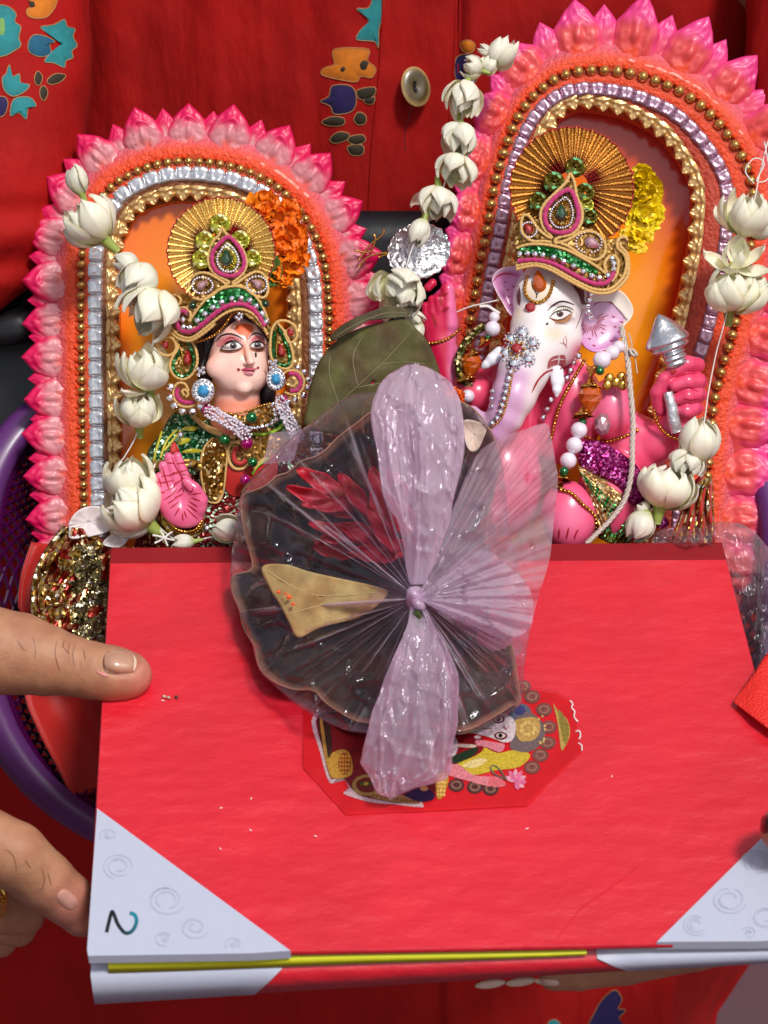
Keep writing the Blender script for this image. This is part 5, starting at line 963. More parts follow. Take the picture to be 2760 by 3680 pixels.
for s_ in ([(470, 740), (545, 750)], [(560, 750), (640, 742)], [(425, 855), (490, 850), (590, 820), (670, 795)], [(520, 830), (590, 815)], [(600, 840), (690, 850)], [(395, 905), (440, 912), (530, 890)], [(515, 690), (550, 780), (600, 870), (560, 920)], [(435, 780), (470, 900), (500, 990)], [(405, 870), (430, 950)], [(545, 920), (620, 870)], [(460, 980), (530, 950), (545, 910)], [(410, 1000), (460, 990)], [(445, 1060), (520, 1010), (560, 960)], [(480, 1090), (560, 1040)], [(500, 1130), (580, 1070)], [(535, 1200), (590, 1110)], [(560, 1000), (600, 960), (620, 1000)], [(540, 1040), (610, 1010)], [(605, 900), (625, 960), (680, 990), (700, 940)], [(690, 1010), (770, 1000)], [(680, 1040), (760, 1070)], [(660, 1070), (740, 1120)], [(650, 1100), (730, 1160)], [(640, 1130), (700, 1190), (740, 1225)], [(620, 1150), (640, 1210)], [(605, 1170), (610, 1240)], [(690, 880), (710, 895)]):
    dstroke(g, pbv, S11(*s_), 5, RDL, 1.6)
obj('painted_line', g, M['inks'], palm)
row('gold_bead', 'gb', gd, S11((455, 1180), (500, 1250), (560, 1310), (640, 1330), (720, 1310), (770, 1240)), 92, 14, 11); row('gold_bead', 'gb', gd, S11((440, 1160), (480, 1240), (550, 1330), (640, 1355), (740, 1320), (790, 1220)), 80, 11, 10)
g = G(); g.tube(smooth([(x, y, z) for (x, y), z in zip(S11((345, 830), (370, 770), (420, 750), (700, 750), (740, 780)), (10, 30, 40, 30, 10))], 6), 16, 8); g.tube(smooth([(x, y, z) for (x, y), z in zip(S11((400, 1060), (430, 1180), (520, 1330), (650, 1380), (780, 1290)), (40, 55, 62, 60, 50))], 6), 18, 8); obj('gold_sleeve_trim', g, M['brocade'], robe)
# ================================================================ the elephant-headed statuette
e9 = lambda x, y, z, rx, ry, rz, **k: el((1500 + x * .4219, 1000 + y * .4219, z), (rx * .4219, ry * .4219, rz), **k)
c9 = lambda *p: [(1500 + x * .4219, 1000 + y * .4219, z, r * .4219) for x, y, z, r in p]
e10 = lambda x, y, z, rx, ry, rz, **k: el((1900 + x * .4822, 1100 + y * .4822, z), (rx * .4822, ry * .4822, rz), **k)
c10 = lambda *p: [(1900 + x * .4822, 1100 + y * .4822, z, r * .4822) for x, y, z, r in p]
EW, EP, ED, EY = lin(236, 226, 226), lin(206, 140, 196), lin(214, 70, 112), lin(238, 205, 150)
def elec(P):
    out = []
    for p in P:
        x, y = (p[0] - 1500) / .4219, (p[1] - 1000) / .4219; c = EW
        cx = np.interp(y, [600, 900, 1100, 1300, 1500], [850, 800, 760, 700, 640])
        t = sstep(640, 860, y) * (1 - sstep(60, 190, abs(x - cx - 20))); c = mixc(c, EP, float(t) * .75)
        c = mixc(c, EP, .7 * float(sstep(760, 660, x) * sstep(500, 640, y)))
        c = mixc(c, EY, .5 * exp(-((x - 1160) / 110) ** 2 - ((y - 470) / 60) ** 2) + .45 * exp(-((x - 1130) / 60) ** 2 - ((y - 40) / 70) ** 2) + .4 * exp(-((x - 860) / 40) ** 2 - ((y - 300) / 60) ** 2))
        c = mixc(c, ED, float(sstep(1230, 1400, x + (y - 600) * .15) * sstep(480, 620, y)) * .9 + 0)
        out.append(c)
    return np.array(out)
ehd = G(); tr = c9((1030, 420, 25, 240), (1000, 600, 45, 225), (900, 800, 70, 208), (820, 1000, 90, 186), (745, 1180, 94, 152), (665, 1300, 92, 120), (560, 1250, 76, 84), (470, 1150, 62, 66))
sculpt([e9(1130, 190, -8, 318, 345, 106), e9(1205, 490, 8, 200, 270, 82)] + chain(tr, 20) + [e9(1000, 100, 52, 150, 120, 34, k=20), e9(1225, 330, 62, 120, 70, 16, k=12), cut(e9(1225, 250, 104, 120, 26, 18, k=10))], 5, 16, elec, ehd)
eb = bvh(ehd); ehead = obj('elephant_head', ehd, M['enamel'], eg)
S9 = lambda *p: q(9, *p); S10 = lambda *p: q(10, *p); S4 = lambda *p: q(4, *p); S2 = lambda *p: q(2, *p)
g = G(); RB = lin(165, 20, 40); BR_ = lin(110, 66, 40)
dpoly(g, eb, S9((1150, 290), (1190, 255), (1260, 235), (1320, 262), (1330, 290), (1270, 282), (1200, 285)), lin(225, 215, 200), 1.4, 2, 4)
dpoly(g, eb, S9((1132, 336), (1180, 350), (1250, 345), (1318, 300), (1300, 352), (1240, 382), (1180, 376)), lin(178, 120, 80), 1.5, 2, 4)
dpoly(g, eb, S9((1132, 330), (1165, 300), (1215, 278), (1270, 278), (1300, 294), (1262, 328), (1200, 350), (1160, 344)), WHT, 2.6, 3, 4)
dpoly(g, eb, S9((1185, 295), (1210, 280), (1240, 288), (1243, 312), (1222, 330), (1195, 322)), lin(88, 62, 56), 3.4, 2, 4); dpoly(g, eb, S9((1205, 300), (1222, 296), (1228, 312), (1212, 318)), INK, 4, 1, 4); dpoly(g, eb, S9((1198, 290), (1206, 288), (1206, 296), (1198, 297)), WHT, 4.6, 1, 3)
dstroke(g, eb, S9((1122, 340), (1160, 298), (1215, 272), (1275, 270), (1325, 296)), 5, INK, 5); dstroke(g, eb, S9((1128, 338), (1180, 356), (1240, 348), (1305, 300)), 4, BR_, 4)
dstroke(g, eb, S9((1150, 285), (1190, 252), (1250, 238), (1310, 256), (1330, 275)), 3.4, lin(60, 60, 45), 3); dstroke(g, eb, S9((1108, 278), (1150, 235), (1210, 200), (1270, 200), (1338, 226)), 6, INK, 3); dpoly(g, eb, S9((1095, 385), (1112, 376), (1116, 390), (1102, 398)), INK, 3, 1, 4)
for k in range(13): x = 1175 + k * 12; dstroke(g, eb, S9((x, 372 - max(0, k - 7) * 9), (x + 8 + k, 396 - max(0, k - 7) * 9)), 1.5, BR_, 3)
for k in range(8): x = 1168 + k * 19; yy = 268 - 22 * sin(k / 7 * pi); dstroke(g, eb, S9((x, yy + 12), (x - 2, yy - 6)), 1.3, lin(90, 100, 80), 3.4)
obj('painted_eye', g, M['inks'], ehead)
g = G()
dstroke(g, eb, S9((975, 975), (1020, 880), (1100, 800), (1200, 770), (1240, 760)), 7, RB, 2); dstroke(g, eb, S9((985, 960), (1050, 840), (1140, 780)), 5, RB, 2)
dpoly(g, eb, S9((1120, 700), (1160, 665), (1215, 655), (1258, 660), (1262, 750), (1215, 752), (1160, 745), (1110, 770)), mixc(RB, EW, .12), 1.8, 3, 3); dstroke(g, eb, S9((1208, 655), (1205, 700), (1200, 752)), 5, WHT, 3.2); dstroke(g, eb, S9((1140, 705), (1190, 688), (1256, 694)), 4, WHT, 3.2)
for s_ in ([(1260, 485), (1272, 530), (1268, 600)], [(1210, 545), (1250, 560), (1275, 590)], [(1250, 500), (1245, 540), (1270, 575)]): dstroke(g, eb, S9(*s_), 2.6, mixc(RB, EW, .25), 2)
for k in range(10): x = 1270 + k * 12; y = -10 + k * 18; dstroke(g, eb, S9((x, y + 14), (x + 26, y - 2), (x + 52, y + 4)), 3, lin(95, 35, 45), 2)
dpoly(g, eb, S9((1300, 0), (1420, 60), (1440, 200), (1400, 220), (1370, 130), (1320, 60)), lin(95, 35, 50), 1.5, 3, 3); dpoly(g, eb, S9((860, 60), (880, 120), (872, 230), (850, 200), (842, 120)), lin(120, 70, 80), 1.5, 2, 3)
dstroke(g, eb, S9((1410, 260), (1390, 330), (1350, 430)), 3, lin(120, 40, 60), 2)
dstroke(g, eb, S9((975, 10), (980, 70), (1015, 130), (1010, 170)), 4, INK, 3); dstroke(g, eb, S9((1095, 20), (1080, 70), (1025, 130), (1015, 170)), 4, INK, 3); dpoly(g, eb, S9((925, 0), (920, 90), (945, 160), (1000, 195), (1070, 185), (1130, 120), (1150, 20)), mixc(EW, EY, .5), 1, 3, 3)
obj('painted_line', g, M['inks'], ehead)
for k, pts in enumerate(([(1185, 800, 62, 62), (1195, 880, 74, 56), (1190, 950, 82, 38), (1186, 1000, 84, 16)], [(700, 640, 40, 60), (640, 690, 44, 52), (585, 735, 46, 34), (562, 755, 46, 20)])):
    g = G(); sculpt(chain(c9(*pts), 8), 3.5, 8, lambda P: np.tile(np.array(lin(236, 236, 244)), (len(P), 1)), g); obj('tusk', g, M['enamel'], ehead)
# ears
def ear(name, v, out, zf, rimcol, cin):
    g = G(); O = resample(smooth(q(v, *out), 5, True)[:, :2], 8, True); c = O.mean(0); m = len(O); R = []; C_ = []
    for p in O:
        R.append([(c[0] + (p[0] - c[0]) * t, c[1] + (p[1] - c[1]) * t, zf(*(c + (p - c) * t)) + 16 * t ** 6 - 14 * (1 - t * t)) for t in (0.02, .3, .55, .75, .88, .95, 1.0)] + [(c[0] + (p[0] - c[0]) * 1.02, c[1] + (p[1] - c[1]) * 1.02, zf(*p) - 4)] + [(p[0], p[1], zf(*p) - 26)])
        rc_ = rimcol(*p); C_.append([cin] * 4 + [mixc(cin, rc_, .6), rc_, rc_, rc_, rc_])
    g.grid(R, np.array(C_).reshape(-1, 4), wrap=True); b = bvh(g); return obj(name, g, M['enamel'], eg), b
earR, erb = ear('elephant_ear', 4, [(1120, 1190), (1200, 1178), (1300, 1180), (1370, 1210), (1425, 1300), (1415, 1370), (1370, 1420), (1340, 1500), (1280, 1560), (1190, 1595), (1120, 1570), (1075, 1510), (1062, 1430), (1085, 1350), (1110, 1280)], lambda x, y: 0 + (x - 2080) * -.22, lambda x, y: lin(240, 225, 205) if y < 1170 and x > 2110 else EP, mixc(EP, EW, .25))
g = G(); dpoly(g, erb, S4((1150, 1190), (1220, 1182), (1310, 1188), (1380, 1230), (1424, 1310), (1395, 1385), (1370, 1330), (1310, 1275), (1240, 1255), (1180, 1262), (1150, 1240)), lin(244, 234, 222), 2.5, 4, 3, 3)
dstroke(g, erb, S4((1170, 1290), (1200, 1265), (1270, 1262), (1340, 1300), (1388, 1370)), 5, RB, 4)
for k in range(15): a = radians(-30 + k * 12.5); x0, y0 = 1150 + 38 * cos(a), 1385 + 38 * sin(a); L_ = 60 + 25 * sin(k * 1.7); dstroke(g, erb, S4((x0, y0), (x0 + L_ * .5 * cos(a), y0 + L_ * .5 * sin(a) + 3), (x0 + L_ * cos(a), y0 + L_ * sin(a))), 3, RB, 2.4)
for (x, y) in ((1290, 1355), (1345, 1390), (1215, 1462), (1325, 1455), (1130, 1500), (1275, 1515), (1160, 1545), (1300, 1420)): dstroke(g, erb, S4((x, y), (x + 14, y + 8), (x + 20, y + 2)), 4, RB, 2.4)
dstroke(g, erb, S4((1105, 1395), (1075, 1450), (1085, 1520), (1110, 1565)), 4, RB, 3); obj('painted_line', g, M['inks'], earR)
earL, elb = ear('elephant_ear', 4, [(495, 1120), (520, 1065), (580, 1035), (650, 1030), (700, 1060), (700, 1200), (680, 1300), (640, 1360), (600, 1330), (560, 1260), (520, 1190)], lambda x, y: -20 + (x - 1820) * .25, lambda x, y: mixc(EP, EW, .5), mixc(EP, lin(200, 90, 140), .4))
g = G(); dstroke(g, elb, S4((500, 1130), (540, 1085), (600, 1075), (660, 1090)), 5, RB, 3)
for (x, y) in ((570, 1130), (590, 1180), (600, 1225), (625, 1160), (610, 1280)): dstroke(g, elb, S4((x, y), (x + 18, y + 2)), 4, RB, 2.4)
obj('painted_line', g, M['inks'], earL)
# pink body
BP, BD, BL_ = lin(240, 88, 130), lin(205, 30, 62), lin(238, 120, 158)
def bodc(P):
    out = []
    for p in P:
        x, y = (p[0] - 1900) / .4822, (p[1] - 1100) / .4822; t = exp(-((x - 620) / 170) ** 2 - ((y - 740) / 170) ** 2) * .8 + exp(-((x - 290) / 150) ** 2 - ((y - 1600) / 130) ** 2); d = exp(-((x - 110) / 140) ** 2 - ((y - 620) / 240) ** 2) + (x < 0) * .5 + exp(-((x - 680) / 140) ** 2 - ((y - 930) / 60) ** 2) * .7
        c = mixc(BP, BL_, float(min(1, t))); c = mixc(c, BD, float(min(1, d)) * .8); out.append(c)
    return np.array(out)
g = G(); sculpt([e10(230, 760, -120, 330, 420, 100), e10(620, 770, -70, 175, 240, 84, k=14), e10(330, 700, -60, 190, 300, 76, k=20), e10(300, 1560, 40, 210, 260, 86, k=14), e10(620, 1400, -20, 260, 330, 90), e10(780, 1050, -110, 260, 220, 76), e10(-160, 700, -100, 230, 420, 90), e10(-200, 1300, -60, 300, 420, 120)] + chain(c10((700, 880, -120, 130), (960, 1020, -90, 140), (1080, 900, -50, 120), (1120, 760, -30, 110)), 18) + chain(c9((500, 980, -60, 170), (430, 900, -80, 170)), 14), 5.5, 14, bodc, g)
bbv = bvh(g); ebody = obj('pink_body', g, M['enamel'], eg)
# hand gripping the mace (right), four bent fingers and a thumb
g = G(); PH = lambda P: np.array([mixc(lin(238, 92, 132), lin(214, 40, 84), float(np.clip((1260 - p[0] * .0 - 0) * 0 + .5 + .5 * noise.noise(Vector(p) / 50), 0, 1))) for p in P])
sculpt([e10(1130, 640, -25, 170, 240, 52), e10(1010, 640, -5, 86, 140, 40, k=12)] + chain(c10((1255, 440, 0, 60), (1180, 430, 34, 62), (1075, 480, 40, 52)), 6) + chain(c10((1270, 560, 0, 62), (1190, 560, 38, 62), (1090, 590, 40, 50)), 5) + chain(c10((1270, 660, 0, 58), (1190, 670, 36, 58), (1110, 690, 34, 46)), 5) + chain(c10((1250, 760, -5, 55), (1180, 780, 26, 56), (1125, 780, 20, 44)), 5) + chain(c10((980, 760, -5, 62), (965, 640, 22, 58), (1010, 540, 38, 46), (1060, 500, 44, 36)), 8), 4.2, 8, PH, g)
hb2 = bvh(g); gh = obj('gripping_hand', g, M['enamel'], eg); g = G()
for s_ in ([(1090, 530), (1180, 505), (1260, 500)], [(1120, 620), (1200, 610), (1270, 640)], [(1150, 690), (1220, 700), (1275, 690)], [(1100, 790), (1130, 850), (1200, 870)], [(990, 700), (1030, 740), (1040, 830)]): dstroke(g, hb2, S10(*s_), 4, lin(190, 20, 60), 2)
dpoly(g, hb2, S10((1050, 465), (1090, 455), (1100, 495), (1065, 505)), RB, 3, 2, 3); obj('painted_line', g, M['inks'], gh)
# mace: lathe along its own axis
g = G(); ax0, ax1 = np.array(S10((965, 60))[0] + (70,)), np.array(S10((1105, 440))[0] + (52,)); d_ = ax1 - ax0; L_ = np.linalg.norm(d_); d_ /= L_; n1 = np.cross(d_, (0, 0, 1)); n1 /= np.linalg.norm(n1); n2 = np.cross(d_, n1)
prof = [(0, 2), (.05, 14), (.14, 30), (.3, 52), (.42, 70), (.52, 80), (.57, 72), (.6, 62), (.63, 68), (.68, 60), (.72, 38), (.76, 44), (.8, 36), (.85, 42), (.9, 34), (.95, 38), (1.0, 30)]
P_ = smooth([(a, b, 0) for a, b in prof], 3); g.grid([[tuple(ax0 + d_ * L_ * t * 1.02 + (n1 * cos(a) * 1.05 + n2 * sin(a) * .8) * max(r, 1) * (1 + .05 * sin(3 * a + t * 9))) for t, r, _ in P_] for a in np.linspace(0, 2 * pi, 26, endpoint=False)], wrap=True); mace = obj('silver_mace', g, mk('smooth_silver_paint', lin(215, 215, 222), .24, .9, bump=(300, .5, 6)), eg)
g = G(); g.tube(smooth([S10((1035, 640))[0] + (40,), S10((1065, 740))[0] + (40,), S10((1080, 850))[0] + (34,), S10((1105, 930))[0] + (24,)], 6), np.linspace(20, 25, 19), 12); obj('mace_handle', g, M['silver'], mace)
# raised open hand at left
S16 = lambda *p: q(16, *p); e16 = lambda x, y, z, rx, ry, rz, **k: el((1250 + x * .5425, 100 + y * .5425, z), (rx * .5425, ry * .5425, rz), **k); c16 = lambda *p: [(1250 + x * .5425, 100 + y * .5425, z, r * .5425) for x, y, z, r in p]
g = G(); sculpt([e16(610, 1950, -60, 120, 190, 40)] + chain(c16((670, 1960, -50, 60), (665, 1850, -40, 50), (660, 1730, -36, 46)), 8) + chain(c16((610, 1880, -40, 40), (600, 1800, -30, 36)), 5) + chain(c16((560, 1880, -40, 34), (560, 1800, -36, 30)), 5) + chain(c16((520, 1900, -46, 30), (515, 1840, -44, 26)), 5) + chain(c16((530, 1720, -60, 28), (560, 1690, -60, 30)), 4) + chain(c16((610, 2100, -80, 110), (660, 2300, -100, 120), (800, 2500, -110, 140)), 20), 4.5, 9, lambda P: np.array([mixc(lin(206, 26, 74), lin(230, 110, 160), float(sstep(640, 690, (p[0] - 1250) / .5425))) for p in P]), g)
hb3 = bvh(g); oh = obj('open_hand', g, M['enamel'], eg); g = G()
for s_ in ([(610, 1770), (665, 1760)], [(620, 1880), (670, 1850)], [(610, 1760), (625, 1840)], [(560, 1900), (590, 1980)]): dstroke(g, hb3, S16(*s_), 11, RB, 2.5)
obj('painted_line', g, M['inks'], oh); drow('gold_bead', 'gb', eg, hb3, S16((470, 2080), (560, 2090), (660, 2060), (740, 2000)), 14, 12)
# crown
ze = lambda x, y: 124 - ((x - 2020) / 210) ** 2 * 50 + (y - 900) * .10
ec = patch('crown', eg, 4, [(655, 1030), (650, 900), (640, 800), (690, 695), (740, 690), (815, 740), (820, 640), (900, 560), (980, 480), (1005, 405), (1035, 430), (1060, 540), (1085, 640), (1090, 760), (1180, 790), (1245, 870), (1240, 960), (1190, 1010), (1255, 1075), (1235, 990), (1290, 940), (1330, 860), (1395, 850), (1385, 1000), (1390, 1080), (1320, 1185), (1220, 1205), (1100, 1150), (950, 1060), (800, 1010)], ze, M['board'], 0, 2)
p0 = S4((1022, 512))[0]; fan(ec, p0[0], p0[1], 62, 220, 40, 46, lin(110, 12, 10), lin(206, 142, 62))
for (x, y, r, m_) in ((1045, 372, 68, 'gdark'), (905, 470, 72, 'gdark'), (1110, 540, 66, 'gdark'), (1135, 700, 60, 'gdark'), (800, 600, 66, 'gdark'), (1120, 620, 50, 'gyellow')): p = S4((x, y))[0]; sequin(ec, p[0], p[1], r * .5425, 72, M[m_])
cords('gold_cord', ec, 4, [[(1012, 405), (985, 470), (910, 545), (838, 620), (815, 690), (835, 770), (880, 820), (890, 838), (870, 835), (800, 780), (745, 700), (705, 690), (688, 740), (700, 810), (760, 860), (840, 860), (890, 870)],
    [(1012, 405), (1040, 470), (1055, 560), (1090, 650), (1085, 740), (1030, 810), (940, 835), (908, 860), (930, 872), (1010, 845), (1090, 800), (1180, 805), (1240, 870), (1238, 945), (1180, 985), (1090, 955), (1000, 895), (950, 875)],
    [(660, 905), (740, 882), (860, 885), (980, 915), (1090, 970), (1190, 1030), (1255, 1078), (1238, 1020), (1262, 970), (1310, 960), (1330, 1010), (1320, 1080), (1285, 1125)],
    [(655, 1025), (780, 1005), (880, 1030), (980, 1085), (1080, 1140), (1180, 1180), (1280, 1175), (1360, 1100), (1385, 1020), (1370, 950), (1325, 905), (1330, 850), (1370, 832), (1392, 855)],
    [(660, 1045), (780, 1022), (880, 1050), (980, 1105), (1080, 1160), (1190, 1205), (1300, 1190), (1385, 1105), (1400, 1020), (1385, 940), (1345, 895), (1350, 865)]], ze, 6.2, M['cord'], 2)
cords('magenta_cord', ec, 4, [[(668, 992), (780, 985), (890, 1005), (990, 1055), (1080, 1105), (1180, 1142), (1260, 1130), (1305, 1060)]], ze, 9.5, M['cordp'], 2)
cords('magenta_cord', ec, 4, [[(1000, 520), (925, 560), (860, 635), (845, 710), (880, 785), (960, 805), (1035, 775), (1068, 690), (1050, 600), (1025, 540)]], ze, 9.5, M['cordp'], 5, True)
patch('glitter_strip', ec, 4, [(670, 912), (760, 895), (870, 900), (980, 935), (1090, 990), (1180, 1045), (1190, 1085), (1090, 1040), (980, 985), (870, 945), (760, 935), (670, 940)], ze, M['ggreen'], 5); patch('glitter_heart', ec, 4, [(985, 560), (900, 620), (870, 700), (900, 765), (960, 780), (1020, 750), (1042, 680), (1025, 600)], ze, M['gbrown'], 5, 4)
row('rhinestone', 'stone', ec, S4((678, 945), (730, 942), (780, 945), (832, 952), (903, 966), (970, 994), (1035, 1024), (1098, 1060), (1156, 1090), (1205, 1104), (1260, 1086), (1300, 1045), (1300, 1008), (1288, 975)), ze, 24, None, 9)
row('seed_bead', 'pearl', ec, S4((975, 570), (905, 630), (878, 700), (905, 755), (955, 772), (1010, 748), (1030, 680), (1015, 610), (985, 572)), ze, 7.5, 9, 10); row('seed_bead', 'gb', ec, S4((960, 610), (915, 655), (905, 700), (940, 745), (985, 735), (1000, 680), (975, 620)), ze, 6, 7.5, 11)
x, y = S4((952, 682))[0]; inst('drop_gem', ME['dropgreen'], ec, (x, y, ze(x, y) + 12), 0, s=(42, 44, 40))
for cx, cy, rt, nm_, rw in ((738, 785, 30, 'dropred', 30), (1150, 868, -115, 'droprose', 40)):
    x, y = S4((cx, cy))[0]; inst('drop_gem', ME[nm_], ec, (x, y, ze(x, y) + 9), rt, s=(rw, rw * 1.1, 32)); row('seed_bead', 'pearl', ec, [(x + rw * .95 * cos(a) - (8 if cx > 900 else 0) * (cos(a) < 0) * 2, y + rw * .9 * sin(a)) for a in np.linspace(0, 6.283, 22)[:-1]], ze, 7.5, None, 7)
# forehead jewels, brooch, chains
drow('gold_bead', 'gb', eg, eb, S9((935, -10), (915, 70), (925, 140), (975, 195), (1040, 205), (1105, 165), (1140, 100), (1155, 30)), 15, 13); 
for p_, me_, s_, o_ in (((1040, 50), 'dropamber', (50, 62, 30), 4), ((962, 252), 'gemred', (40, 40, 36), 6), ((845, 600), 'gemred', (42, 42, 40), 14)):
    w_ = drape(eb, S9(p_), o_)[0]; instm('drop_gem' if 'drop' in me_ else 'round_gem', ME[me_], eg, Matrix.Translation(Vector(w_)) @ CB @ Matrix.Rotation(radians(8), 4, 'Z') @ Matrix.Diagonal(s_ + (1,)))
for (x, y) in ((890, 462), (985, 555), (945, 690), (822, 728), (750, 640), (795, 520)):
    w_ = drape(eb, S9((x, y)), 8)[0]; ro = instm('brooch_stone', ME['stone'], eg, Matrix.Translation(Vector(w_)) @ CB @ Matrix.Diagonal((40, 40, 34, 1)))
    for k in range(10): a = 2 * pi * k / 10; w2 = drape(eb, [(1500 + x * .4219 + 23 * cos(a), 1000 + y * .4219 + 23 * sin(a))], 6)[0]; instm('rhinestone', ME['stone'], ro, Matrix.Translation(Vector(w2)) @ CB @ Matrix.Diagonal((10, 10, 10, 1)))
for k in range(8): a = 2 * pi * k / 8; w2 = drape(eb, [(1500 + 845 * .4219 + 27 * cos(a), 1000 + 600 * .4219 + 27 * sin(a))], 10)[0]; instm('gold_bead', ME['gb'], eg, Matrix.Translation(Vector(w2)) @ CB @ Matrix.Diagonal((13, 13, 13, 1)))
drow('rhinestone', 'stone', eg, eb, S9((792, 800), (778, 850), (762, 900), (752, 960), (735, 1030), (718, 1090), (700, 1150), (670, 1200), (625, 1245), (590, 1270)), 24, 24); drow('gold_bead', 'gb', eg, eb, S9((815, 790), (800, 870), (785, 960), (765, 1040), (745, 1120), (715, 1190), (670, 1240), (620, 1280)), 9, 9)
drow('rhinestone', 'stone', eg, eb, S9((380, 1100), (440, 1120), (500, 1180), (545, 1215)), 24, 24); drow('rhinestone', 'stone', eg, eb, S9((640, 960), (632, 1020), (636, 1090)), 18, 26)
drow('rhinestone', 'stone', eg, bbv, S9((1372, 662), (1330, 712), (1305, 782), (1272, 850)), 27, 32, 4); drow('rhinestone', 'stone', eg, bbv, S9((1135, 1035), (1103, 1112), (1070, 1185)), 27, 33, 4); row('rhinestone', 'stone', eg, S9((1478, 130), (1462, 185), (1452, 245), (1462, 300), (1480, 330)), 56, 22, 21)
drow('gold_bead', 'gb', eg, bbv, S10((415, 405), (330, 550), (250, 700), (205, 830), (170, 980)), 15, 13, 8); drow('gold_bead', 'gb', eg, bbv, S10((430, 975), (500, 1005), (570, 1012), (680, 985), (810, 925)), 14, 13, 2); drow('gold_bead', 'gb', eg, bbv, S10((240, 1370), (320, 1395), (400, 1475), (490, 1560), (500, 1650)), 16, 14, 4); drow('gold_bead', 'gb', eg, hb2, S10((932, 780), (955, 860), (1000, 930), (1060, 975), (1110, 990)), 15, 13, 2)
g = G()
for s_ in ([(225, 1735), (225, 1690), (232, 1660)], [(280, 1740), (290, 1690), (300, 1650)], [(340, 1740), (355, 1690), (372, 1665)]): dstroke(g, bbv, S10(*s_), 6, RB, 2)
obj('painted_line', g, M['inks'], ebody)
# pearl and amber necklace on a string
neck = [('pearl_bead', 'pearl', (672, 303), 46, 38), ('pearl_bead', 'pearl', (622, 348), 54, 46), ('pearl_bead', 'pearl', (546, 402), 66, 60), ('green_bead', 'greenb', (530, 482), 34, 76), ('pearl_bead', 'pearl', (375, 925), 62, 50), ('pearl_bead', 'pearl', (340, 1038), 62, 56), ('pearl_bead', 'pearl', (295, 1152), 62, 62), ('green_bead', 'greenb', (400, 862), 32, 46), ('green_bead', 'greenb', (262, 1232), 36, 70)]
nk = None
for nm_, me_, p_, s_, z in neck:
    x, y = S10(p_)[0]; inst(nm_, ME[me_], eg, (x, y, z + 22), random.uniform(0, 90), s=s_)
for p_, rt, s_ in (((470, 480), 60, 62), ((460, 590), 0, 76), ((400, 800), 0, 70), ((262, 1275), -10, 60), ((235, 1350), -20, 50)): x, y = S10(p_)[0]; inst('gold_bead_cap', ME['cap'], eg, (x, y, 80), rt, -12, s=s_)
x, y = S10((455, 690))[0]; inst('amber_crystal', ME['amber'], eg, (x, y, 78), -4, s=(92, 112, 84))
g = G(); cr = S10((550, 880))[0]; g.ell((cr[0], cr[1], 62), (32, 44, 30), 7, 6); obj('rose_crystal', g, M['gempink'], eg, False)
g = G()
for p_ in ((600, 540), (690, 530), (650, 570), (585, 590), (700, 590)): x, y = S10(p_)[0]; g.ell((x, y, 44), (19, 21, 7), 12, 6, rot=20)
obj('gold_coin_charm', g, M['beadgold'], eg)
S9z = lambda p, z: S9(p)[0] + (z,)
for p_, s_, me_, nm_ in (((655, 330), 40, 'pearl', 'pearl_bead'), ((640, 430), 58, 'pearl', 'pearl_bead'), ((430, 1005), 50, 'pearl', 'pearl_bead'), ((600, 500), 20, 'greenb', 'green_bead')): x, y = S9(p_)[0]; inst(nm_, ME[me_], eg, (x, y, 10), s=s_)
for p_, rt, s_ in (((570, 540), 30, 60), ((480, 640), 20, 56), ((400, 860), 10, 64), ((440, 840), 0, 50)): x, y = S9(p_)[0]; inst('gold_bead_cap', ME['cap'], eg, (x, y, 8), rt, -10, s=s_)
x, y = S9((455, 740))[0]; inst('amber_crystal', ME['amber'], eg, (x, y, 0), -10, s=(80, 90, 70))
g = G(); g.tube(smooth([S9z(p, z) for p, z in (((570, 400), -30), ((470, 480), -10), ((380, 600), 0), ((345, 740), 0), ((380, 850), 0), ((480, 930), -10))], 8), 15, 8); obj('glitter_garland', g, glitter('olive_glitter', lin(70, 70, 20), 800, .6, .3, hi=(1, .8, .4, 1)), eg)
# glitter sash and brocade dhoti
zs = lambda x, y: 76 - abs(x - 2150) * .08
sash = patch('magenta_sash', eg, 10, [(400, 1015), (480, 1000), (570, 1020), (680, 1090), (800, 1180), (860, 1290), (920, 1430), (925, 1500), (860, 1510), (760, 1470), (690, 1370), (580, 1290), (470, 1240), (375, 1180), (380, 1100)], zs, M['gmag'], 0, 12, 20)
patch('magenta_sash', eg, 10, [(960, 1520), (1050, 1620), (980, 1660), (930, 1600)], zs, M['gmag'], 0, 8, 20)
g = G(); O = []
for i in range(30):
    t = i / 29; a = np.array(S10((360 + 380 * t, 1195 + 190 * t ** 1.2))[0]); b_ = np.array(S10((420 + 120 * t, 1330 + 370 * t))[0]); O.append([tuple(a * (1 - d) + b_ * d) + (66 + 26 * sin(pi * d) + 3 * sin(d * 60) - 10 * t,) for d in np.linspace(0, 1, 40)])
cc = [[mixc(lin(196, 150, 96), lin(10, 140, 70), float(sstep(.3, .38, d) * (1 - sstep(.62, .72, d)) * (sin(t * 70) > -.5))) for d in np.linspace(0, 1, 40)] for t in np.linspace(0, 1, 30)]
g.grid(O, np.array(cc).reshape(-1, 4)); obj('brocade_wrap', g, glitter('green_gold_brocade', (1, 1, 1, 1), 800, .75, .3, .7, hi=(1, .95, .6, 1), vcol=True), eg, solid=4)
g = G(); g.grid([[S10((520 + 240 * t, 1430 + 190 * t + d * (300 - 80 * t)))[0] + (30 + 14 * sin(t * 16 + d * 5),) for d in np.linspace(0, 1, 16)] for t in np.linspace(0, 1, 24)]); obj('brocade_wrap', g, M['gdark'], eg, solid=4)
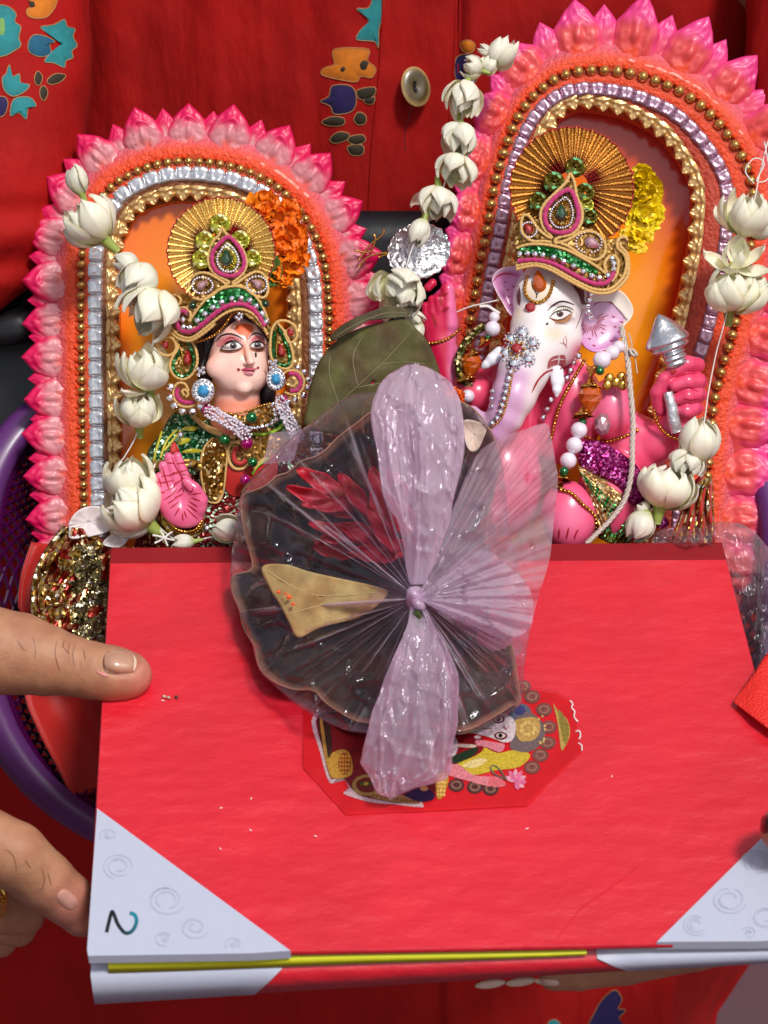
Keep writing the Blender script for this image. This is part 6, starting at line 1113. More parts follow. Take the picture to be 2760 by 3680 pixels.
# wires and string
g = G()
for p in ([(1290, 935), (1330, 880), (1375, 845), (1380, 820)], [(1275, 900), (1330, 905), (1350, 860), (1342, 842)], [(1290, 960), (1320, 925), (1360, 912), (1395, 908)], [(1360, 925), (1400, 912), (1420, 925)]): g.tube(smooth([(x, y, -190) for x, y in p], 6), 3.5, 6)
o = obj('gold_wire', g, M['beadgold'], None); o['label'] = 'thin curled gold wires sticking out between the two arches'; o['category'] = 'wire'
rp = smooth([S10(p)[0] + (z,) for p, z in (((690, 150), 30), ((735, 380), 60), ((755, 600), 84), ((775, 850), 86), ((770, 1050), 92), ((765, 1240), 96), ((715, 1440), 100), ((610, 1590), 104), ((500, 1700), 110), ((440, 1760), 112))], 14)
g = G()
for k in range(3): g.tube([(p[0] + 6 * cos(i * .62 + k * 2.09), p[1] + 3 * sin(i * .62 + k * 2.09), p[2] + 6 * sin(i * .62 + k * 2.09)) for i, p in enumerate(rp)], 5.5, 6)
for k in range(3): kx, ky = S10((780, 345))[0]; g.tube([(kx + 12 * cos(a + k), ky + 12 * sin(a * 1.3 + k), 70 + 10 * sin(a + k * 2)) for a in np.linspace(0, 6, 16)], 5, 6)
g.tube(smooth([S10(p)[0] + (66,) for p in ((790, 370), (800, 430), (808, 500))], 4), 2.5, 5); g.tube(smooth([S10(p)[0] + (66,) for p in ((770, 300), (762, 250), (740, 200))], 4), 2.5, 5)
o = obj('cotton_string', g, M['rope'], None); o['label'] = 'twisted white cotton string hanging across the pink body of the elephant statuette'; o['category'] = 'string'
g = G(); g.tube(smooth([S9(p)[0] + (z,) for p, z in (((330, 290), -60), ((440, 245), -40), ((560, 215), -30), ((690, 185), -20))], 8), 3, 5); g.tube(smooth([S9(p)[0] + (-10,) for p in ((530, 240), (600, 240), (650, 270), (700, 300))], 6), 6, 6)
o = obj('white_thread', g, M['thread'], None); o['label'] = 'thin white thread tied behind the elephant statuette near its left ear'; o['category'] = 'thread'
# ================================================================ jasmine garlands
def m_petal(seed, kind):
    """jasmine petal, stem end at y = 0, tip at y = 1, hugging the flower axis; kind: 0 tight bud petal, 1 cupped, 2 open"""
    nu, nv = 9, 13; A = np.zeros((nu, nv, 3)); C_ = []
    for i in range(nu):
        for j in range(nv):
            u, v = i / 4 - 1, j / 12; hw = [62, 50, 46][kind] * (sin(pi * min(1, v * .93 + .06)) ** .55) * (1 if v < .97 else .6)
            R = [.36, .43, .40][kind] * (sin(pi * (v * .86 + .07)) ** .7) * (1 if kind < 2 else .8 + .5 * v) + .02
            a = radians(u * hw); rr = R * (1 + .03 * cos(u * 9 + seed) * v) + .03 * exp(-(u / .22) ** 2) * v + .02 * nz((u, v, seed), 2.2)
            y = v + .02 * sin(u * 4 + seed) * v - .03 * u * u * v
            z = rr * cos(a); x = rr * sin(a) * 1.05
            if kind == 2: z += .22 * v * v + .10 * max(0, v - .8) * 5 * (.3 + u * u)
            if kind == 1: z += .07 * v ** 3
            A[i, j] = (x, y, z); C_.append(mixc(mixc(lin(206, 210, 146), lin(250, 246, 212), float(sstep(.0, .35, v))), (lin(236, 226, 204), lin(206, 176, 130), lin(236, 226, 204))[seed], float(max(sstep(.78, 1.0, abs(u)), sstep(.9, 1, v)) * .55)))
    g = G(); g.grid(A * 1.0, np.array(C_), how='loc'); B = A.copy(); B[..., 2] -= .014; g.grid(B[::-1], np.array(C_).reshape(nu, nv, 4)[::-1].reshape(-1, 4), how='loc')
    me = mdata('jasmine_petal', g); me.materials.append(M['petal']); return me
PM = [[m_petal(s, k) for s in range(3)] for k in range(3)]
def m_stem(g):
    P = [(0, .10, 0), (0, .0, 0), (.01, -.12, 0), (.03, -.28, .01), (.05, -.44, .02)]; g.tube(smooth(P, 3), np.linspace(.17, .075, 13), 9, how='loc')
STEM = simple_mesh('green_stem', m_stem, M['stem']); STUB = simple_mesh('green_stem', lambda g: g.ell((0, .03, 0), (.16, .09, .16), 10, 7, how='loc'), M['stem'])
def jasmine(parent, base, tip, z, kind, fwd=0, stem=True, fat=1.0):
    """kind: bud / half / open / star"""
    dx, dy = tip[0] - base[0], tip[1] - base[1]; L_ = sqrt(dx * dx + dy * dy) / max(.35, cos(radians(fwd))); k = 1 - z / D0
    root = Matrix.Translation(Vector(V([(base[0], base[1], z)])[0])) @ CB @ Matrix.Rotation(radians(ang(dx, dy)), 4, 'Z') @ Matrix.Rotation(radians(fwd), 4, 'X') @ Matrix.Diagonal((L_ * k * fat, L_ * k, L_ * k * fat, 1))
    f = instm('jasmine_flower', STEM if stem else STUB, parent, root); a0 = random.uniform(0, 360)
    sets = {'bud': [(0, 4, 0, 1.0, 0), (0, 3, 2, .94, 40)], 'half': [(0, 4, 0, .96, 0), (1, 5, 8, 1.0, 30), (1, 2, 22, .9, 10)], 'open': [(0, 4, 0, .92, 0), (1, 4, 9, 1.0, 30), (1, 3, 24, .98, 60), (2, 1, 42, .95, 10)], 'star': [(1, 3, 10, .8, 0), (2, 4, 30, .92, 36), (2, 4, 58, 1.0, 10)]}[kind]
    for pk, n, tilt, sc_, ph in sets:
        for i in range(n):
            t = tilt + random.uniform(-5, 6); s_ = sc_ * random.uniform(.92, 1.05)
            instm('jasmine_petal', PM[pk][random.randrange(3)], f, root @ Matrix.Rotation(radians(a0 + ph + 360 * i / n + random.uniform(-9, 9)), 4, 'Y') @ Matrix.Rotation(radians(t), 4, 'X') @ Matrix.Rotation(radians(random.uniform(-10, 10)), 4, 'Z') @ Matrix.Diagonal((s_ * random.uniform(.82, 1.1), s_, s_ * random.uniform(.9, 1.06), 1)))
    return f
def thread(parent, pts, r=2.6):
    g = G(); g.tube(smooth(pts, 8), r, 5); return obj('thread', g, M['thread'], parent)
J = lambda v, b, t: (q(v, b)[0], q(v, t)[0])
ga = thing('jasmine_garland', (380, 1980, 0), 'jasmine garland falling down the left side of the pink arch', 'garland')
for b, t, z, kd, fw, st, ft in [((348, 470), (308, 352), 40, 'bud', 10, True, .95), ((440, 660), (320, 520), 60, 'half', 15, True, 1.1), ((590, 775), (478, 752), 30, 'bud', 5, False, .95), ((640, 790), (530, 905), 40, 'half', 20, False, 1.05), ((680, 900), (595, 1065), 50, 'open', 25, False, 1.0), ((630, 1290), (610, 1125), 50, 'open', 25, True, 1.02), ((592, 1450), (605, 1318), 60, 'open', 20, True, 1.15), ((555, 1760), (540, 1600), 70, 'half', 20, False, 1.2), ((625, 1870), (500, 1720), 95, 'half', 15, True, 1.25), ((640, 1850), (460, 1850), 85, 'half', 10, False, .7), ((1030, 1910), (905, 1875), 130, 'bud', 10, False, 1.15), ((825, 1950), (735, 1958), 110, 'bud', 5, True, .95)]:
    b_, t_ = J(1, b, t); jasmine(ga, b_, t_, z, kd, fw, st, ft)
thread(ga, [q(1, p)[0] + (z,) for p, z in (((345, 480), 40), ((430, 650), 55), ((560, 790), 50), ((660, 920), 50), ((640, 1180), 50), ((600, 1420), 60), ((575, 1510), 60), ((530, 1590), 60), ((500, 1640), 60), ((560, 1760), 70), ((690, 1900), 90), ((780, 1950), 100), ((950, 1920), 100))])
g = G()
for a in (20, 75, 140, 200, 250, 310): x, y = q(1, (700, 1935))[0]; g.tube([(x, y, 118), (x + 24 * cos(radians(a)), y + 18 * sin(radians(a)), 126), (x + 44 * cos(radians(a)), y + 28 * sin(radians(a)), 118)], 4, 5)
obj('thread_knot', g, M['thread'], ga)
gb_ = thing('jasmine_garland', (1500, 1210, 0), 'jasmine garland hanging between the two arches over a silver foil disc', 'garland')
for b, t, z, kd, fw, st, ft in [((965, 250), (1085, 60), -60, 'half', -10, False, .8), ((960, 180), (860, 130), -60, 'open', 0, False, .6), ((885, 285), (760, 235), 0, 'half', 5, True, 1.0), ((900, 300), (960, 200), -20, 'half', 0, False, 1.0), ((790, 385), (735, 605), 20, 'open', 25, True, .85), ((745, 655), (725, 850), 20, 'half', 25, True, 1.1), ((735, 860), (700, 1040), 20, 'half', 25, False, 1.2), ((600, 1075), (590, 1275), 20, 'open', 20, True, 1.05), ((505, 1270), (440, 1450), 40, 'bud', 5, True, .9), ((350, 1680), (310, 1850), 50, 'open', 45, True, 1.2), ((365, 1700), (460, 1860), 50, 'half', 20, False, 1.0), ((370, 1860), (500, 1960), 40, 'half', 0, True, .55), ((485, 1960), (420, 2090), 40, 'half', 0, False, .62)]:
    b_, t_ = J(16, b, t); jasmine(gb_, b_, t_, z, kd, fw, st, ft)
thread(gb_, [q(16, p)[0] + (z,) for p, z in (((960, 230), -40), ((850, 320), 0), ((770, 500), 20), ((740, 700), 20), ((650, 1000), 20), ((590, 1180), 30), ((510, 1270), 40), ((430, 1450), 50), ((395, 1560), 60), ((370, 1680), 60), ((370, 1850), 50))])
gc = thing('jasmine_garland', (2600, 1950, 0), 'jasmine garland draped down the right side of the orange arch', 'garland')
for b, t, z, kd, fw, st, ft in [((1515, 925), (1545, 765), 60, 'open', 20, False, 1.0), ((1560, 940), (1625, 850), 50, 'half', 10, False, .9), ((1480, 1060), (1475, 950), 80, 'star', 45, False, .9), ((1460, 1225), (1475, 1080), 70, 'open', 30, True, 1.15), ((1540, 1200), (1600, 1100), 50, 'half', 20, False, 1.0), ((1330, 1835), (1350, 1660), 90, 'bud', 10, False, 1.2), ((1300, 1800), (1285, 1900), 80, 'half', 20, False, 1.3), ((1185, 2010), (1235, 1855), 110, 'half', 10, True, 1.3), ((1135, 2035), (1070, 2150), 130, 'bud', 5, False, 1.15), ((1130, 2040), (1100, 2000), 118, 'half', 0, False, 1.2)]:
    b_, t_ = J(2, b, t); jasmine(gc, b_, t_, z, kd, fw, st, ft)
thread(gc, [q(2, p)[0] + (z,) for p, z in (((1615, 560), -60), ((1580, 700), 10), ((1560, 800), 60), ((1500, 1050), 90), ((1440, 1290), 80), ((1410, 1400), 60), ((1380, 1550), 70), ((1355, 1700), 90), ((1290, 1860), 90), ((1200, 1980), 100), ((1110, 2060), 120))])
g = G(); g.tube(smooth([q(2, p)[0] + (z,) for p, z in (((1560, 730), 20), ((1525, 680), 20), ((1560, 630), 20), ((1600, 650), 10), ((1570, 720), 30), ((1620, 700), 0), ((1600, 560), -20))], 8), 2.6, 5); obj('thread_loop', g, M['thread'], gc)
def loose(name, pts, z, label, cat, col=lin(226, 214, 212), mat='petal', cup=20, par=None):
    g = G(); O = smooth(pts, 5, True); c = O.mean(0); P = []; m = len(O); R = np.linspace(.03, 1, 8); rx = np.abs(O - c).max()
    g.grid([[(c[0] + (p[0] - c[0]) * r, c[1] + (p[1] - c[1]) * r, z + cup * r * r * (1 + .4 * sin(i * .5)) + 3 * sin(i * 1.3) * r) for r in R] for i, p in enumerate(O)], col, wrap=True)
    o = obj(name, g, M[mat], par, solid=3)
    if label: o['label'] = label; o['category'] = cat
    return o
o = loose('fallen_petal', q(13, (500, 960), (560, 880), (660, 842), (780, 870), (830, 980), (740, 1040), (520, 1078), (500, 1010)), 70, 'wide translucent white petal lying left of the jasmine cluster above the gold lace', 'petal')
o = loose('fallen_petal', q(13, (745, 1120), (790, 1060), (860, 1020), (960, 1000), (930, 1080), (860, 1140)), 60, 'small pale petal standing against the top left corner of the folder', 'petal')
loose('fallen_petal', q(5, (1092, 500), (1130, 490), (1185, 512), (1190, 540), (1160, 610), (1130, 625), (1105, 590)), 300, 'cream petal tucked behind the plastic bag just below the trunk', 'petal', lin(236, 228, 190))
# marigolds
def m_mari(seed):
    g = G(); A = []
    for i in range(7):
        u = i / 3 - 1; A.append([(u * (.24 + .3 * v) * (1 - .2 * (v > .9)), v, .12 * sin(v * 7 + seed) + .10 * cos(u * 5 + seed) * v + .22 * v * v) for v in np.linspace(0, 1, 7)])
    g.grid(A, how='loc'); return mdata('marigold_petal', g)
def marigold(label, blobs, z, cols, n, size, cat='marigold'):
    c = blobs[0]; t = thing('marigold', (c[0], c[1] + 40, z - 60), label, cat); ms = []
    for s_ in range(4):
        me = m_mari(s_ * 1.7); cc = np.tile(np.array(cols[s_ % len(cols)], np.float32), (len(me.vertices), 1)); me.color_attributes['Col'].data.foreach_set('color', cc.ravel()); me.materials.append(M['marig']); ms.append(me)
    g = G()
    for bx, by, br_ in blobs: g.ell((bx, by, z - 12), (br_ * .8, br_ * .8, br_ * .5), 12, 8, cols[0])
    obj('flower_base', g, M['marig'], t)
    for k in range(n):
        bx, by, br_ = blobs[k % len(blobs)]; a = random.uniform(0, 2 * pi); r = br_ * sqrt(random.random()); x, y = bx + r * cos(a) * .92, by + r * sin(a) * .92
        q_ = r / br_; inst('marigold_petal', ms[k % 4], t, (x - size * .4 * cos(a), y - size * .4 * sin(a), z + (1 - q_) * br_ * .4 + random.uniform(-5, 5)), ang(cos(a), sin(a)) + random.uniform(-22, 22), 62 - 58 * q_ + random.uniform(-12, 12), random.uniform(-18, 18), s=size * random.uniform(.75, 1.2))
    return t
m1 = marigold('orange marigold tucked behind the gold fan crown of the goddess', [(1000, 782, 66), (955, 745, 46), (1030, 860, 66), (1050, 930, 54), (1005, 900, 40), (1010, 985, 34)], 0, [lin(240, 122, 8), lin(246, 140, 14), lin(234, 108, 2)], 210, 46)
loose('green_sepal', q(3, (1130, 640), (1180, 650), (1222, 740), (1200, 850), (1150, 900), (1105, 900), (1120, 800)), 30, None, None, lin(80, 110, 40), 'leafdark', 10, m1)
marigold('yellow marigold behind the gold fan crown of the elephant head', [(2312, 690, 56), (2318, 770, 60), (2286, 850, 46), (2300, 640, 30)], 0, [lin(236, 206, 10), lin(246, 222, 30), lin(236, 196, 0)], 230, 36)
marigold('small orange marigold scrap beside the top of the plastic bag', [(1640, 1415, 24), (1650, 1436, 18)], 240, [lin(240, 100, 20), lin(246, 110, 26)], 26, 24)
# silver foil disc
g = G(); cx, cy = q(16, (472, 1480))[0]; A = []
for i in range(72):
    a = 2 * pi * i / 72; rr = 1 + .035 * abs(sin(a * 9)) + .02 * sin(a * 23); row_ = []
    for r in np.linspace(0, 1, 16):
        x, y = 112 * r * rr * cos(a), 98 * r * rr * sin(a); t = radians(-20); X_, Y_ = x * cos(t) - y * sin(t), x * sin(t) + y * cos(t)
        row_.append((cx + X_, cy + Y_, -40 + 22 * r * r + 10 * abs(sin(a * 9)) * r ** 3 + 16 * r * (abs(noise.noise(Vector((x / 24, y / 24, 3)))) - .2) + X_ * -.35))
    A.append(row_)
g.grid(A, wrap=True); o = obj('foil_disc', g, M['foil'], None, solid=3); o['label'] = 'crumpled silver foil disc behind the jasmine bud between the arches'; o['category'] = 'foil'

# ================================================================ leaves
def leaf(name, out, zf, label, veins, ca, cb, par=None, edge=None, cat='leaf'):
    g = G(); O = resample(smooth(out, 6, True)[:, :2], 9, True); c = O.mean(0); R = np.linspace(.02, 1, 16)
    A = [[(c[0] + (p[0] - c[0]) * r, c[1] + (p[1] - c[1]) * r, zf(c[0] + (p[0] - c[0]) * r, c[1] + (p[1] - c[1]) * r) + 4 * nz((c[0] + (p[0] - c[0]) * r, c[1] + (p[1] - c[1]) * r, 5), .022)) for r in R] for p in O]
    cols = [[mixc(ca, cb, float(np.clip(.5 + .9 * nz((c[0] + (p[0] - c[0]) * r, c[1] + (p[1] - c[1]) * r, 2), .012), 0, 1))) for r in R] for p in O]
    g.grid(A, np.array(cols).reshape(-1, 4), wrap=True); b = bvh(g); o = obj(name, g, M['leafdark'], par, solid=3)
    if label: o['label'] = label; o['category'] = cat
    if veins:
        g = G()
        for v_ in veins: dcord(g, b, v_, 1.9, mixc(ca, (.5, .42, .25, 1), .3), 5, False, 0)
        obj('leaf_vein', g, M['leafdark'], o)
    if edge is not None:
        g = G(); g.tube([(p[0], p[1], zf(p[0], p[1]) + 3) for p in O[edge[0]:edge[1]]] if edge else [], 3, 6, col=lin(150, 110, 80)); obj('leaf_rim', g, M['leafdark'], o)
    return o, b
S5 = lambda *p: q(5, *p)
LG, LB = lin(96, 94, 50), lin(84, 66, 40)
leaf('betel_leaf', S5((425, 520), (422, 440), (440, 330), (480, 230), (560, 140), (650, 95), (740, 72), (850, 58), (890, 95), (940, 150), (975, 230), (992, 300), (960, 420), (800, 560), (600, 560)), lambda x, y: 205 + (x - 1330) * .05 - abs((y - 1180) + (x - 1480) * .98) * .16, 'large dull green leaf standing upright behind the plastic bag', [S5((470, 500), (600, 380), (760, 230), (870, 110)), S5((560, 420), (520, 300), (520, 220)), S5((640, 340), (620, 220), (660, 130)), S5((640, 350), (760, 330), (860, 350)), S5((740, 250), (840, 240), (930, 250))], LG, LB)
leaf('betel_leaf', S5((520, 135), (560, 90), (640, 45), (740, 8), (800, 0), (862, 20), (850, 45), (760, 45), (690, 62), (600, 100), (545, 150)), lambda x, y: 205 + 20 * sin((x - 1180) / 70), 'narrow rolled leaf lying just above the upright green leaf', [S5((545, 130), (640, 75), (760, 30), (845, 30))], lin(86, 78, 46), lin(60, 46, 30))

# ================================================================ the tied bag of flowers in its leaf cup
KN = np.array((1500.0, 2150.0)); KZ = 1090
def crease(p, amp):      # flat facets meeting in sharp folds, like crumpled film
    d, pts = noise.voronoi(p); h = noise.cell_vector(pts[0] * 7.3); e = (p - pts[0])
    return amp * (e.x * (h.x - .5) + e.y * (h.y - .5)) * 2.2 + amp * .35 * max(0, 1 - (d[1] - d[0]) * 5)
def polar_outline(pts, n=300):
    O = smooth(pts, 6, True)[:, :2]; d = O - KN; a = np.arctan2(d[:, 1], d[:, 0]); r = np.hypot(d[:, 0], d[:, 1]); o = np.argsort(a); a, r = a[o], r[o]
    a = np.concatenate([a - 2 * pi, a, a + 2 * pi]); r = np.tile(r, 3); th_ = np.linspace(-pi, pi, n, endpoint=False); return th_, np.interp(th_, a, r)
leafrim = S5((98, 1168), (135, 1145), (190, 1120), (150, 960), (140, 850), (155, 805), (205, 790), (255, 765), (290, 730), (340, 715), (400, 665), (450, 650), (500, 620), (560, 560), (640, 500), (700, 455), (800, 420), (1000, 400), (1120, 430), (1200, 520), (1250, 640), (1235, 760), (1200, 900), (1195, 1040), (1230, 1150), (1290, 1300), (1300, 1440), (1320, 1560), (1338, 1700), (1310, 1712), (1240, 1755), (1160, 1800), (1100, 1822), (1060, 1822), (900, 1800), (760, 1795), (640, 1782), (560, 1742), (500, 1700), (450, 1650), (380, 1648), (310, 1628), (250, 1590), (215, 1540), (195, 1460), (150, 1380), (130, 1290), (105, 1240))
TT, RL = polar_outline(leafrim, 240)
def ez(x, y): return float(np.clip(book_z(x, y) + 120, 330, 2000)) if y > 1975 else 330.0 + 0 * x
def cupz(x, y, t): # concave bowl of leaves: deep in the middle, raised rim
    e = ez(x, y); return e + 70 - (1 - t) * (1 - t) * 10
cup = thing('leaf_cup', (1400, 2600, 700), 'dark dried leaf cup with a wavy tan rim inside the plastic bag', 'leaf cup')
g = G(); A = []; CC = []
for th_, r in zip(TT, RL):
    row_ = []; cr = []
    for t in np.linspace(.02, 1, 22):
        x, y = KN + r * t * np.array((cos(th_), sin(th_))); e = ez(*(KN + r * np.array((cos(th_), sin(th_)))))
        up = 1 if sin(th_) > -.15 and not (cos(th_) < -.2 and sin(th_) < .35) else 0
        zin = e - 260 * (1 - t ** 2) + 0; zout = e + (KZ - 150 - e) * (1 - t ** 1.6) * .75
        z = (max(zin, book_z(x, y) + 34) if y > 1950 else zin) if not up else zout; z += 8 * noise.noise(Vector((x / 50, y / 50, 1))) + 14 * t * t * sin(th_ * 17 + 2 * sin(th_ * 5)) + 5 * sin(th_ * 60) * t
        row_.append((x, y, z)); n_ = .5 + noise.noise(Vector((x / 90, y / 90, 7))); cr.append(mixc(lin(30, 22, 16), lin(66, 52, 34) if up else lin(34, 14, 20), float(np.clip(n_, 0, 1))) if t < .985 else lin(150, 112, 82))
    A.append(row_); CC.append(cr)
A = np.array(A)
for k in range(3): A[:, :, 2] = .5 * A[:, :, 2] + .25 * (np.roll(A[:, :, 2], 1, 0) + np.roll(A[:, :, 2], -1, 0))
g.grid(A, np.array(CC).reshape(-1, 4), wrap=True); cupb = bvh(g); cupo = obj('leaf_bowl', g, M['leafdark'], cup)
g = G(); g.tube([tuple(a[-1] + (0, 0, 4)) for a in A], 3.6, 6, closed=True, col=lin(158, 120, 90)); obj('leaf_rim', g, M['leafdark'], cup)
g = G(); g.grid([[(KN[0] + (a[-1][0] - KN[0]) * k, KN[1] + (a[-1][1] - KN[1]) * k, a[-1][2] * (1 - d) + (ez(a[-1][0], a[-1][1]) - 130) * d) for k, d in ((1.0, .02), (.985, .4), (.93, .8), (.82, 1.1))] for a in A], lin(58, 20, 50), wrap=True); obj('cup_underside', g, M['leafdark'], cup)
g = G()
for a in np.linspace(-.2, 3.4, 22):
    P = [KN + np.array((cos(a), sin(a))) * r for r in np.linspace(90, 330, 7)]; dcord(g, cupb, P, 1.8, lin(92, 76, 52), 3, False, 0)
obj('leaf_vein', g, M['leafdark'], cup)
o, _ = leaf('beige_leaf', S5((230, 1120), (330, 1110), (430, 1140), (560, 1170), (680, 1195), (770, 1225), (720, 1290), (640, 1340), (560, 1360), (470, 1385), (385, 1425), (350, 1370), (310, 1290), (260, 1210)), lambda x, y: 830 + (x - 900) * .36 + 16 * sin((x + y) / 50), 'pale tan dry leaf folded inside the left of the plastic bag', [S5((220, 1120), (450, 1240), (740, 1230)), S5((360, 1320), (560, 1260))], lin(206, 178, 122), lin(170, 132, 84))
dg = G()
for p, r in (((300, 1228), 9), ((345, 1250), 11), ((362, 1280), 8), ((330, 1235), 6)): x, y = S5(p)[0]; dg.ell((x, y, 870 + (x - 900) * .36), (r, r * .8, 6), 8, 6, lin(236, 90, 20))
o = obj('marigold_crumb', dg, M['marig'], None); o['label'] = 'bright orange marigold crumbs on the tan leaf inside the bag'; o['category'] = 'petal'
rf = thing('red_flower', (1250, 1950, 560), 'crimson flower with long petals seen through the plastic inside the leaf cup', 'flower')
for k, (b, t, w_) in enumerate([((600, 820), (380, 700), 66), ((820, 900), (780, 700), 80), ((860, 980), (800, 820), 90), ((640, 1060), (450, 1030), 70), ((840, 1060), (740, 1010), 80), ((620, 900), (335, 775), 62), ((640, 860), (400, 850), 50), ((700, 900), (560, 720), 60), ((760, 960), (700, 690), 66), ((720, 960), (480, 1000), 60), ((790, 1020), (560, 940), 70), ((800, 1080), (600, 1050), 60), ((780, 980), (850, 760), 60), ((690, 1010), (430, 930), 50), ((810, 1060), (680, 860), 60)]):
    (bx, by), (tx, ty) = S5(b)[0], S5(t)[0]; d = np.array((tx - bx, ty - by)); L_ = np.hypot(*d); d /= L_; n_ = np.array((-d[1], d[0])); g = G(); A_ = []
    for u in np.linspace(-1, 1, 7): A_.append([tuple(np.array((bx, by)) + d * L_ * v + n_ * u * w_ * .5 * sin(pi * min(1, v * .9 + .08)) ** .6 * (1 + .12 * sin(v * 15 + k))) + (520 + k * 7 + 50 * v + 16 * u * u + 12 * sin(v * 9 + k + u * 2),) for v in np.linspace(0, 1, 12)])
    g.grid(A_, lin(176, 16, 38)); obj('petal', g, M['flowerred'], rf, solid=2)
g = G(); g.tube(smooth([S5(p)[0] + (z,) for p, z in (((888, 1310), 1128), ((905, 1340), 1120), ((885, 1400), 1104), ((880, 1440), 1085), ((868, 1490), 1060))], 6), np.linspace(13, 8, 25), 8, col=lin(60, 80, 24)); o = obj('leaf_stalk', g, M['leafdark'], cup)

bagp = thing('plastic_bag', (1450, 2860, 1000), 'knotted pinkish clear plastic bag of flowers lying on the folder', 'plastic bag')
bagout = S5((92, 1180), (96, 1080), (112, 980), (128, 850), (150, 780), (240, 690), (330, 590), (440, 500), (530, 430), (600, 388), (700, 368), (820, 370), (1000, 380), (1100, 420), (1195, 508), (1252, 640), (1275, 790), (1290, 960), (1330, 1120), (1372, 1280), (1378, 1400), (1356, 1560), (1342, 1706), (1250, 1775), (1150, 1822), (1060, 1842), (880, 1840), (700, 1838), (590, 1822), (480, 1775), (380, 1715), (300, 1645), (218, 1562), (188, 1460), (142, 1340), (102, 1240))
NB = 620; TB, RB_ = polar_outline(bagout, NB)
fold = [(random.uniform(-pi, pi), random.uniform(.007, .017), random.uniform(14, 52), random.uniform(.25, .9), random.uniform(-.12, .12)) for _ in range(84)] + [(random.uniform(.2, 2.9), random.uniform(.008, .016), random.uniform(12, 30), random.uniform(.5, 1.0), random.uniform(-.1, .1)) for _ in range(22)]
g = G(); A = []; CC = []; tt = np.concatenate([np.linspace(.03, .5, 22), np.linspace(.52, 1, 26)])
fa = np.array([f[0] for f in fold]); fw_ = np.array([f[1] for f in fold]); fh = np.array([f[2] for f in fold]); fl = np.array([f[3] for f in fold]); fs = np.array([f[4] for f in fold])
for th_, r in zip(TB, RB_):
    c, s_ = cos(th_), sin(th_); ex, ey = KN + r * np.array((c, s_)); e = ez(ex, ey) + 46; row_ = []; cr = []
    for t in tt:
        x, y = KN + r * t * np.array((c, s_)); base = e + (KZ - e) * (1 - t ** 1.25) ** .95 if t < 1 else e
        base = max(base, 0); da = (th_ - fa - fs * t + pi) % (2 * pi) - pi; wv = fw_ * (1 + .9 / (t + .15) * .12)
        ridge = float(np.sum(fh * np.exp(-np.abs(da / wv) ** 1.3) * np.clip(t / .12, 0, 1) * np.clip((fl + .25 - t) / .25, 0, 1)))
        cr_ = crease(Vector((x / 130, y / 130, 2)), 40) * float(np.clip((t - .3) * 3, 0, 1)) + 16 * noise.noise(Vector((x / 120, y / 120, 5)))
        row_.append((x + 3 * noise.noise(Vector((x / 30, y / 30, 9))), y, base + min(ridge, 70) * (.55 + .45 * (1 - t)) + cr_))
        right = max(0, 1 - abs(((th_ - .0 + pi) % (2 * pi) - pi) / .85)) * (t < .95)
        dn = .36 * exp(-(t / .13) ** 2) + .26 * right * (1 - t) ** .3 * (.5 + .5 * abs(sin(th_ * 31 + 4 * t))) + .8 * float(np.clip((ridge - 20) / 26, 0, 1)) * (1 - .5 * t) + .05 * exp(-((t - 1) / .04) ** 2)  # ridge term: doubled film, raised further to paint in white highlight streaks
        cr.append((float(dn), 0, 0, 1))
    A.append(row_); CC.append(cr)
for i in range(NB):
    x, y, z = A[i][-1]; A[i] += [(KN[0] + (x - KN[0]) * .99, KN[1] + (y - KN[1]) * .99, z - 60), (KN[0] + (x - KN[0]) * .93, KN[1] + (y - KN[1]) * .93, z - 150)]; CC[i] += [(.05, 0, 0, 1), (.05, 0, 0, 1)]
g.grid(A, np.array(CC).reshape(-1, 4), wrap=True); obj('bag_film', g, M['film'], bagp)
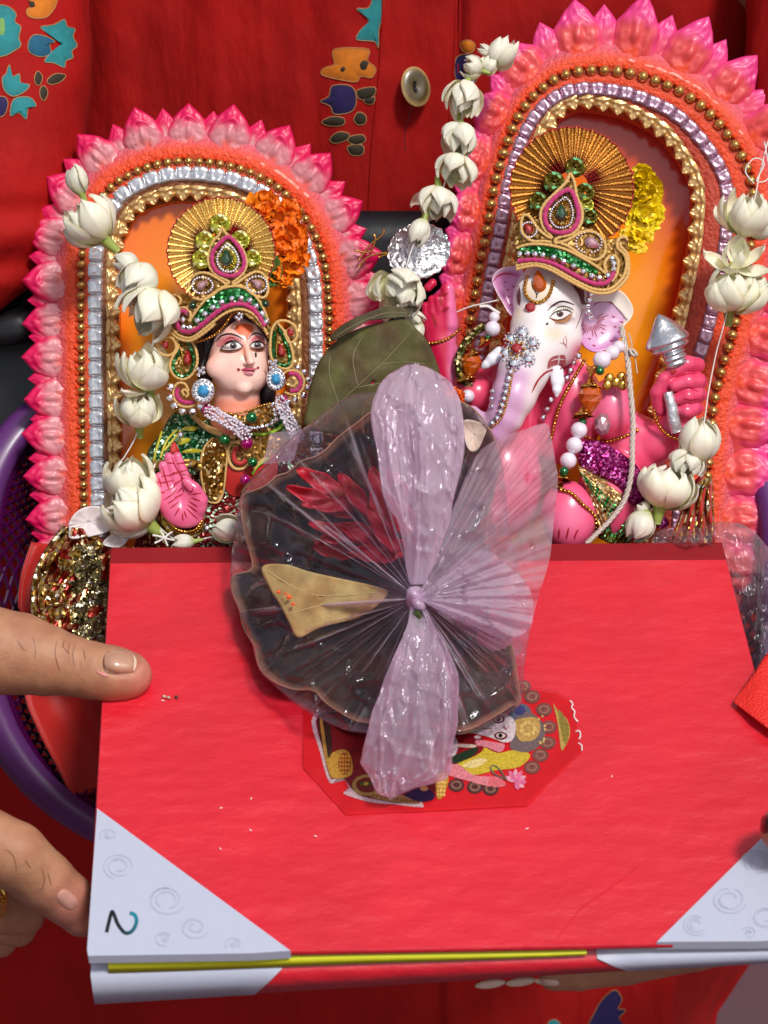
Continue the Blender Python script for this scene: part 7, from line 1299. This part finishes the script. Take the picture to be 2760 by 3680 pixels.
def tail(name, LS, RS, zs_, nf, dens, seed, depth=.5, crump=20, openend=False):
    L_ = smooth(LS, 10)[:, :2]; R_ = smooth(RS, 10)[:, :2]; n = 110; L_ = resample(L_, 1e9 if False else np.sum(np.linalg.norm(np.diff(L_, axis=0), axis=1)) / (n - 1))[:n]; R_ = resample(R_, np.sum(np.linalg.norm(np.diff(R_, axis=0), axis=1)) / (n - 1))[:n]; m = min(len(L_), len(R_)); Z = np.interp(np.linspace(0, 1, m), np.linspace(0, 1, len(zs_)), zs_)
    A = []; CC = []; nc = 150; RG = [(random.uniform(0, 2 * pi), random.uniform(.05, .13), random.uniform(10, 34), random.uniform(-.9, .9), random.uniform(1, 5), random.uniform(0, .45), random.uniform(.55, 1.2)) for _ in range(26)]
    for i in range(m):
        c = (L_[i] + R_[i]) / 2; d = (R_[i] - L_[i]) / 2; w_ = np.hypot(*d); row_ = []; cr = []; v = i / (m - 1)
        for a in np.linspace(0, 2 * pi, nc, endpoint=False):
            f = .09 * sin(a * nf + seed + 2 * sin(v * 5 + seed)) * (1 - v * .5) + .05 * sin(a * nf * 2.3 + seed * 2 + v * 3)
            px_ = c + d * cos(a) * (1 + f * .3); z = Z[i] + w_ * depth * (1 + f) * sin(a); p = Vector((px_[0] / 95, px_[1] / 230, z / 160 + seed))
            k = abs(noise.noise(p)); rd = 0; rs = 0
            for a_, w2, h_, dr, fq, v0, v1 in RG:
                dd = (a - a_ - dr * v * .5 - .12 * sin(v * fq * 2 + a_) + pi) % (2 * pi) - pi; e = max(0, 1 - abs(dd) / w2) * min(1, max(0, (v - v0) * 8)) * min(1, max(0, (v1 - v) * 6)); rd += h_ * e; rs = max(rs, e)
            z += rd * (1 if sin(a) > 0 else -.3); px_ = px_ + np.array((cos(a), 0)) * rd * .25; z += (crump * (k - .3) + crease(p * 1.2, crump * .62) + crease(p * 2.9, crump * .24)) * (1 if sin(a) > 0 else .4) * min(1, v * 4 + .2)
            row_.append((px_[0] + crump * .3 * noise.noise(p * 1.7) * min(1, v * 3), px_[1] + crump * .2 * noise.noise(p * 1.3 + Vector((5, 0, 0))), z)); cr.append((dens + .14 * exp(-(v / .15) ** 2) + .26 * max(0, rs - .45), 0, 0, 1))  # denser along ridges: doubled film, whitened to paint in streaky highlights
        A.append(row_); CC.append(cr)
    A = np.array(A); A[-1, :, 1] += np.array([14 * noise.noise(Vector((k / 7, seed, 1))) for k in range(nc)]); A = A.transpose(1, 0, 2); g = G(); g.grid(A, np.array(CC).transpose(1, 0, 2).reshape(-1, 4), wrap=True)
    return obj(name, g, M['filmtail'], bagp)
tail('top_twist', S5((866, 1195), (848, 1120), (835, 1030), (808, 930), (770, 850), (752, 760), (738, 650), (716, 560), (700, 450), (716, 360), (775, 292), (850, 252), (890, 250)), S5((925, 1195), (975, 1100), (1005, 1000), (1040, 880), (1066, 760), (1086, 620), (1090, 520), (1078, 420), (1040, 340), (985, 285), (930, 256), (900, 250)), [1090, 1140, 1160, 1140, 1100, 1060], 5, .12, 2.0, .5, 34)
tail('lower_twist', S5((868, 1270), (858, 1350), (830, 1430), (790, 1520), (752, 1620), (712, 1720), (684, 1840), (660, 1940), (652, 1968), (690, 2020), (720, 2080), (770, 2112)), S5((925, 1270), (960, 1360), (1000, 1430), (1035, 1520), (1058, 1620), (1058, 1730), (1046, 1840), (1034, 1930), (1032, 1985), (1000, 2035), (880, 2072), (790, 2112)), [1090, 1150, 1190, 1200, 1180, 1160, 1150], 6, .02, 5.0, .36, 38)
def sheet(name, rowsf, nu, nv, dens, mat='filmtail', par=None, cr=24, seed=1):
    g = G(); A = []; CC = []
    for i in range(nu):
        u = i / (nu - 1); r_ = []; c_ = []
        for j in range(nv):
            v = j / (nv - 1); x, y, z = rowsf(u, v); p = Vector((x / 130, y / 130, seed)); k = abs(noise.noise(p)) + .3 * abs(noise.noise(p * 2.4)); r_.append((x, y, z + cr * .5 * (k - .25) + crease(p * 1.3, cr * .8) * min(1, v * 3) + crease(p * 3.1, cr * .25))); c_.append((dens, 0, 0, 1))
        A.append(r_); CC.append(c_)
    g.grid(A, np.array(CC).reshape(-1, 4)); return obj(name, g, M[mat], par or bagp)
FE = smooth(S5((1090, 760), (1150, 640), (1240, 572), (1350, 532), (1448, 505), (1470, 560), (1492, 680), (1500, 760), (1480, 960), (1462, 1100), (1425, 1220), (1395, 1330), (1372, 1420), (1320, 1560)), 6)[:, :2]
def flap(u, v):
    e = FE[min(len(FE) - 1, int(u * (len(FE) - 1)))]; x, y = KN * (1 - v) + e * v; return x, y, (KZ + 20) * (1 - v) + 560 * v + 120 * sin(pi * v) + 55 * noise.noise(Vector((u * 6, v * .8, 3))) * v * (1.3 - v) + 18 * sin(u * 7)
sheet('side_flap', flap, 110, 46, .0, cr=44, seed=3)
FE2 = smooth(S5((1110, 1060), (1200, 1050), (1290, 1120), (1370, 1200), (1395, 1290), (1380, 1380), (1300, 1430), (1180, 1420)), 8)[:, :2]
def flap2(u, v):
    e = FE2[min(len(FE2) - 1, int(u * (len(FE2) - 1)))]; x, y = KN * (1 - v) + e * v; return x, y, (KZ + 40) * (1 - v) + 860 * v + 90 * sin(pi * v) + 110 * noise.noise(Vector((u * 12, v * .9, 8))) * v
sheet('gathered_pleats', flap2, 100, 40, .05, cr=46, seed=8)
g = G()
for k in range(5): a0 = k * 1.3; g.tube([(KN[0] - 4 + (24 - k * 2) * cos(a), KN[1] + 4 + (34 - k * 2) * sin(a + k * .5), KZ + 10 + k * 6 + 12 * sin(a * 2 + k)) for a in np.linspace(0, 2 * pi, 22, endpoint=False)], 15, 8, closed=True, col=(.1, 0, 0, 1))
obj('knot', g, M['filmtail'], bagp)
for i, (p0, p1, p2) in enumerate(((S5((265, 545))[0], S5((400, 530))[0], S5((230, 680))[0]),)):
    def fl(u, v): x = p0[0] + (p1[0] - p0[0]) * u + (p2[0] - p0[0]) * v; y = p0[1] + (p1[1] - p0[1]) * u + (p2[1] - p0[1]) * v; return x, y, 330 - 30 * v + 10 * u
    sheet('side_flap', fl, 12, 12, .1, cr=6)
# loose clear bag at the right
cb = thing('clear_bag', (2700, 2350, 100), 'crinkled clear plastic bag at the right edge beside the folder', 'plastic bag')
def cbf(u, v):
    e0 = smooth(q(14, (150, 850), (200, 760), (330, 720), (480, 700), (640, 690), (760, 705), (850, 760), (930, 850), (1050, 1000), (1100, 1300), (1050, 1600)), 6)[:, :2]; e1 = smooth(q(14, (200, 900), (400, 900), (600, 900), (640, 1000), (680, 1150), (740, 1340), (790, 1500), (830, 1650), (840, 1700), (850, 1740), (860, 1760)), 6)[:, :2]
    i = min(len(e0) - 1, int(u * (len(e0) - 1))); x, y = e0[i] * (1 - v) + e1[i] * v; return x, y, 20 + 130 * sin(pi * v) ** .7 + 40 * sin(u * 16 + v * 9)
sheet('film', cbf, 90, 44, .0, 'filmclear', cb, 90, 5); sheet('film', lambda u, v: tuple(np.array(cbf(u, v)) - (0, 0, 90)), 60, 30, .0, 'filmclear', cb, 80, 15)

for o in COL.objects:
    if o.parent is None:
        n_ = o.name.split('.')[0]
        gr = {'jasmine_garland': 'jasmine garlands on the arches', 'marigold': 'marigold flowers', 'betel_leaf': 'green leaves behind the bag', 'fallen_petal': 'loose white petals', 'lace_cloth': 'gold lace cloths', 'red_lining_cloth': 'red cloths in the basket'}.get(n_)
        if gr: o['group'] = gr
